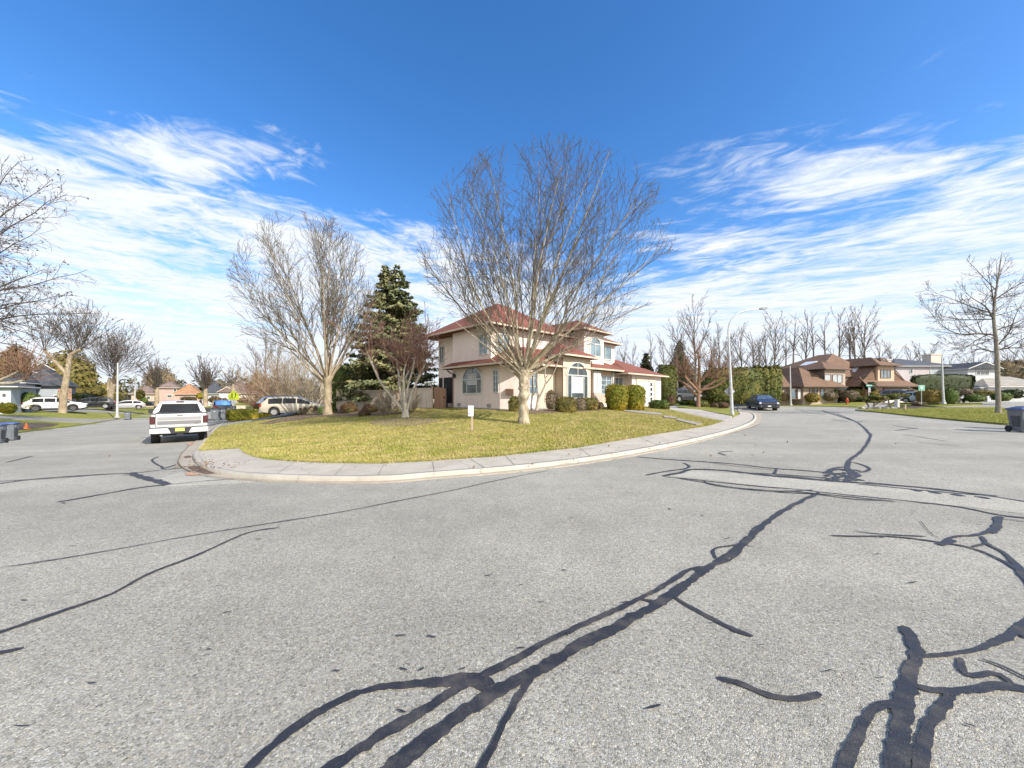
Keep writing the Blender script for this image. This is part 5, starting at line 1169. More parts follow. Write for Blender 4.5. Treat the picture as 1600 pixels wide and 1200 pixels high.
# white covered boat hull / trailer roof seen above the fence
b0 = P(606, 33); cvr = MB(); rows = []
for i in range(13):
    t_ = i / 12; x = (t_ - .5) * 5.2; wv = 1.15 * math.sin(math.pi * min(1, max(.02, t_ * .94 + .04))) ** .45; hv = 2.35 + .38 * math.sin(math.pi * min(1, t_ * .75 + .22)) ; rows.append([(x, wv * math.cos(a), hv - .75 + .75 * math.sin(a)) for a in np.linspace(-.35, math.pi + .35, 11)])
vs = [p for r_ in rows for p in r_]; cvr.add(vs, [(i * 11 + j, i * 11 + j + 1, (i + 1) * 11 + j + 1, (i + 1) * 11 + j) for i in range(12) for j in range(10)] + [tuple(range(11)), tuple(range(132, 143))])
bt = thing('covered_boat', 'white rounded boat cover standing behind the wooden fence', 'boat', (b0.x, 33, ZH(599, 33) - 2.72), R(-4)); cvr.build('cover', pbr('white_tarp', (.66, .70, .74), .5, var=.06), bt, smooth=True)
hl = MB(); hl.prism([(-2.2, -.9), (2.2, -.9), (2.7, 0), (2.2, .9), (-2.2, .9)], .6, 1.7); hl.build('hull', M_WTRIM, bt)
tr2 = MB(); tr2.box(-2.0, 2.0, -.06, .06, .42, .56); tr2.lathe([(.1, -1.0), (.32, -1.0), (.32, -.8), (.1, -.8)], 12, (-.2, 0, .32), 'y'); tr2.lathe([(.1, .8), (.32, .8), (.32, 1.0), (.1, 1.0)], 12, (-.2, 0, .32), 'y'); tr2.build('trailer', M_BLACK, bt)
# dark evergreen hedge behind the fence's left end
shrub('dark green cedar hedge behind the left end of the wooden fence', 534, 646, 38, 78, L_GREEN, 4, Z=33, size=.12, name='cedar_hedge', cat='hedge', lump=.08)
shrub('brownish cedar hedge in the middle behind the wooden fence', 570, 644, 44, 64, L_OLIVE, 4, Z=35, size=.12, name='cedar_hedge', cat='hedge', lump=.08)

# ---------------------------------------------------------------- the brown roofed house
bz = ZH(629, 52); bh = thing('brown_house', 'large brown shingle roofed house with skylights at the end of the right street', 'house', (50.2, 52, bz), R(12)); bh.scale = (1.2, 1.12, 1); Q = lambda px, Z: (px - 800) / F * Z - 49.5
hz_ = lambda py, Z: ZH(py, Z) - bz
w1 = MB(); w1.box(-9.7, -6.4, 2.6, 10, -.5, 2.3); w1.box(-6.4, -1.1, 1.2, 10.2, -.5, 2.3); w1.box(-3.0, 7.6, 2.4, 12, 2.31, 4.2); w1.box(-1.09, 9.2, 1.6, 11, -.5, 2.3); w1.build('wall', M_TANB, bh)
gw = MB(); gw.box(2.6, 9.25, .2, 1.0, -.5, 2.42); gwall = gw.build('garage_wall', M_STUCP, bh)
hip_roof(bh, -9.6, -5.5, 2.8, 11, 2.35, .8, .6, M_BROWNR, M_BRTRIM, ridge=((-5.6, 5.4), (-5.6, 9), hz_(583, 57) - 2.35))
hip_roof(bh, -6.4, -1.2, 1.2, 10, 2.36, .62, .7, M_BROWNR, M_BRTRIM, ridge=((-4.3, 3.6), (-4.3, 9.5), hz_(574.5, 55.6) - 2.36))
hip_roof(bh, -3.2, 6.4, 2.6, 13, 4.0, .74, .5, M_BROWNR, M_BRTRIM, ridge=((2.9, 4.9), (2.9, 7.0), hz_(552, 57.6) - 4.0))
rr = hip_roof(bh, 1.9, 9.0, 1.3, 12.5, 2.45, .85, .8, M_BROWNR, M_BRTRIM, gable=True, ridge=((5.45, .8), (5.45, 11), hz_(557.5, 53) - 2.45))
sk = MB(); sk.add([(1.1, -.6, 2.5), (9.9, -.6, 2.5), (8.7, 1.2, 3.85), (2.3, 1.2, 3.85), (1.1, -.6, 2.38), (9.9, -.6, 2.38), (8.7, 1.2, 3.7), (2.3, 1.2, 3.7)], [(0, 1, 2, 3), (7, 6, 5, 4), (0, 4, 5, 1), (1, 5, 6, 2), (3, 7, 4, 0), (2, 6, 7, 3)]); sk.build('skirt_roof', M_BROWNR, bh)
mb = MB(); mb.box(1.05, 9.95, -.68, -.605, 2.36, 2.52); mb.build('gutter', M_BRTRIM, rr)
dm = MB(); dm.box(Q(1371, 52.2), Q(1399.5, 52.2), .35, 6, 2.9, hz_(569, 52.3)); dm.build('dormer', M_STUCP, bh)
hip_roof(bh, Q(1371, 52.2), Q(1399.5, 52.2), .35, 6.5, hz_(569.5, 52.3), .75, .6, M_BROWNR, M_BRTRIM, ridge=((5.0, 1.7), (5.0, 7), hz_(556.5, 53.5) - hz_(569.5, 52.3)))
gable_wall(bh, [(2.2, 2.5), (8.7, 2.5), (5.45, hz_(558.5, 53))], 'y', 1.3, M_STUCP)
bb = MB(); bb.box(Q(1281, 54), Q(1314, 54), 1.5, 4, 2.4, hz_(577, 53.8)); bb.build('bay', M_TANB, bh)
hip_roof(bh, Q(1281, 54), Q(1314, 54), 1.5, 5.5, hz_(577, 53.8), .62, .5, M_BROWNR, M_BRTRIM, ridge=((Q(1301, 55), 3.4), (Q(1301, 55), 5.6), 1.3))
BW2 = frame_on((0, 1.5, 0), (1, 0, 0), (0, -1, 0)); window(bh, BW2, Q(1296, 53.6), Q(1312.5, 53.6), 2.9, 4.2, cols=2, fm=M_BRTRIM, gm=M_BLINDG); window(bh, BW2, Q(1283, 53.6), Q(1294, 53.6), 2.9, 4.2, cols=1, fm=M_BRTRIM, gm=M_BLINDG)
DW = frame_on((0, .35, 0), (1, 0, 0), (0, -1, 0)); window(bh, DW, Q(1377, 52), Q(1395, 52), 3.65, 4.95, cols=3, rows=2, fm=M_BRTRIM, gm=M_GLASSB)
bb = MB(); bb.box(Q(1281, 54), Q(1314, 54), 1.6, 4, 2.4, hz_(577, 53.8)); bb.build('bay', M_TANB, bh)
hip_roof(bh, Q(1281, 54), Q(1314, 54), 1.6, 5.5, hz_(577, 53.8), .62, .5, M_BROWNR, M_BRTRIM)
WW = frame_on((0, 1.2, 0), (1, 0, 0), (0, -1, 0))
for a, b in ((1231, 1238), (1240, 1246), (1259, 1264), (1266, 1272), (1276, 1283)): window(bh, WW, Q(a, 53.2), Q(b, 53.2), .5, 2.05, cols=1, fm=M_BRTRIM, gm=M_GLASSB if a != 1240 else M_BLIND)
DG = frame_on((0, .2, 0), (1, 0, 0), (0, -1, 0)); x0, x1 = Q(1374, 52.7), Q(1420, 52.7)
garage_door(bh, DG, x0, x1, -.1, 2.0, M_WTRIM, [(x0 + (x1 - x0) * k / 4 + .12, x0 + (x1 - x0) * (k + 1) / 4 - .12, 1.45, 1.8) for k in range(4)], gm=M_DARK)
mb = MB(); bar(mb, DG, x0 - .25, x0, -.1, 2.2, 0, .08); bar(mb, DG, x1, x1 + .25, -.1, 2.2, 0, .08); bar(mb, DG, x0, x1, 2.02, 2.2, 0, .079); mb.build('door_surround', M_BRTRIM, bh)
mb = MB(); bar(mb, DG, Q(1422, 52.7), Q(1424, 52.7), 1.3, 1.7, 0, .2); mb.build('lantern', M_BLACK, bh)
mb = MB(); mb.box(-1.0, 2.55, 1.5, 1.59, -.2, 2.28); pc = mb.build('porch_opening', M_DARK, bh); mb = MB(); mb.box(2.05, 2.58, .1, .6, -.2, 2.36); mb.build('brick_pillar', M_BBRICK, bh)
# skylights lie on the west slopes
def slope_pad(mb, xa, ze, pitch, X0, u0, u1, y0, y1, t=.09):
    p = lambda u, y, h: (X0 + u - h * pitch / math.hypot(1, pitch), y, ze + u * pitch + h)
    vs = [p(u, y, h) for h in (0.0, t) for u, y in ((u0, y0), (u1, y0), (u1, y1), (u0, y1))]; mb.add(vs, [(0, 1, 2, 3), (4, 5, 6, 7), (0, 1, 5, 4), (1, 2, 6, 5), (2, 3, 7, 6), (3, 0, 4, 7)])
mb = MB(); slope_pad(mb, 0, 2.45, (hz_(557.5, 53) - 2.45) / 4.35, 1.1, 2.2, 3.3, 2.4, 3.9); mb.build('skylight', pbr('skylight_glass', (.62, .66, .70), .3), bh)
mb = MB(); slope_pad(mb, 0, 4.0, (hz_(552, 57.6) - 4.0) / 6.6, -3.7, 3.3, 4.4, 5.2, 6.9); mb.build('skylight', MATS['skylight_glass'], bh)

# ---------------------------------------------------------------- generic background houses (front faces -Y of the local frame)
def bg_house(name, label, px0, px1, Z, ground_py, eave_py, ridge_py, wm, rm, tm, depth=9, rz=0.0, wins=(), gd=None, gable=False, chimney=None, over=.5, stack=None):
    pc = (px0 + px1) / 2; cx, cy = (pc - 800) / F * Z, Z; ux, uy = math.cos(rz), math.sin(rz)
    def X(px):       # where the ray of a photo column meets the wall line
        q = (px - 800) / F; return (q * cy - cx) / (ux - q * uy)
    m_ = (X(px0) + X(px1)) / 2; cx += ux * m_; cy += uy * m_; X0 = X
    z0 = ZH(ground_py, cy); k = cy / F; x_a = X(px0); x_b = X(px1); w_ = (x_b - x_a) / 2
    h = thing(name, label, 'house', (cx, cy, z0), rz)
    ze = (ground_py - eave_py) * k; zr = (ground_py - ridge_py) * k; mb = MB(); mb.box(-w_, w_, 0, depth, -.8, ze); mb.build('wall', wm, h)
    half = min(w_, depth / 2) + over; hip_roof(h, -w_, w_, 0, depth, ze + .12, (zr - ze) / half, over, rm, tm, gable=gable)
    W = frame_on((0, 0, 0), (1, 0, 0), (0, -1, 0)); H = lambda py: (ground_py - py) * k
    for (a, b, c, d, *g) in wins: window(h, W, X(a), X(b), H(d), H(c), cols=max(1, int((b - a) * k / .9)), gm=(g[0] if g else M_GLASS), fw=.09)
    if gd: garage_door(h, W, X(gd[0]), X(gd[1]), H(gd[3]), H(gd[2]), M_WTRIM, [(X(gd[0]) + (X(gd[1]) - X(gd[0])) * i / 4 + .15, X(gd[0]) + (X(gd[1]) - X(gd[0])) * (i + 1) / 4 - .15, H(gd[2]) - .55, H(gd[2]) - .2) for i in range(4)])
    if gable and w_ * 2 < depth: gable_wall(h, [(-w_, ze), (w_, ze), (0, zr)], 'y', .06, wm)
    if chimney:
        mb = MB(); cx = X(chimney[0]); mb.box(cx - .45, cx + .45, depth * .35, depth * .35 + .9, ze, H(chimney[1])); mb.box(cx - .55, cx + .55, depth * .35 - .1, depth * .35 + 1.0, H(chimney[1]), H(chimney[1]) + .2); mb.build('chimney', chimney[2], h)
    return h
hA = bg_house('two_storey_house', 'pale lilac two storey house with a blue grey hip roof above the long dark hedge', 1400, 1495, 70, 628, 573, 557, M_LAV, M_SLATER, M_WTRIM, 11, wins=[(1421, 1426, 575, 584), (1453, 1469, 574, 585, M_BLINDG), (1481, 1492, 573.5, 583.5), (1440, 1450, 600, 615)], chimney=(1422, 560, M_WTRIM))
mb = MB(); x = (1490 - 1447.5) * 70 / F; mb.box(x - .9, x + 1.2, 3, 4.6, 6.5, 9.6); mb.box(x - 1.0, x + 1.3, 2.9, 4.7, 9.6, 9.8); mb.build('chimney', pbr('pale_chimney', (.60, .52, .44), .9), hA)
mb = MB(); x = (1500 - 1447.5) * 70 / F; mb.box(x - 1, x + 2.6, 1.5, 9, -.8, 6.2); mb.build('wing', M_LAV, hA); hip_roof(hA, x - 1, x + 2.6, 1.5, 9, 6.25, .4, .5, M_SLATER, M_WTRIM)
hB = bg_house('gabled_house', 'white house with a dark roof, arched gable window and double garage on the far right', 1512, 1556, 66, 624, 577, 566.5, M_WHITEW, M_DARKR, M_WTRIM, 10, wins=[], gable=True, over=.6)
W = frame_on((0, 0, 0), (1, 0, 0), (0, -1, 0)); kk = 66 / F
window(hB, W, -1.1, 1.3, (624 - 586) * kk, (624 - 579) * kk, mull=[-.3, .5], arch=True); 
mb = MB(); mb.box(-2.4, 9.5, -2.6, -.02, -.8, 2.2); mb.build('garage_wall', M_WHITEW, hB); hip_roof(hB, -2.4, 9.5, -2.6, 4, 2.3, .52, .5, M_GREYR, M_WTRIM)
W2 = frame_on((0, -2.6, 0), (1, 0, 0), (0, -1, 0)); garage_door(hB, W2, .4, 5.4, -.1, 1.95, M_WTRIM, [(.6 + 1.2 * i, 1.5 + 1.2 * i, 1.35, 1.75) for i in range(4)])
mb = MB(); mb.lathe([(.16, -.8), (.16, 2.1)], 8, (-3.0, -2.3, 0)); mb.build('porch_column', M_WTRIM, hB); hip_roof(hB, -3.6, -2.2, -2.4, 1, 2.15, .4, .3, M_SLATER, M_WTRIM)
bg_house('far_house', 'low pale house with a grey roof at the right edge behind the gravel bed', 1566, 1640, 78, 624, 601, 588, M_WHITEW, M_GREYR, M_WTRIM, 10, wins=[(1575, 1585, 604, 614)])
bg_house('side_house', 'pale house with a brown roof between the huge hedge and the brown house', 1196, 1228, 64, 628, 588, 578, M_WHITEW, M_TAUPER, M_WTRIM, 9, wins=[(1204, 1212, 592, 602)])
# behind the corner house drive
bg_house('far_house', 'low grey house half hidden behind the pruned pinkish tree', 1062, 1128, 62, 632, 612, 596, M_GREYW, M_TAUPER, M_WTRIM, 9, wins=[(1070, 1078, 614, 622)])
# left side
hL = bg_house('pale_blue_garage', 'pale blue garage with white door cut off by the left edge', -70, 17, 37, 641, 605, 592, M_BLUEW, M_DARKR, M_WTRIM, 8, gd=(-40, 13, 612, 641), rz=HROT)
hM = bg_house('grey_house', 'grey house with a charcoal hip roof and orange brick panel behind the white car', 27, 98, 52, 637, 604, 577, M_GREYW, M_DARKR, M_BLACK, 10, wins=[(83, 96, 617, 632)], rz=HROT)
mb = MB(); mb.box(1.6, 2.9, -.12, -.005, -.3, 2.9); mb.build('brick_panel', M_BBRICK, hM)
hN = bg_house('upper_house', 'grey gabled house behind the charcoal roofed one on the left', 52, 80, 64, 636, 579, 568, M_WHITEW, M_DARKR, M_WTRIM, 9, wins=[(62, 70, 583, 590)], gable=True, rz=HROT)
bg_house('side_house', 'dark roofed house wing between the garage and the charcoal roofed house', 8, 32, 46, 637, 599, 583, M_GREYW, M_DARKR, M_WTRIM, 8, wins=[(15, 24, 606, 616)], rz=HROT)
# far houses along the left street
bg_house('far_house', 'low brown roofed far house left of the pink one with grey fence boards', 205, 246, 98, 634, 616, 603, M_TANB, M_TAUPER, M_TRIM, 9, wins=[(229, 235, 619, 624)], rz=R(36))
hP = bg_house('pink_house', 'pink two storey far house with a brown roof left of the tan roofed one', 246, 277, 100, 634, 606.5, 596, M_PINK, M_TAUPER, M_TRIM, 9, wins=[(271, 276, 607, 612), (261, 269, 617, 621)], rz=R(36))
bg_house('tan_roof_house', 'far house with a broad orange tan roof and pink walls behind the white pickup', 273, 312, 92, 634, 616.5, 600, M_PINK, M_TANR, M_TRIM, 9, wins=[(294, 304, 619, 626)], rz=R(36))
bg_house('white_house', 'white far house with a charcoal roof and dark patio window', 316, 350, 88, 633, 616, 597, M_WHITEW, M_DARKR, M_WTRIM, 9, wins=[(329, 341, 618, 627)], rz=R(36))
hT = bg_house('taupe_house', 'far house with a taupe roof and a white garage door behind the yellow road sign', 345, 398, 84, 633, 615, 594, M_BEIGE, M_TAUPER, M_TRIM, 9, gd=(374, 384, 617, 631), rz=R(36))
hip_roof(hT, -3.4, -.6, -.8, 3, 3.1, .7, .4, M_TAUPER, M_TRIM, gable=True); mb = MB(); mb.box(-3.4, -.6, -.8, -.02, -.5, 3.0); mb.build('porch', M_WHITEW, hT)
bg_house('far_house', 'far house with an orange tan roof glimpsed between the tall bare tree and the spruce', 500, 575, 62, 632, 592, 572, M_BEIGE, M_TANR, M_TRIM, 10)
# ---------------------------------------------------------------- vehicles
def mat_paint(name, col, metal=.0, rough=.32):
    m = pbr(name, col, rough, metal, .5, var=.02, coat=.8); m.node_tree.nodes['Principled BSDF'].inputs['Coat Roughness'].default_value = .06; return m
def matte_glass(m):
    b = m.node_tree.nodes['Principled BSDF']; b.inputs['Specular IOR Level'].default_value = .35; b.inputs['Coat Weight'].default_value = .0; return m
C_WHITE = mat_paint('white_paint', (.56, .56, .55)); C_NAVY = mat_paint('navy_paint', (.035, .05, .105), .2); C_BLACK = mat_paint('black_paint', (.015, .016, .018)); C_SILVER = mat_paint('silver_paint', (.34, .34, .34), .3); C_CHAMP = mat_paint('pale_gold_paint', (.46, .42, .34), .25); C_BLUE = mat_paint('blue_paint', (.10, .22, .50), .2); C_SILB = mat_paint('blue_silver_paint', (.30, .35, .42), .3)
G_CAR = matte_glass(mat_glass('car_glass', (.012, .014, .017), .10)); G_CARL = mat_glass('pale_car_glass', (.22, .28, .33), .08); RUBB = pbr('rubber', (.02, .02, .021), .85, var=.2); RIM = pbr('alloy_rim', (.33, .33, .34), .35, .15); RIMD = pbr('dark_rim', (.10, .10, .105), .4, .2)
PLAST = pbr('black_plastic', (.022, .022, .024), .6, var=.15); REDL = pbr('red_lamp', (.30, .02, .02), .2); SMOKE = pbr('smoked_lamp', (.07, .018, .02), .15, coat=.5); LAMPW = pbr('clear_lamp', (.70, .72, .74), .15, coat=.5); PLATE = pbr('licence_plate_white', (.75, .77, .80), .5); PLATEY = pbr('licence_plate_lime', (.50, .56, .12), .5, var=.35, vscale=22); CHROME = pbr('chrome', (.6, .6, .6), .2, 1.0); GREYB = pbr('satin_grey', (.24, .24, .25), .35, .4, var=.1)
def vehicle(name, label, cat, loc, heading, sp, paint, group=None, rim=None, lights=(), glass=None, low=None):
    L, hw, rw, sill = sp['L'], sp['hw'], sp['rw'], sp.get('sill', .30); wx = sp['wheels']; Ra = rw + .07
    top = sp['top']; belt = sp['belt']; tum = sp.get('tumble', .22); glass = glass or G_CAR
    root = thing(name, label, cat, loc, heading, group)
    TX, TZ = zip(*top); BX, BZ = zip(*belt)
    ft = lambda x: float(np.interp(x, TX, TZ)); fb = lambda x: min(float(np.interp(x, BX, BZ)), ft(x) - .015)
    fw_ = lambda x: hw * (1 - sp.get('taper', .10) * abs((x - L / 2) / (L / 2)) ** 7)
    def fz(x):
        z = sill + sp.get('rise', .12) * max(0, abs((x - L / 2) / (L / 2)) - .82) / .18
        for q in wx:
            if abs(x - q) < Ra: z = max(z, rw + math.sqrt(Ra * Ra - (x - q) ** 2))
        return z
    fwt = lambda x: min(fw_(x) * .955, fw_(x) - tum * (ft(x) - fb(x)))
    xs = set(np.linspace(0, L, 34).tolist()) | set(TX) | set(BX)
    for q in wx: xs |= set((q + Ra * np.sin(np.linspace(-math.pi / 2, math.pi / 2, 13))).tolist()); xs |= {q - Ra - .004, q + Ra + .004}
    xs = sorted(v for v in xs if 0 <= v <= L); c = L / 2
    V, Fc = [], []; prof = []
    for x in xs:
        w_, zb, zt, ze = fw_(x), min(fz(x), fb(x) - .04), ft(x), fb(x); wt = fwt(x); zm = zb + (ze - zb) * .45
        half = [(0, zb), (w_ * .92, zb), (w_ * .985, zb + min(.05, (ze - zb) * .2)), (w_ * 1.0, zm), (w_ * .992, zm + (ze - zm) * .6), (w_ * .965, ze), (wt, ze + (zt - ze) * .88), (wt - min(.10, wt * .3), zt), (0, zt + .018)]
        ring = half + [(-y, z) for y, z in half[-2:0:-1]]; V += [(x - c, y, z) for y, z in ring]; prof.append(len(ring))
    n = prof[0]; m_ = len(xs)
    for i in range(m_ - 1):
        for k in range(n): Fc.append((i * n + k, i * n + (k + 1) % n, (i + 1) * n + (k + 1) % n, (i + 1) * n + k))
    Fc += [tuple(range(n)), tuple(range((m_ - 1) * n, m_ * n))]
    mb = MB(); mb.add(V, Fc); body = mb.build('body', paint, root, smooth=True)
    ub = MB(); ub.box(-c + .25, c - .25, -hw * .72, hw * .72, sill - .07, sill + .28); ub.build('underbody', PLAST, root)
    # glass
    def side_pane(xa, xb, t0=.07, t1=.86):
        for sgn, nm in ((1, 'side_window'), (-1, 'side_window')):
            g = MB(); k = 7; P_ = []
            for i in range(k + 1):
                x = xa + (xb - xa) * i / k; ze = fb(x); zt = ft(x); z0 = ze; y0 = fw_(x) * .965; z1 = ze + (zt - ze) * .88; y1 = fwt(x)
                for t_ in (t0, t1): P_.append((x - c, sgn * (y0 + (y1 - y0) * t_ + .012), z0 + (z1 - z0) * t_ + .004))
            g.add(P_, [(2 * i, 2 * i + 2, 2 * i + 3, 2 * i + 1) for i in range(k)]); g.build(nm, glass, root)
    for a, b in sp['side']: side_pane(a, b)
    def deck_pane(nm, xa, xb, inset=.12):
        g = MB(); k = 6; P_ = []; dz = ft(xb) - ft(xa); nl = math.hypot(xb - xa, dz); nx, nz = -dz / nl * math.copysign(1, xb - xa), abs(xb - xa) / nl
        for i in range(k + 1):
            x = xa + (xb - xa) * i / k; w_ = fwt(x) - inset
            for y in (-w_, 0, w_): P_.append((x - c + nx * .016, y, ft(x) + nz * .016 + (.016 if y == 0 else 0)))
        g.add(P_, [(3 * i + j, 3 * i + j + 1, 3 * i + j + 4, 3 * i + j + 3) for i in range(k) for j in (0, 1)]); return g.build(nm, glass, root)
    if 'ws' in sp: deck_pane('windshield', *sp['ws'])
    if 'rw_glass' in sp: deck_pane('rear_window', *sp['rw_glass'])
    # wheels
    tw = sp.get('tw', .23)
    for q in wx:
        for sgn in (1, -1):
            y = sgn * (hw - tw / 2 - .015); wo = bpy.data.objects.new('wheel', None); COL.objects.link(wo); wo.parent = root; wo.location = (q - c, y, rw)
            t_ = MB(); h = tw / 2; t_.lathe([(rw * .62, -h), (rw * .93, -h), (rw, -h * .72), (rw, h * .72), (rw * .93, h), (rw * .62, h), (rw * .60, 0), (rw * .62, -h)], 28, axis='y', cap=False); t_.build('tyre', RUBB, wo, smooth=True)
            r_ = MB(); s_ = sgn * h; o = s_ * .80; r_.lathe([(rw * .64, o - .05 * sgn), (rw * .64, s_ * .92), (rw * .56, s_ * .90), (rw * .54, s_ * .55), (.02, s_ * .5)], 28, axis='y')
            for j in range(5):
                a = j * 2 * math.pi / 5; d = np.array((math.cos(a), math.sin(a))); p_ = np.array((-d[1], d[0])); pts = [d * .02 - p_ * .045, d * rw * .58 - p_ * .028, d * rw * .58 + p_ * .028, d * .02 + p_ * .045]
                r_.add([(p[0], s_ * .52, p[1]) for p in pts] + [(p[0], s_ * .86, p[1]) for p in pts], [(0, 1, 2, 3), (4, 5, 6, 7), (0, 1, 5, 4), (1, 2, 6, 5), (2, 3, 7, 6), (3, 0, 4, 7)])
            r_.build('rim', rim or RIM, wo)
    for nm, mat, bx, mirror in lights:
        for sgn in ((1, -1) if mirror else (1,)):
            b = MB(); x0, x1, y0, y1, z0, z1 = bx; ys = sorted((sgn * y0, sgn * y1)); b.box(x0 - c, x1 - c, ys[0], ys[1], z0, z1); b.build(nm, mat, root, bevel=min(.02, (x1 - x0) * .3, (z1 - z0) * .3))
    return root
SUV = dict(L=4.78, hw=.94, rw=.37, wheels=(.98, 3.74), sill=.28, top=[(0, .80), (.03, 1.02), (.22, 1.14), (.62, 1.58), (.95, 1.66), (1.8, 1.70), (2.6, 1.66), (2.95, 1.58), (3.72, 1.10), (4.3, 1.00), (4.66, .86), (4.78, .62)], belt=[(0, 1.02), (2, 1.06), (3.5, 1.02), (4.78, .95)], side=[(.75, 1.55), (1.62, 2.42), (2.5, 3.42)], ws=(3.62, 2.98), rw_glass=(.24, .6))
SUVL = [('taillight', REDL, (-.02, .12, .58, .88, .86, 1.06), True), ('headlight', LAMPW, (4.52, 4.76, .55, .86, .74, .88), True), ('bumper', PLAST, (-.03, .12, -.86, .86, .30, .52), False), ('bumper', PLAST, (4.66, 4.81, -.85, .85, .28, .48), False), ('grille', PLAST, (4.68, 4.80, -.5, .5, .56, .74), False), ('mirror', PLAST, (3.35, 3.52, .93, 1.08, 1.06, 1.2), True), ('roof_rack', PLAST, (1.0, 2.7, .60, .64, 1.68, 1.74), True), ('sill_trim', PLAST, (1.45, 3.3, .925, .955, .26, .38), True)]
HATCH = dict(L=4.25, hw=.86, rw=.31, wheels=(.8, 3.38), sill=.22, top=[(0, .62), (.03, .86), (.5, 1.26), (.95, 1.42), (1.7, 1.46), (2.3, 1.42), (2.55, 1.34), (3.25, .95), (3.9, .82), (4.2, .66), (4.25, .5)], belt=[(0, .86), (2, .90), (4.25, .82)], side=[(.55, 1.4), (1.48, 2.95)], ws=(3.15, 2.58), rw_glass=(.08, .85))
HATL = [('taillight', REDL, (-.02, .1, .5, .8, .68, .85), True), ('headlight', LAMPW, (4.05, 4.24, .5, .78, .56, .70), True), ('bumper', PLAST, (-.03, .1, -.75, .75, .25, .42), False), ('mirror', PLAST, (2.98, 3.1, .85, .98, .92, 1.02), True)]
VAN = dict(L=5.05, hw=.99, rw=.36, wheels=(1.05, 4.0), sill=.27, top=[(0, .70), (.03, 1.0), (.08, 1.06), (.58, 1.60), (.95, 1.67), (1.9, 1.70), (2.8, 1.66), (3.15, 1.56), (3.95, 1.10), (4.6, .98), (4.95, .82), (5.05, .6)], belt=[(0, 1.0), (2.5, 1.04), (5.05, .95)], side=[(.62, 1.62), (1.7, 2.66), (2.74, 3.72)], ws=(3.84, 3.18), rw_glass=(.1, .56))
VANL = [('taillight', REDL, (-.02, .14, .70, .955, .82, 1.04), True), ('headlight', LAMPW, (4.75, 5.0, .6, .9, .72, .86), True), ('bumper', GREYB, (-.05, .15, -.93, .93, .30, .60), False), ('mirror', PLAST, (3.55, 3.72, .98, 1.14, 1.06, 1.2), True), ('roof_rack', GREYB, (1.0, 2.9, .64, .68, 1.68, 1.74), True), ('sill_trim', GREYB, (1.5, 3.55, .97, 1.0, .27, .46), True), ('licence_plate', PLATE, (-.045, .0, -.24, .24, .72, .88), False)]
PICK = dict(L=5.89, hw=1.0, rw=.455, wheels=(1.22, 4.92), sill=.50, rise=.06, taper=.05, tw=.30, tumble=.40, top=[(0, 1.36), (.04, 1.44), (1.78, 1.45), (1.80, 1.62), (1.94, 1.90), (2.2, 1.99), (3.0, 2.0), (3.75, 1.97), (4.0, 1.90), (4.62, 1.42), (4.75, 1.36), (5.6, 1.27), (5.8, 1.15), (5.89, .95)], belt=[(0, 1.40), (1.75, 1.40), (1.85, 1.36), (4.6, 1.30), (5.89, 1.10)], side=[(2.08, 2.92), (3.02, 4.28)], ws=(4.58, 4.04))
PICKL_R = [('bed_cover', PLAST, (.08, 1.74, -.80, .80, 1.452, 1.475), False), ('taillight', SMOKE, (-.035, .10, .80, .985, .98, 1.33), True), ('mirror', PLAST, (4.15, 4.32, .98, 1.24, 1.34, 1.56), True), ('door_handle', CHROME, (2.3, 2.5, 1.0, 1.025, 1.18, 1.22), True), ('exhaust_pipe', CHROME, (.02, .4, .56, .66, .42, .50), False), ('tow_hitch', PLAST, (-.06, .3, -.12, .12, .44, .56), False), ('licence_plate', PLATEY, (-.125, -.105, -.16, .16, .64, .79), False)]
# the white pickup parked along the left street
pk = vehicle('pickup_truck', 'white crew cab pickup with big tyres parked along the left kerb, seen from behind', 'pickup truck', G(282, 686), math.atan2(DL[1], DL[0]) - R(1), PICK, C_WHITE, rim=RIMD, lights=PICKL_R)
pk.scale = (1.05, 1.05, 1.05)
c_ = PICK['L'] / 2; W = frame_on((-c_, 0, 0), (0, -1, 0), (-1, 0, 0))
mb = MB(); bar(mb, W, -.79, .79, .84, 1.44, -.03, .03); tg = mb.build('tailgate', C_WHITE, pk, bevel=.015)
mb = MB(); bar(mb, W, -.74, .74, .95, 1.12, .0, .037); mb.build('tailgate_band', pbr('band_grey', (.19, .19, .195), .4, .2), tg)
mb = MB(); bar(mb, W, -.75, .75, 1.15, 1.30, .0, .040); mb.build('tailgate_panel', pbr('silver_white', (.34, .34, .345), .3, .3), tg)
mb = MB(); bar(mb, W, -.10, .10, 1.345, 1.375, .0, .042); mb.build('tailgate_handle', PLAST, tg)
mb = MB(); bar(mb, W, .50, .66, .955, .985, .03, .043); mb.build('badge', PLAST, tg)
bp_ = MB(); W3 = frame_on((-c_, 0, 0), (0, -1, 0), (-1, 0, 0))
bar(bp_, W3, -.42, .42, .54, .82, -.05, .10); bb_ = bp_.build('bumper', PLAST, pk, bevel=.012)
for sgn in (1, -1):
    mb = MB(); p4 = [(.30, .56), (.98, .58), (.98, .80), (.40, .80)]; mb.add([W3(sgn * x, z, o) for o in (-.05, .125) for x, z in p4], [(0, 1, 2, 3), (4, 5, 6, 7), (0, 1, 5, 4), (1, 2, 6, 5), (2, 3, 7, 6), (3, 0, 4, 7)]); mb.build('bumper_end', C_WHITE, pk, bevel=.012)
    mb = MB(); bar(mb, W3, sgn * .42, sgn * .98, .805, .84, -.04, .10); mb.build('bumper_step', PLAST, pk)
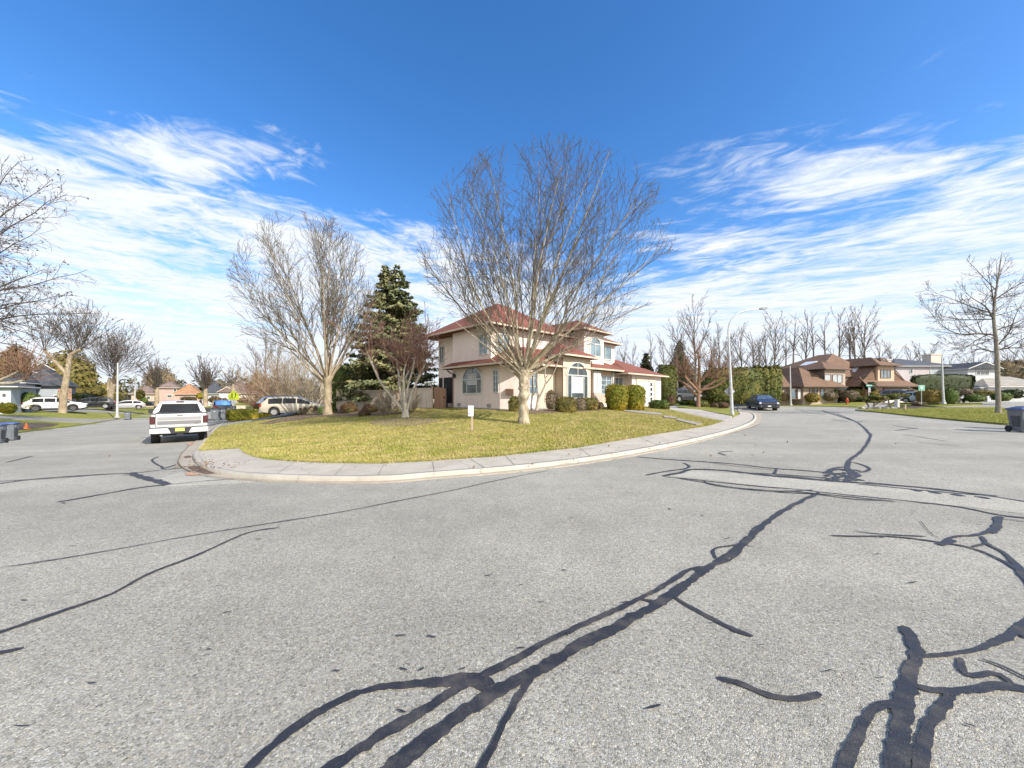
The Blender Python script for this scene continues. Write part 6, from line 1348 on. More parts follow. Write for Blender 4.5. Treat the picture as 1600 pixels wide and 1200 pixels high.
rwg = MB(); x0 = 1.785 - c_; rwg.add([(x0 - .03, -.76, 1.46), (x0 - .03, .76, 1.46), (x0 + .0, .64, 1.86), (x0 + .0, -.64, 1.86)], [(0, 1, 2, 3)]); rg_ = rwg.build('rear_window', G_CAR, pk)
cb = MB(); cb.add([(x0 - .035, -.86, 1.44), (x0 - .035, .86, 1.44), (x0 + .005, .73, 1.90), (x0 + .005, -.73, 1.90), (x0 + .2, -.86, 1.44), (x0 + .2, .86, 1.44), (x0 + .25, .73, 1.92), (x0 + .25, -.73, 1.92)], [(0, 1, 2, 3), (4, 5, 6, 7), (0, 1, 5, 4), (1, 2, 6, 5), (2, 3, 7, 6), (3, 0, 4, 7)]); cb.build('cab_back', C_WHITE, pk)
for v in rg_.data.vertices: v.co.x -= .02
mb = MB(); mb.box(x0 + .12, x0 + .2, -.14, .14, 1.94, 1.985); mb.build('brake_light', SMOKE, pk)
for xa in (-.81, .79): mb = MB(); bar(mb, W, xa, xa + .02, .86, 1.44, -.02, .012); mb.build('panel_gap', PLAST, pk)
mb = MB(); bar(mb, W, -.97, .97, 1.442, 1.472, -.10, .02); mb.build('bed_gap_bar', PLAST, pk)  # dark bar standing in for the shade of the bed gap
# the dark blue pickup coming round the bend
PICKL_F = [('headlight', LAMPW, (5.70, 5.90, .74, .98, .92, 1.12), True), ('grille', PLAST, (5.72, 5.93, -.72, .72, .80, 1.12), False), ('bumper', PLAST, (5.72, 5.99, -.97, .97, .46, .74), False), ('licence_plate', PLATE, (5.985, 6.0, -.17, .17, .60, .74), False), ('mirror', C_NAVY, (4.15, 4.32, .98, 1.24, 1.34, 1.54), True), ('bed_cover', PLAST, (.08, 1.74, -.80, .80, 1.452, 1.475), False), ('fog_lamp', LAMPW, (5.9, 6.0, .70, .86, .62, .68), True), ('grille_bar', GREYB, (5.90, 5.945, -.70, .70, .96, 1.0), False)]
dp = P(1189, 44); dp.z = ZH(642, 44); vehicle('pickup_truck', 'dark blue pickup with pale headlights driving toward us at the bend', 'pickup truck', dp, math.atan2(-.94, -.33), PICK, C_NAVY, lights=PICKL_F, glass=mat_glass('reflective_glass', (.10, .14, .20), .05))
# cars on the left
hu = HROT
p = P(88, 43); p.z = ZH(642.2, 43); vehicle('parked_car', 'white sport utility car parked on the left drive behind the forked tree trunk', 'car', p, hu + R(2), SUV, C_WHITE, rim=RIMD, lights=SUVL)
p = P(143, 52); p.z = ZH(638.5, 52); vehicle('parked_car', 'black sport utility car with its red tail lights to the right', 'car', p, hu + math.pi, SUV, C_BLACK, lights=SUVL)
p = P(197, 56); p.z = ZH(639.5, 56); vehicle('parked_car', 'silver hatchback parked behind the left lamp post', 'car', p, hu + math.pi + R(6), HATCH, C_SILVER, lights=HATL)
p = P(462, 31.8); p.z = ZH(648.8, 31.8); vehicle('parked_car', 'pale gold family wagon in the drive beside the low green hedge', 'car', p, R(24), VAN, C_CHAMP, lights=VANL)
p = P(445, 36); p.z = ZH(645, 36); vehicle('parked_car', 'blue grey car mostly hidden behind the pale gold wagon', 'car', p, R(26), SUV, C_SILB, lights=SUVL)
p = P(346, 41); p.z = ZH(645, 41); vehicle('parked_car', 'dark small car with a blue tinted rear window ahead of the white pickup', 'car', p, math.atan2(DL[1], DL[0]), HATCH, C_BLACK, lights=HATL, glass=mat_glass('sky_glass', (.12, .28, .55), .12))
# cars on the right
p = P(1404, 51); p.z = ZH(627.5, 51); vehicle('parked_car', 'dark blue sport utility car on the brown house drive', 'car', p, R(-46), SUV, C_NAVY, lights=SUVL)
p = P(1441, 47); p.z = ZH(629, 47); vehicle('parked_car', 'small pale blue car behind the green square sign', 'car', p, R(-60), HATCH, C_SILB, lights=HATL)
VANW = dict(L=5.3, hw=.98, rw=.35, wheels=(1.1, 4.3), sill=.3, top=[(0, 1.9), (.05, 2.02), (3.9, 2.04), (4.3, 1.85), (4.75, 1.25), (5.2, 1.05), (5.3, .7)], belt=[(0, 1.15), (5.3, 1.0)], side=[(3.3, 4.5)], ws=(4.7, 4.32), tumble=.08)
p = P(1128, 62); p.z = ZH(636, 62); vehicle('delivery_van', 'white van half hidden by shrubs beside the lamp post', 'van', p, R(212), VANW, C_WHITE, lights=[('taillight', REDL, (-.02, .05, .8, .95, .8, 1.2), True), ('stripe', C_BLUE, (1.6, 2.4, .985, .995, 1.1, 1.5), True)])
p = P(1066, 47); p.z = ZH(627.5, 47); vehicle('parked_car', 'black car behind the shrubs of the corner drive', 'car', p, R(20), SUV, C_BLACK, lights=SUVL)
# scooter beside the barrel topiary
p = P(1502, 45); p.z = ZH(629.5, 45); sc_ = thing('motorbike', 'small white motorbike parked beside the barrel topiary', 'motorbike', p, R(20))
for x in (-.6, .6): mb = MB(); mb.lathe([(.18, -.05), (.29, -.06), (.31, 0), (.29, .06), (.18, .05)], 16, (x, 0, .31), 'y'); mb.build('wheel', RUBB, sc_, smooth=True)
mb = MB(); mb.tube([(-.75, 0, .72), (-.3, 0, .70), (.0, 0, .62), (.3, 0, .75), (.45, 0, .98), (.5, 0, .75), (.6, 0, .45)], [.08, .14, .15, .15, .10, .09, .06], 8); mb.build('fairing', C_WHITE, sc_, smooth=True)
mb = MB(); mb.tube([(-.5, 0, .82), (0, 0, .78)], .09, 8); mb.build('seat', PLAST, sc_); mb = MB(); mb.tube([(.4, -.33, 1.05), (.42, 0, 1.0), (.4, .33, 1.05)], .02, 6); mb.build('handlebar', PLAST, sc_)
# ---------------------------------------------------------------- street furniture
M_GALV = pbr('galvanised', (.50, .52, .53), .45, .35, var=.12, vscale=3); M_GALVW = pbr('pale_pole', (.48, .48, .47), .5, .1, var=.08); M_LHEAD = pbr('lamp_head_grey', (.30, .31, .32), .5, .2)
def lamp(label, px, py, Z, pole_pts, head, r0=.10, r1=.05, m=None, lens=True):
    b0 = P(px, Z); b0.z = ZH(py, Z); k = Z / F; t = thing('street_lamp', label, 'street lamp', b0); m = m or M_GALV
    W = lambda q: ((q[0] - px) * k, 0, (py - q[1]) * k)
    st = [W(q) for q in pole_pts[0]]; arc = smooth_line([W(q) for q in pole_pts[1]], 2) if len(pole_pts) > 1 else None
    mb = MB(); z1 = st[-1][2]; mb.tube([(0, 0, -.1)] + [(s[0], 0, s[2]) for s in st[1:]], [r0] + [r0 + (r1 - r0) * s[2] / z1 for s in st[1:]], 10); mb.build('pole', m, t, smooth=True)
    mb = MB(); mb.box(-r0 * 1.35, r0 * 1.35, -r0 * 1.35, r0 * 1.35, -.1, .05); mb.lathe([(r0 * 1.2, .05), (r0 * 1.15, .3), (r0 * 1.04, .34)], 10); mb.build('base', m, t)
    if arc:
        mb = MB(); mb.tube([tuple(a) for a in arc], [r1 + (.03 - r1) * i / (len(arc) - 1) for i in range(len(arc))], 8); mb.build('arm', m, t, smooth=True)
    if head:
        a = Vector(W(head[0])); b = Vector(W(head[1])); d = (b - a); L = d.length; d.normalize(); mb = MB()
        up = Vector((-d.z, 0, d.x)) if d.x > 0 else Vector((d.z, 0, -d.x)); P_ = []
        for s, w_, h in ((0, .06, .05), (.25, .13, .09), (.85, .13, .08), (1, .07, .04)):
            c = a + d * L * s
            for y, z in ((-w_, -h * .5), (w_, -h * .5), (w_, h * .4), (w_ * .5, h), (-w_ * .5, h), (-w_, h * .4)): P_.append(c + Vector((0, y, 0)) + up * z)
        mb.add(P_, [(i * 6 + j, i * 6 + (j + 1) % 6, (i + 1) * 6 + (j + 1) % 6, (i + 1) * 6 + j) for i in range(3) for j in range(6)] + [tuple(range(6)), tuple(range(18, 24))]); mb.build('lamp_head', M_LHEAD, t)
    return t
zl = at(1144, 650.5)[1]
lp = lamp('tall curved street lamp with a grey diamond sign at the corner drive', 1144, 650.5, zl, ([(1144, 650.5), (1142, 600), (1140, 560), (1138.5, 532)], [(1138.5, 532), (1137.5, 515), (1141, 501), (1150, 491), (1162, 486), (1176, 483.5), (1188, 482.5)]), ((1186, 482.6), (1200, 481.8)), .115, .06)
lamp('curved street lamp between the golden box hedge and the barrel topiary', 1474.5, 629.5, 43, ([(1474.5, 629.5), (1473, 600), (1472, 565)], [(1472, 565), (1471.5, 558), (1475, 550), (1483, 543), (1491, 540)]), ((1490, 540.4), (1500, 538.5)), .12, .07)
lamp('straight pale lamp post on the lawn of the brown house', 1235.5, 632.5, 51, ([(1235.5, 632.5), (1235, 600), (1234.5, 572)],), None, .11, .06, M_GALVW)
lamp('straight white lamp post on the left verge beside the fan shaped tree', 183, 651.5, 45, ([(183, 651.5), (183.5, 610), (184, 567)],), None, .13, .07, M_GALVW)
lamp('far curved lamp post behind the silver hatchback', 210.5, 636, 74, ([(210.5, 636), (211, 610), (211, 594)], [(211, 594), (212, 589), (217, 586), (224, 585)]), ((223, 585), (232, 584.6)), .13, .07, M_GALVW)
# sign seen from behind on the tall lamp
M_SBACK = pbr('sign_back', (.36, .37, .38), .5, .4, var=.1)
k = zl / F; s_ = 8.4 * k; mb = MB(); cx, cz = (1142 - 1144) * k, (650.5 - 611.5) * k; q = [(cx - s_, cz), (cx, cz - s_), (cx + s_, cz), (cx, cz + s_)]
mb.add([(x, .13, z) for x, z in q] + [(x, .15, z) for x, z in q], [(0, 1, 2, 3), (7, 6, 5, 4)] + [(i, (i + 1) % 4, 4 + (i + 1) % 4, 4 + i) for i in range(4)]); sg = thing('road_sign', 'grey back of a diamond road sign strapped to the tall curved lamp', 'road sign', (P(1144, zl).x, zl, ZH(650.5, zl))); mb.build('plate', M_SBACK, sg)
for dz in (-.12, .12): mb = MB(); mb.lathe([(.085, -.02), (.13, -.02), (.13, .02), (.085, .02)], 10, (cx + .0, 0.0, cz + dz)); mb.build('strap', M_SBACK, sg)
# yellow school crossing sign
M_YS = pbr('sign_yellow_green', (.66, .76, .03), .5); M_WS = pbr('sign_white', (.70, .72, .72), .5); M_GS = pbr('sign_green', (.03, .36, .25), .5)
Zs = 33; b0 = P(365, Zs); b0.z = ZH(648, Zs); k = Zs / F; t = thing('school_sign', 'yellow pentagon school crossing sign above the low green hedge', 'road sign', b0); h0 = (648 - 618) * k
fc = (0.0, -1.0)
def flat(mbx, pts, y0, y1): n = len(pts); mbx.add([(x, y0, z) for x, z in pts] + [(x, y1, z) for x, z in pts], [tuple(range(n)), tuple(range(2 * n - 1, n - 1, -1))] + [(i, (i + 1) % n, n + (i + 1) % n, n + i) for i in range(n)])
mb = MB(); mb.tube([(0, .04, -.2), (0, .04, h0 + .4)], .03, 8); mb.build('post', M_GALV, t)
a = 8.3 * k; mb = MB(); flat(mb, [(-a, h0 - a * .8), (a, h0 - a * .8), (a, h0 + a * .15), (0, h0 + a * .95), (-a, h0 + a * .15)], -.01, .01); mb.build('plate', M_YS, t)
for ox, sc2 in ((-.16, 1.0), (.15, .92)):
    mb = MB(); s2 = .34 * sc2; ctr = h0 - .02
    flat(mb, [(ox - .03, ctr - .02), (ox + .04, ctr - .02), (ox + .05, ctr + .18), (ox - .03, ctr + .18)], -.018, -.011)
    flat(mb, [(ox - .03, ctr - .02), (ox + .01, ctr - .02), (ox - .05, ctr - .24), (ox - .10, ctr - .24)], -.0176, -.0112); flat(mb, [(ox + .0, ctr - .02), (ox + .04, ctr - .02), (ox + .11, ctr - .24), (ox + .06, ctr - .24)], -.0172, -.0114)
    flat(mb, [(ox + .01 + .045 * math.cos(q), ctr + .24 + .045 * math.sin(q)) for q in np.linspace(0, 5.6, 9)], -.018, -.011); flat(mb, [(ox + .04, ctr + .15), (ox + .13, ctr + .05), (ox + .12, ctr + .02), (ox + .03, ctr + .10)], -.0168, -.0116); mb.build('pictogram', M_BLACK, t)
mb = MB(); flat(mb, [(-.2, h0 - a * .8 - .42), (.2, h0 - a * .8 - .42), (.2, h0 - a * .8 - .06), (-.2, h0 - a * .8 - .06)], -.01, .01); mb.build('tab', M_WS, t)
# street name sign and the green square sign
Zs = 49; b0 = P(1357.5, Zs); b0.z = ZH(631, Zs); k = Zs / F; t = thing('street_name_sign', 'green street name blade on a pale post before the brown house', 'road sign', b0); h0 = (631 - 602.5) * k
mb = MB(); mb.tube([(0, 0, -.1), (0, 0, h0 + .1)], .045, 8); mb.build('post', M_GALVW, t)
mb = MB(); mb.box(-.42, .38, -.075, -.055, h0 - .12, h0 + .12); bl = mb.build('blade', M_GS, t); mb = MB()
for i in range(7): mb.box(-.34 + i * .095, -.29 + i * .095, -.085, -.076, h0 - .05, h0 + (.05 if i % 3 else .07))
mb.build('lettering', M_WS, bl)['kind'] = 'stuff'
mb = MB(); mb.box(-.14, .2, -.07, -.052, h0 - .95, h0 - .25); mb.build('plate', M_SBACK, t)
Zs = 38; b0 = P(1440, Zs); b0.z = ZH(631, Zs); k = Zs / F; t = thing('marker_sign', 'green square sign with a white pin shape on a pale post by the right lawn', 'road sign', b0, R(-8)); h0 = (631 - 606) * k
mb = MB(); mb.tube([(.02, .03, -.1), (0, .03, h0 + .2)], .03, 8); mb.build('post', M_GALVW, t); a = 4.3 * k
mb = MB(); mb.box(-a, a, -.012, .01, h0 - a, h0 + a); pl_ = mb.build('plate', M_GS, t); mb = MB(); cc_ = h0 + .05; flat(mb, [(0 + .15 * math.cos(q), cc_ + .15 * math.sin(q)) for q in np.linspace(-.5, math.pi + .5, 13)] + [(0, cc_ - .27)], -.022, -.0125); sy = mb.build('symbol', M_WS, pl_)
mb = MB(); mb.lathe([(.055, -.03), (.055, -.0225)], 12, (0, 0, cc_), 'y'); mb.build('dot', M_GS, sy)
mb = MB(); o_ = a - .03; i_ = a - .055; mb.add([(sx * v, -.016, h0 + sz * v) for v in (o_, i_) for sx, sz in ((-1, -1), (1, -1), (1, 1), (-1, 1))], [(i, (i + 1) % 4, 4 + (i + 1) % 4, 4 + i) for i in range(4)]); mb.build('border', M_WS, pl_)
# paper notice on a stake in the lawn
b0 = G(737.5, 677.5); b0.z += .09; k = b0.y / F; t = thing('lawn_notice', 'small white paper notice on a wooden stake in the corner lawn', 'sign', b0, R(-10)); H_ = (677.5 - 654) * k; H2 = (677.5 - 638) * k
mb = MB(); mb.add([(x * 1.0 + .0, y, z) for z in (-.1, H2 - .02) for x, y in ((-.03, -.012), (.03, -.012), (.03, .022), (-.03, .022))], [(0, 1, 2, 3), (4, 5, 6, 7), (0, 1, 5, 4), (1, 2, 6, 5), (2, 3, 7, 6), (3, 0, 4, 7)]); mb.build('stake', M_FPOST, t)
mb = MB(); mb.box(-.155, .07, -.022, -.014, H_, H2 + .02); pn = mb.build('panel', pbr('paper_white', (.72, .76, .84), .6, var=.03), t, rotz=0)
mb = MB(); mb.box(-.115, -.075, -.028, -.0222, H_ + .09, H_ + .13); mb.build('mark', C_BLUE, pn); mb = MB(); mb.box(-.075, -.055, -.028, -.0222, H_ + .15, H_ + .17); mb.build('mark', M_BLACK, pn)
mb = MB()
for i in range(5): mb.box(-.12, .03, -.027, -.0222, H_ + .21 + i * .03, H_ + .218 + i * .03)
mb.build('text_lines', pbr('faint_ink', (.50, .54, .64), .7), pn)['kind'] = 'stuff'
# wheeled bins
M_BING = pbr('bin_grey', (.135, .15, .165), .55, var=.10); M_BINB = pbr('bin_lid_blue', (.07, .12, .33), .45, var=.08); M_BIND = pbr('bin_dark', (.03, .038, .05), .5); M_LOGO = pbr('bin_logo_white', (.72, .74, .75), .5)
def make_bin(lid):
    t = thing('wheeled_bin', 'bin', 'bin', (0, 0, 0)); q = lambda w_, d, yo=0: [(-w_, -d + yo), (w_, -d + yo), (w_, d + yo), (-w_, d + yo)]
    mb = MB(); mb.prism(q(.235, .25), .04, .92, q(.285, .345)); mb.prism(q(.285, .345), .921, .98, q(.30, .36)); mb.build('body', M_BING, t, bevel=.02)
    mb = MB(); mb.prism([(-.16, -.30), (.16, -.30), (.13, -.26), (-.13, -.26)], .1, .62, [(-.18, -.338), (.18, -.338), (.15, -.30), (-.15, -.30)]); mb.build('front_panel', M_BING, t)
    mb = MB(); mb.prism(q(.315, .385, .0), .982, 1.03, q(.30, .37)); mb.prism(q(.27, .33), 1.031, 1.065, q(.2, .25)); mb.build('lid', lid, t, bevel=.012)
    mb = MB(); mb.tube([(-.27, .40, .95), (-.27, .44, .97), (.27, .44, .97), (.27, .40, .95)], .018, 6); mb.build('handle', M_BIND, t)
    for x in (-.27, .27): mb = MB(); mb.lathe([(.06, -.03), (.13, -.03), (.13, .03), (.06, .03)], 16, (0, 0, 0), 'y'); o = mb.build('wheel', RUBB, t, (x, .27, .13), R(90), smooth=True)
    for s2 in (-1, 1): mb = MB(); mb.add([(s2 * (.243 + .05 * z) + s2 * .012, y * 1.0, z) for z, y in ((.25, -.20), (.25, .10), (.70, .17), (.70, -.26))], [(0, 1, 2, 3)]); mb.build('side_recess', M_BIND, t)
    mb = MB(); flat(mb, [(-.05, 0), (.06, 0), (.06, .03), (.02, .05), (.04, .08), (0, .12), (-.04, .08), (-.01, .04)], -.004, 0); o = mb.build('logo', M_LOGO, t, (.0, -.333, .76)); o.rotation_euler.x = R(-6)
    for z in (.86, .80): mb = MB(); mb.box(.292, .296, -.24, -.17, z, z + .03); o = mb.build('sticker', M_LOGO, t)
    return t
binB = make_bin(M_BINB)
def put_bin(src, first, label, px, py, rz, Z=None, group=None, zoff=0.0):
    t = src if first else copy_tree(src)
    b0 = G(px, py) if Z is None else P(px, Z)
    if Z is not None: b0.z = ZH(py, Z)
    t.location = b0; t.rotation_euler.z = rz; t['label'] = label; t['group'] = group or 'wheeled bins at the kerbs'; return t
put_bin(binB, True, 'large grey bin with a blue lid cut off by the right edge', 1599, 675.5, R(-20))
put_bin(binB, False, 'grey blue-lidded bin at the left edge, right one of the pair', 14, 688.5, R(38)); put_bin(binB, False, 'grey blue-lidded bin at the left edge, left one of the pair', -7, 693, R(36))
binG = make_bin(M_BIND)
put_bin(binG, True, 'grey dark-lidded bin on the left verge beside the straight white lamp post', 199.5, 656.0, R(40))
put_bin(binG, False, 'grey dark-lidded bin standing behind the large blue-lidded one at the right edge', 1606, 671, R(-15), Z=16.4)
for i, (px, py, Z, lab) in enumerate(((337.5, 656.5, 31, 'grey bin, left one of the two right beside the white pickup mirror'), (347, 655.5, 31.6, 'grey bin, right one of the two beside the white pickup mirror'), (356, 650, 38, 'grey bin under the yellow school sign, nearer to the small dark car'), (362, 649.5, 38.5, 'grey bin under the yellow school sign, nearer to the green hedge'), (246, 645, 58, 'grey bin just left of the white pickup roof'), (237, 634.5, 80, 'grey bin far off by the brown fence boards, right one'), (231, 634.5, 80, 'grey bin far off by the brown fence boards, left one'))):
    put_bin(binG, False, lab, px, py, R(20 + 13 * i), Z=Z)
# traffic cone
b0 = G(41, 672.5); b0.z += .1; k = b0.y / F; t = thing('traffic_cone', 'orange traffic cone on the soil bed at the left verge', 'cone', b0); M_CONE = pbr('cone_orange', (.70, .20, .055), .6, var=.12)
mb = MB(); mb.lathe([(.155, .03), (.035, .46), (.02, .47)], 18); mb.build('cone', M_CONE, t, smooth=True); mb = MB(); mb.box(-.2, .2, -.2, .2, -.02, .028); mb.build('base', M_CONE, t, bevel=.01)
# hydrant
b0 = P(1323.5, 50.5); b0.z = ZH(630.3, 50.5); t = thing('fire_hydrant', 'red fire hydrant on the lawn of the brown house', 'hydrant', b0); M_HYD = pbr('hydrant_red', (.50, .07, .04), .5, var=.1)
mb = MB(); mb.lathe([(.17, -.05), (.17, .05), (.11, .07), (.11, .5), (.15, .52), (.15, .56), (.12, .60), (.08, .70), (.03, .76)], 14); mb.build('barrel', M_HYD, t, smooth=True)
for a in (0, math.pi): mb = MB(); mb.tube([(0, 0, .42), (.2 * math.cos(a), 0, .42)], .06, 10); mb.build('outlet', M_HYD, t)
mb = MB(); mb.tube([(0, 0, .38), (0, -.2, .38)], .08, 10); mb.build('outlet', M_HYD, t)
# boxes and posts
def boxthing(name, label, cat, px, py, Z, w_, d, h, m, cap=None):
    b0 = P(px, Z); b0.z = ZH(py, Z); t = thing(name, label, cat, b0, R(15)); mb = MB(); mb.box(-w_ / 2, w_ / 2, -d / 2, d / 2, -.1, h); mb.build('cabinet', m, t, bevel=.015); mb = MB(); mb.box(-w_ / 2 - .02, w_ / 2 + .02, -d / 2 - .02, d / 2 + .02, h + .002, h + .05); mb.build('cap', cap or m, t); return t
boxthing('utility_box', 'pale grey utility box between the rock bed and the small tan post', 'utility box', 1401.5, 635.3, 40, .36, .3, .76, M_GALVW)
boxthing('utility_box', 'low beige utility box behind the low green hedge', 'utility box', 377, 638.0, 46, .95, .4, .32, M_TRIM)
boxthing('marker_post', 'short tan post with a grey cap beside the soil bed', 'post', 1414, 641, 36.5, .13, .13, .52, M_FPOST, M_SBACK)
b0 = P(26, 41); b0.z = ZH(640, 41); t = thing('flower_pot', 'blue glazed flower pot left of the white parked car', 'pot', b0); mb = MB(); mb.lathe([(.2, 0), (.28, .25), (.32, .45), (.35, .47), (.35, .52), (.28, .52), (.26, .4)], 16); mb.build('pot', pbr('blue_glaze', (.06, .10, .28), .25), t, smooth=True); mb = MB(); mb.lathe([(.2, .38), (.26, .44)], 12); mb.build('soil', M_DIRT, t)
# cloud pruned pines and rocks on the corner of the far side street
def niwaki(seed, label, px, py, Z, pads, trunks):
    b0 = P(px, Z); b0.z = ZH(py, Z); k = Z / F; t = thing('cloud_pruned_pine', label, 'tree', b0); rg = np.random.default_rng(seed)
    link_mesh('trunk', tubes('trunk', [pxline((px, py), k, l, [.09, .075, .06, .04], rg.uniform(-.5, .5)) for l in trunks]), t, B_GREY)
    for (qx, qy, w_, h_) in pads:
        o = link_mesh('foliage_pad', foliage_mesh(rg, w_ * k, w_ * k * .8, h_ * k, 2.3, .08, 1.0, .05), t, L_HEDGE, ((qx - px) * k, rg.uniform(-.3, .3), (py - qy) * k))
niwaki(401, 'left cloud pruned pine with flat green pads on the rock bed', 1362, 635, 42.5, [(1352, 625, 17, 5), (1364, 622.5, 20, 5), (1376, 623.5, 16, 5), (1358, 629, 14, 4), (1372, 627.5, 14, 4), (1384, 624.5, 12, 5)], [[(1358, 636), (1356, 631), (1352, 626), (1350, 624)], [(1364, 636), (1366, 631), (1364, 626), (1366, 622)], [(1365, 634), (1371, 629), (1376, 626), (1382, 624)]])
niwaki(402, 'right cloud pruned pine with long flat pads reaching toward the utility box', 1396, 634, 44, [(1392, 621.5, 18, 6), (1404, 620.5, 22, 5.5), (1414, 620, 14, 5), (1398, 625, 14, 4)], [[(1390, 635), (1394, 629), (1400, 625), (1408, 622)], [(1390, 633), (1390, 627), (1391, 623), (1391, 621)]])
M_ROCK = pbr('garden_rock', (.30, .28, .26), .9, var=.3, vscale=6, bump=.8, bscale=14); rg = np.random.default_rng(3)
for i in range(16):
    px = 1346 + i * 3.4 + rg.uniform(-1, 1); Z = 41.2 + rg.uniform(-.5, .8); b0 = P(px, Z); b0.z = ZH(637 + .35 * (px - 1346) / 55, Z) - .05; s = rg.uniform(.12, .27); bm = bmesh.new(); bmesh.ops.create_icosphere(bm, subdivisions=2, radius=1)
    for v in bm.verts: n_ = 1 + .18 * math.sin(v.co.x * 3 + i) + .14 * math.sin(v.co.y * 4 + i * 2) + rg.normal() * .04; v.co = Vector((v.co.x * s * 1.4, v.co.y * s, v.co.z * s * .75)) * n_
    me = bpy.data.meshes.new('garden_rock'); bm.to_mesh(me); bm.free(); o = link_mesh('garden_rock', me, None, M_ROCK, b0, rg.uniform(0, 6)); tag(o, 'grey brown garden rock edging the bed of cloud pruned pines', 'rock', 'rocks edging the pine bed')
# fallen dead branches in the pine bed are left as twigs of the pines

# ---------------------------------------------------------------- background trees
def wood_tree(seed, H, spread, rmin, trunk_h=.35, n=11, dens=1.5):
    rg = np.random.default_rng(seed); bx, by_ = rg.normal(size=2) * .045; pts = np.array([(bx * i + .03 * i * math.sin(i * .8 + seed), by_ * i + .03 * i * math.cos(i * .7 + seed), H * .97 * i / 9) for i in range(10)]); pts[0] = (0, 0, -.3)
    stem = (pts, np.linspace(H * .014 + .06, rmin, 10)); crown = []
    for i in range(n):
        tt = trunk_h + (1 - trunk_h) * (i + rg.random()) / n * .96; p, d, r = pt_on(stem, tt); az = rg.uniform(0, 6.28); el = R(rg.uniform(42, 72)); dd = np.array((math.cos(az) * math.cos(el), math.sin(az) * math.cos(el), math.sin(el)))
        L = spread * (1.15 - .75 * tt) * rg.uniform(.7, 1.25); ln = limb(rg, p, dd, L, min(r * .7, .10), rmin, seg=.9, wob=.045, up=.035); crown.append(ln); sub(rg, crown, ln, L, 0, [(dens, .2, 18, 45, .34, .04, .06), (dens * 1.4, .2, 20, 50, .45, .03, .08)], rmin)
    return tubes('trunk', [stem]), tubes('crown', crown)
WT = [wood_tree(500 + i, H, s_, .024, th, int(n * 1.25), dn * 1.5) for i, (H, s_, th, n, dn) in enumerate(((20, 7.5, .42, 12, 1.1), (20, 5.0, .5, 9, 1.0), (20, 9.5, .3, 13, 1.1), (20, 8.5, .22, 15, 1.2), (20, 4.2, .55, 10, 1.1)))]
M_WB = mat_bark('far_bark', (.20, .165, .135), (.12, .10, .085)); M_WTW = mat_bark('far_twig', (.175, .14, .115), (.12, .10, .085))
for a, b in WT: a.materials.append(M_WB); b.materials.append(M_WTW)
ORD = ['first', 'second', 'third', 'fourth', 'fifth', 'sixth', 'seventh', 'eighth', 'ninth', 'tenth', 'eleventh', 'twelfth', 'thirteenth', 'fourteenth', 'fifteenth', 'sixteenth', 'seventeenth', 'eighteenth', 'nineteenth', 'twentieth']
def row(spec, where, group, Z0, what='bare tree'):
    spec = sorted(spec)
    for i, s in enumerate(spec):
        px, topy, var = s[:3]; Z = s[3] if len(s) > 3 else Z0 + (i * 37 % 11) - 5; b0 = P(px, Z); b0.z = min(b0.z, .3) - .2; H = ZH(topy, Z) - b0.z
        t = thing('bare_tree', '%s, %s from the left %s' % (what, ORD[i], where), 'tree', b0, i * 1.7, group); f = H / 20
        for nm, me in zip(('trunk', 'crown'), WT[var]): o = link_mesh(nm, me, t); o.scale = (f * (.85 if var != 3 else 1.0),) * 2 + (f,)
row([(1196, 520, 2), (1210, 494, 2), (1228, 506, 4), (1241, 490, 4), (1258, 493, 0), (1270, 489, 4), (1289, 488, 1), (1309, 487, 0), (1327, 487, 4), (1338, 484, 0), (1352, 489, 2), (1372, 535, 3), (1390, 538, 3)], 'of the tall row behind the brown house', 'tall bare trees behind the brown house', 92, 'tall thin bare tree')
row([(958, 540, 2), (975, 530, 0), (990, 545, 3), (1008, 552, 3), (1018, 515, 1), (1036, 535, 3), (1058, 505, 2, 62), (1086, 474, 2, 62), (1108, 520, 3), (1124, 516, 3), (1142, 522, 3), (1158, 514, 2), (1174, 524, 3), (1188, 530, 3)], 'of the wood behind the huge hedge', 'bare trees behind the huge hedge', 80, 'grey bare tree')
row([(1420, 544, 3), (1436, 540, 3), (1458, 539, 3), (1483, 560, 3), (1502, 556, 3), (1522, 548, 3), (1538, 556, 3), (1552, 552, 3), (1572, 545, 3), (1586, 550, 3), (1601, 540, 3), (1616, 548, 3), (1590, 568, 3, 70)], 'behind the pale houses on the right', 'bare trees behind the right houses', 98, 'low bare tree')
row([(398, 545, 3), (415, 520, 2), (436, 535, 3), (120, 585, 3), (140, 578, 3), (208, 588, 3), (228, 592, 3), (256, 585, 3), (268, 596, 3), (285, 600, 3), (388, 590, 3), (55, 575, 3)], 'far behind the houses on the left', 'far bare trees on the left', 112, 'far bare tree')
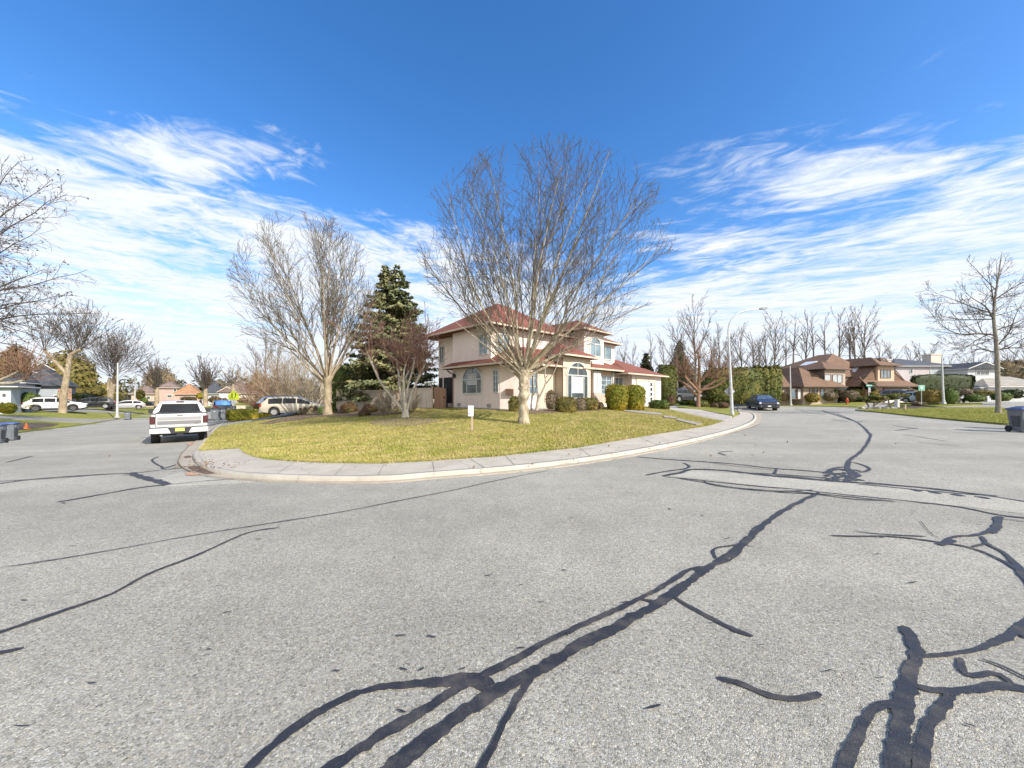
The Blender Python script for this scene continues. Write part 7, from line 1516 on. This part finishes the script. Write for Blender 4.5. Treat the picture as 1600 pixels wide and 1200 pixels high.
# conifers and evergreen masses behind
def far_fir(seed, label, px, py, topy, Z, wpx, m=None, group=None, size=.32):
    b0 = P(px, Z); b0.z = ZH(py, Z); k = Z / F; return conifer(seed, label, b0, (py - topy) * k, wpx * k, m or L_FIR, size, 'fir_tree', 0, .9, .06, 1, group)
far_fir(601, 'dark fir just left of the far pink house', 310 - 62, 636, 578, 110, 22); far_fir(602, 'far dark fir, left of the pair above the taupe roof', 318 + 0, 634, 580, 118, 18); far_fir(603, 'far dark fir, right of the pair above the taupe roof', 327 + 0, 634, 579, 118, 16)
far_fir(604, 'broad dark fir rising behind the corner drive wood', 1062, 636, 534, 66, 60, size=.3); far_fir(605, 'second broad dark fir left behind the red garage roof', 1010, 636, 550, 70, 46, size=.3)
for lab, px, py, w_, h_, m, Z in (('big brownish conifer behind the charcoal roofed house', 88, 636, 74, 84, L_OLIVE, 66), ('big brown conifer at the left edge behind the garage', 3, 638, 52, 95, L_BROWN, 52), ('far rounded olive evergreen mass left of the far lamp post', 150, 634, 46, 36, L_OLIVE, 95), ('far rounded tan tree mass above the far pink house', 240, 634, 46, 58, L_TAN, 115), ('dark evergreen clump above the far tan roof', 262, 634, 38, 38, L_FIR, 122), ('far olive tree clump right of the taupe house', 398, 634, 34, 46, L_TAN, 105), ('tan bare thicket at the right edge above the far house', 1594, 628, 56, 68, L_TAN, 92), ('dull tan thicket behind the huge hedge', 1075, 632, 70, 60, L_TAN, 72)):
    shrub(lab, px, py, w_, h_, m, 2.1, Z=Z, size=.34 if m is not L_TAN else .26, name='tree_mass', cat='tree', lump=.10, dens=.8, ragged=.35)
# far tree line closing the horizon
rg = np.random.default_rng(77); VV, FF, o_ = [], [], 0
for az in np.arange(-78, 79, .42):
    D = rg.uniform(150, 215); x, y = D * math.sin(R(az)), D * math.cos(R(az)); h_ = rg.uniform(5, 10) * (1.15 if az > 5 else .9); w_ = rg.uniform(5, 9); n = 170; p, N, _ = shell(rg, w_, w_, h_, 2.2, n, .12)
    V, Q = leaf_quads(rg, p + np.array((x, y, float(gz(x, y)) - .5)), N, .62, .9); VV.append(V); FF.append(Q + o_); o_ += len(V)
tl_ = link_mesh('tree_line', np_mesh('tree_line', np.concatenate(VV), np.concatenate(FF)), None, mat_leaf('tree_line_leaf', (.11, .105, .075), (.17, .15, .105), (.09, .10, .05), .06, .6)); tag(tl_, 'far mixed wood closing the horizon behind the houses', 'wood', kind='stuff')

# ---------------------------------------------------------------- grass, leaves
def blades(name, poly, n, hmin, hmax, off, m, seed, near=None, exclude=()):
    rg = np.random.default_rng(seed); A = np.array(poly); x0, y0 = A.min(0); x1, y1 = A.max(0); pts = np.zeros((0, 2))
    while len(pts) < n:
        q = np.c_[rg.uniform(x0, x1, n), rg.uniform(y0, y1, n)]; q = q[inside(poly, q)]
        if near: q = q[rg.random(len(q)) < np.clip((near / np.hypot(q[:, 0], q[:, 1])) ** 2, .04, 1)]
        pts = np.r_[pts, q]
    pts = pts[:n]; h = rg.uniform(hmin, hmax, n); a = rg.uniform(0, 6.28, n); w_ = h * .16 + .004; z = gz(pts[:, 0], pts[:, 1]) + off; lean = rg.normal(size=(n, 2)) * h[:, None] * .55
    d = np.c_[np.cos(a), np.sin(a)] * w_[:, None]
    V = np.stack([np.c_[pts - d, z - .01], np.c_[pts + d, z - .01], np.c_[pts + lean, z + h]], 1).reshape(-1, 3)
    o = link_mesh(name, np_mesh(name, V, np.arange(3 * n).reshape(-1, 3)), None, m); o['kind'] = 'stuff'; return o
def mat_blade(name, a, b_, c_, camt):
    m = bpy.data.materials.new(name); m.use_nodes = True; t = NT(m.node_tree); b = m.node_tree.nodes['Principled BSDF']
    tc = t.node('ShaderNodeTexCoord').outputs['Object']; n = t.noise(tc, .45, 6, .65); s = t.noise(tc, 1.3, 6, .7, .6); f = t.noise(tc, 60, 2, .7)
    c = t.mix(t.maprange(n, .35, .65), a, b_); c = t.mix(t.maprange(t.math('ADD', t.math('MULTIPLY', s, .6), t.math('MULTIPLY', f, .4)), .42, .62, 0, camt), c, c_); t.set(b.inputs['Base Color'], c); b.inputs['Roughness'].default_value = .8; b.inputs['Specular IOR Level'].default_value = .2; return m
blades('grass', corner_poly[:-4], 210000, .025, .06, .10, mat_blade('grass_blade_dry', (.25, .27, .05), (.37, .33, .09), (.50, .40, .19), .85), 1, near=8.5)
rl = smooth_line(pix([(1336, 641.5), (1400, 648), (1480, 656.5), (1570, 664.2)]), 1) + pix([(1600, 665), (1600, 643), (1560, 638), (1480, 638), (1400, 640)])
blades('grass', rl, 40000, .03, .07, .10, mat_blade('grass_blade_green', (.22, .27, .05), (.32, .32, .08), (.43, .36, .14), .6), 2, near=18)
# edge tufts hanging over the sidewalk
rg = np.random.default_rng(9); E = np.array(densify(lawn_notch + lawn_front[1:], .02, False)); E = E[np.hypot(E[:, 0], E[:, 1]) < 22]; n = len(E) * 9; q = E[rg.integers(0, len(E), n)] + rg.normal(size=(n, 2)) * np.array((.035, .035)); h = rg.uniform(.03, .085, n); lean = rg.normal(size=(n, 2)) * h[:, None] * .7; a = rg.uniform(0, 6.28, n); d = np.c_[np.cos(a), np.sin(a)] * .007; z = gz(q[:, 0], q[:, 1]) + .09
ge = link_mesh('grass', np_mesh('grass', np.stack([np.c_[q - d, z], np.c_[q + d, z], np.c_[q + lean, z + h]], 1).reshape(-1, 3), np.arange(3 * n).reshape(-1, 3)), None, bpy.data.materials['grass_blade_dry']); ge['kind'] = 'stuff'
# dead leaves over lawn, litter mound and gutter
pts = []
for px, py, sx, sy, k in ((640, 660, 60, 7, 420), (560, 690, 120, 22, 160), (860, 700, 200, 14, 120), (900, 648, 60, 3, 160), (320, 735, 24, 6, 90), (480, 654, 80, 4, 160), (760, 670, 120, 10, 120)):
    for _ in range(k): pts.append(at(rg.normal(px, sx), min(740, max(640, rg.normal(py, sy)))))
pts = np.array(pts); n = len(pts); V, Q = leaf_quads(rg, np.c_[pts, gz(pts[:, 0], pts[:, 1]) + .135], np.tile((0, 0, 1.0), (n, 1)), .036, .5)
fl = link_mesh('fallen_leaves', np_mesh('fallen_leaves', V, Q), None, pbr('dead_leaf', (.26, .17, .095), .8, col2=(.13, .08, .05), vscale=30)); fl['kind'] = 'stuff'
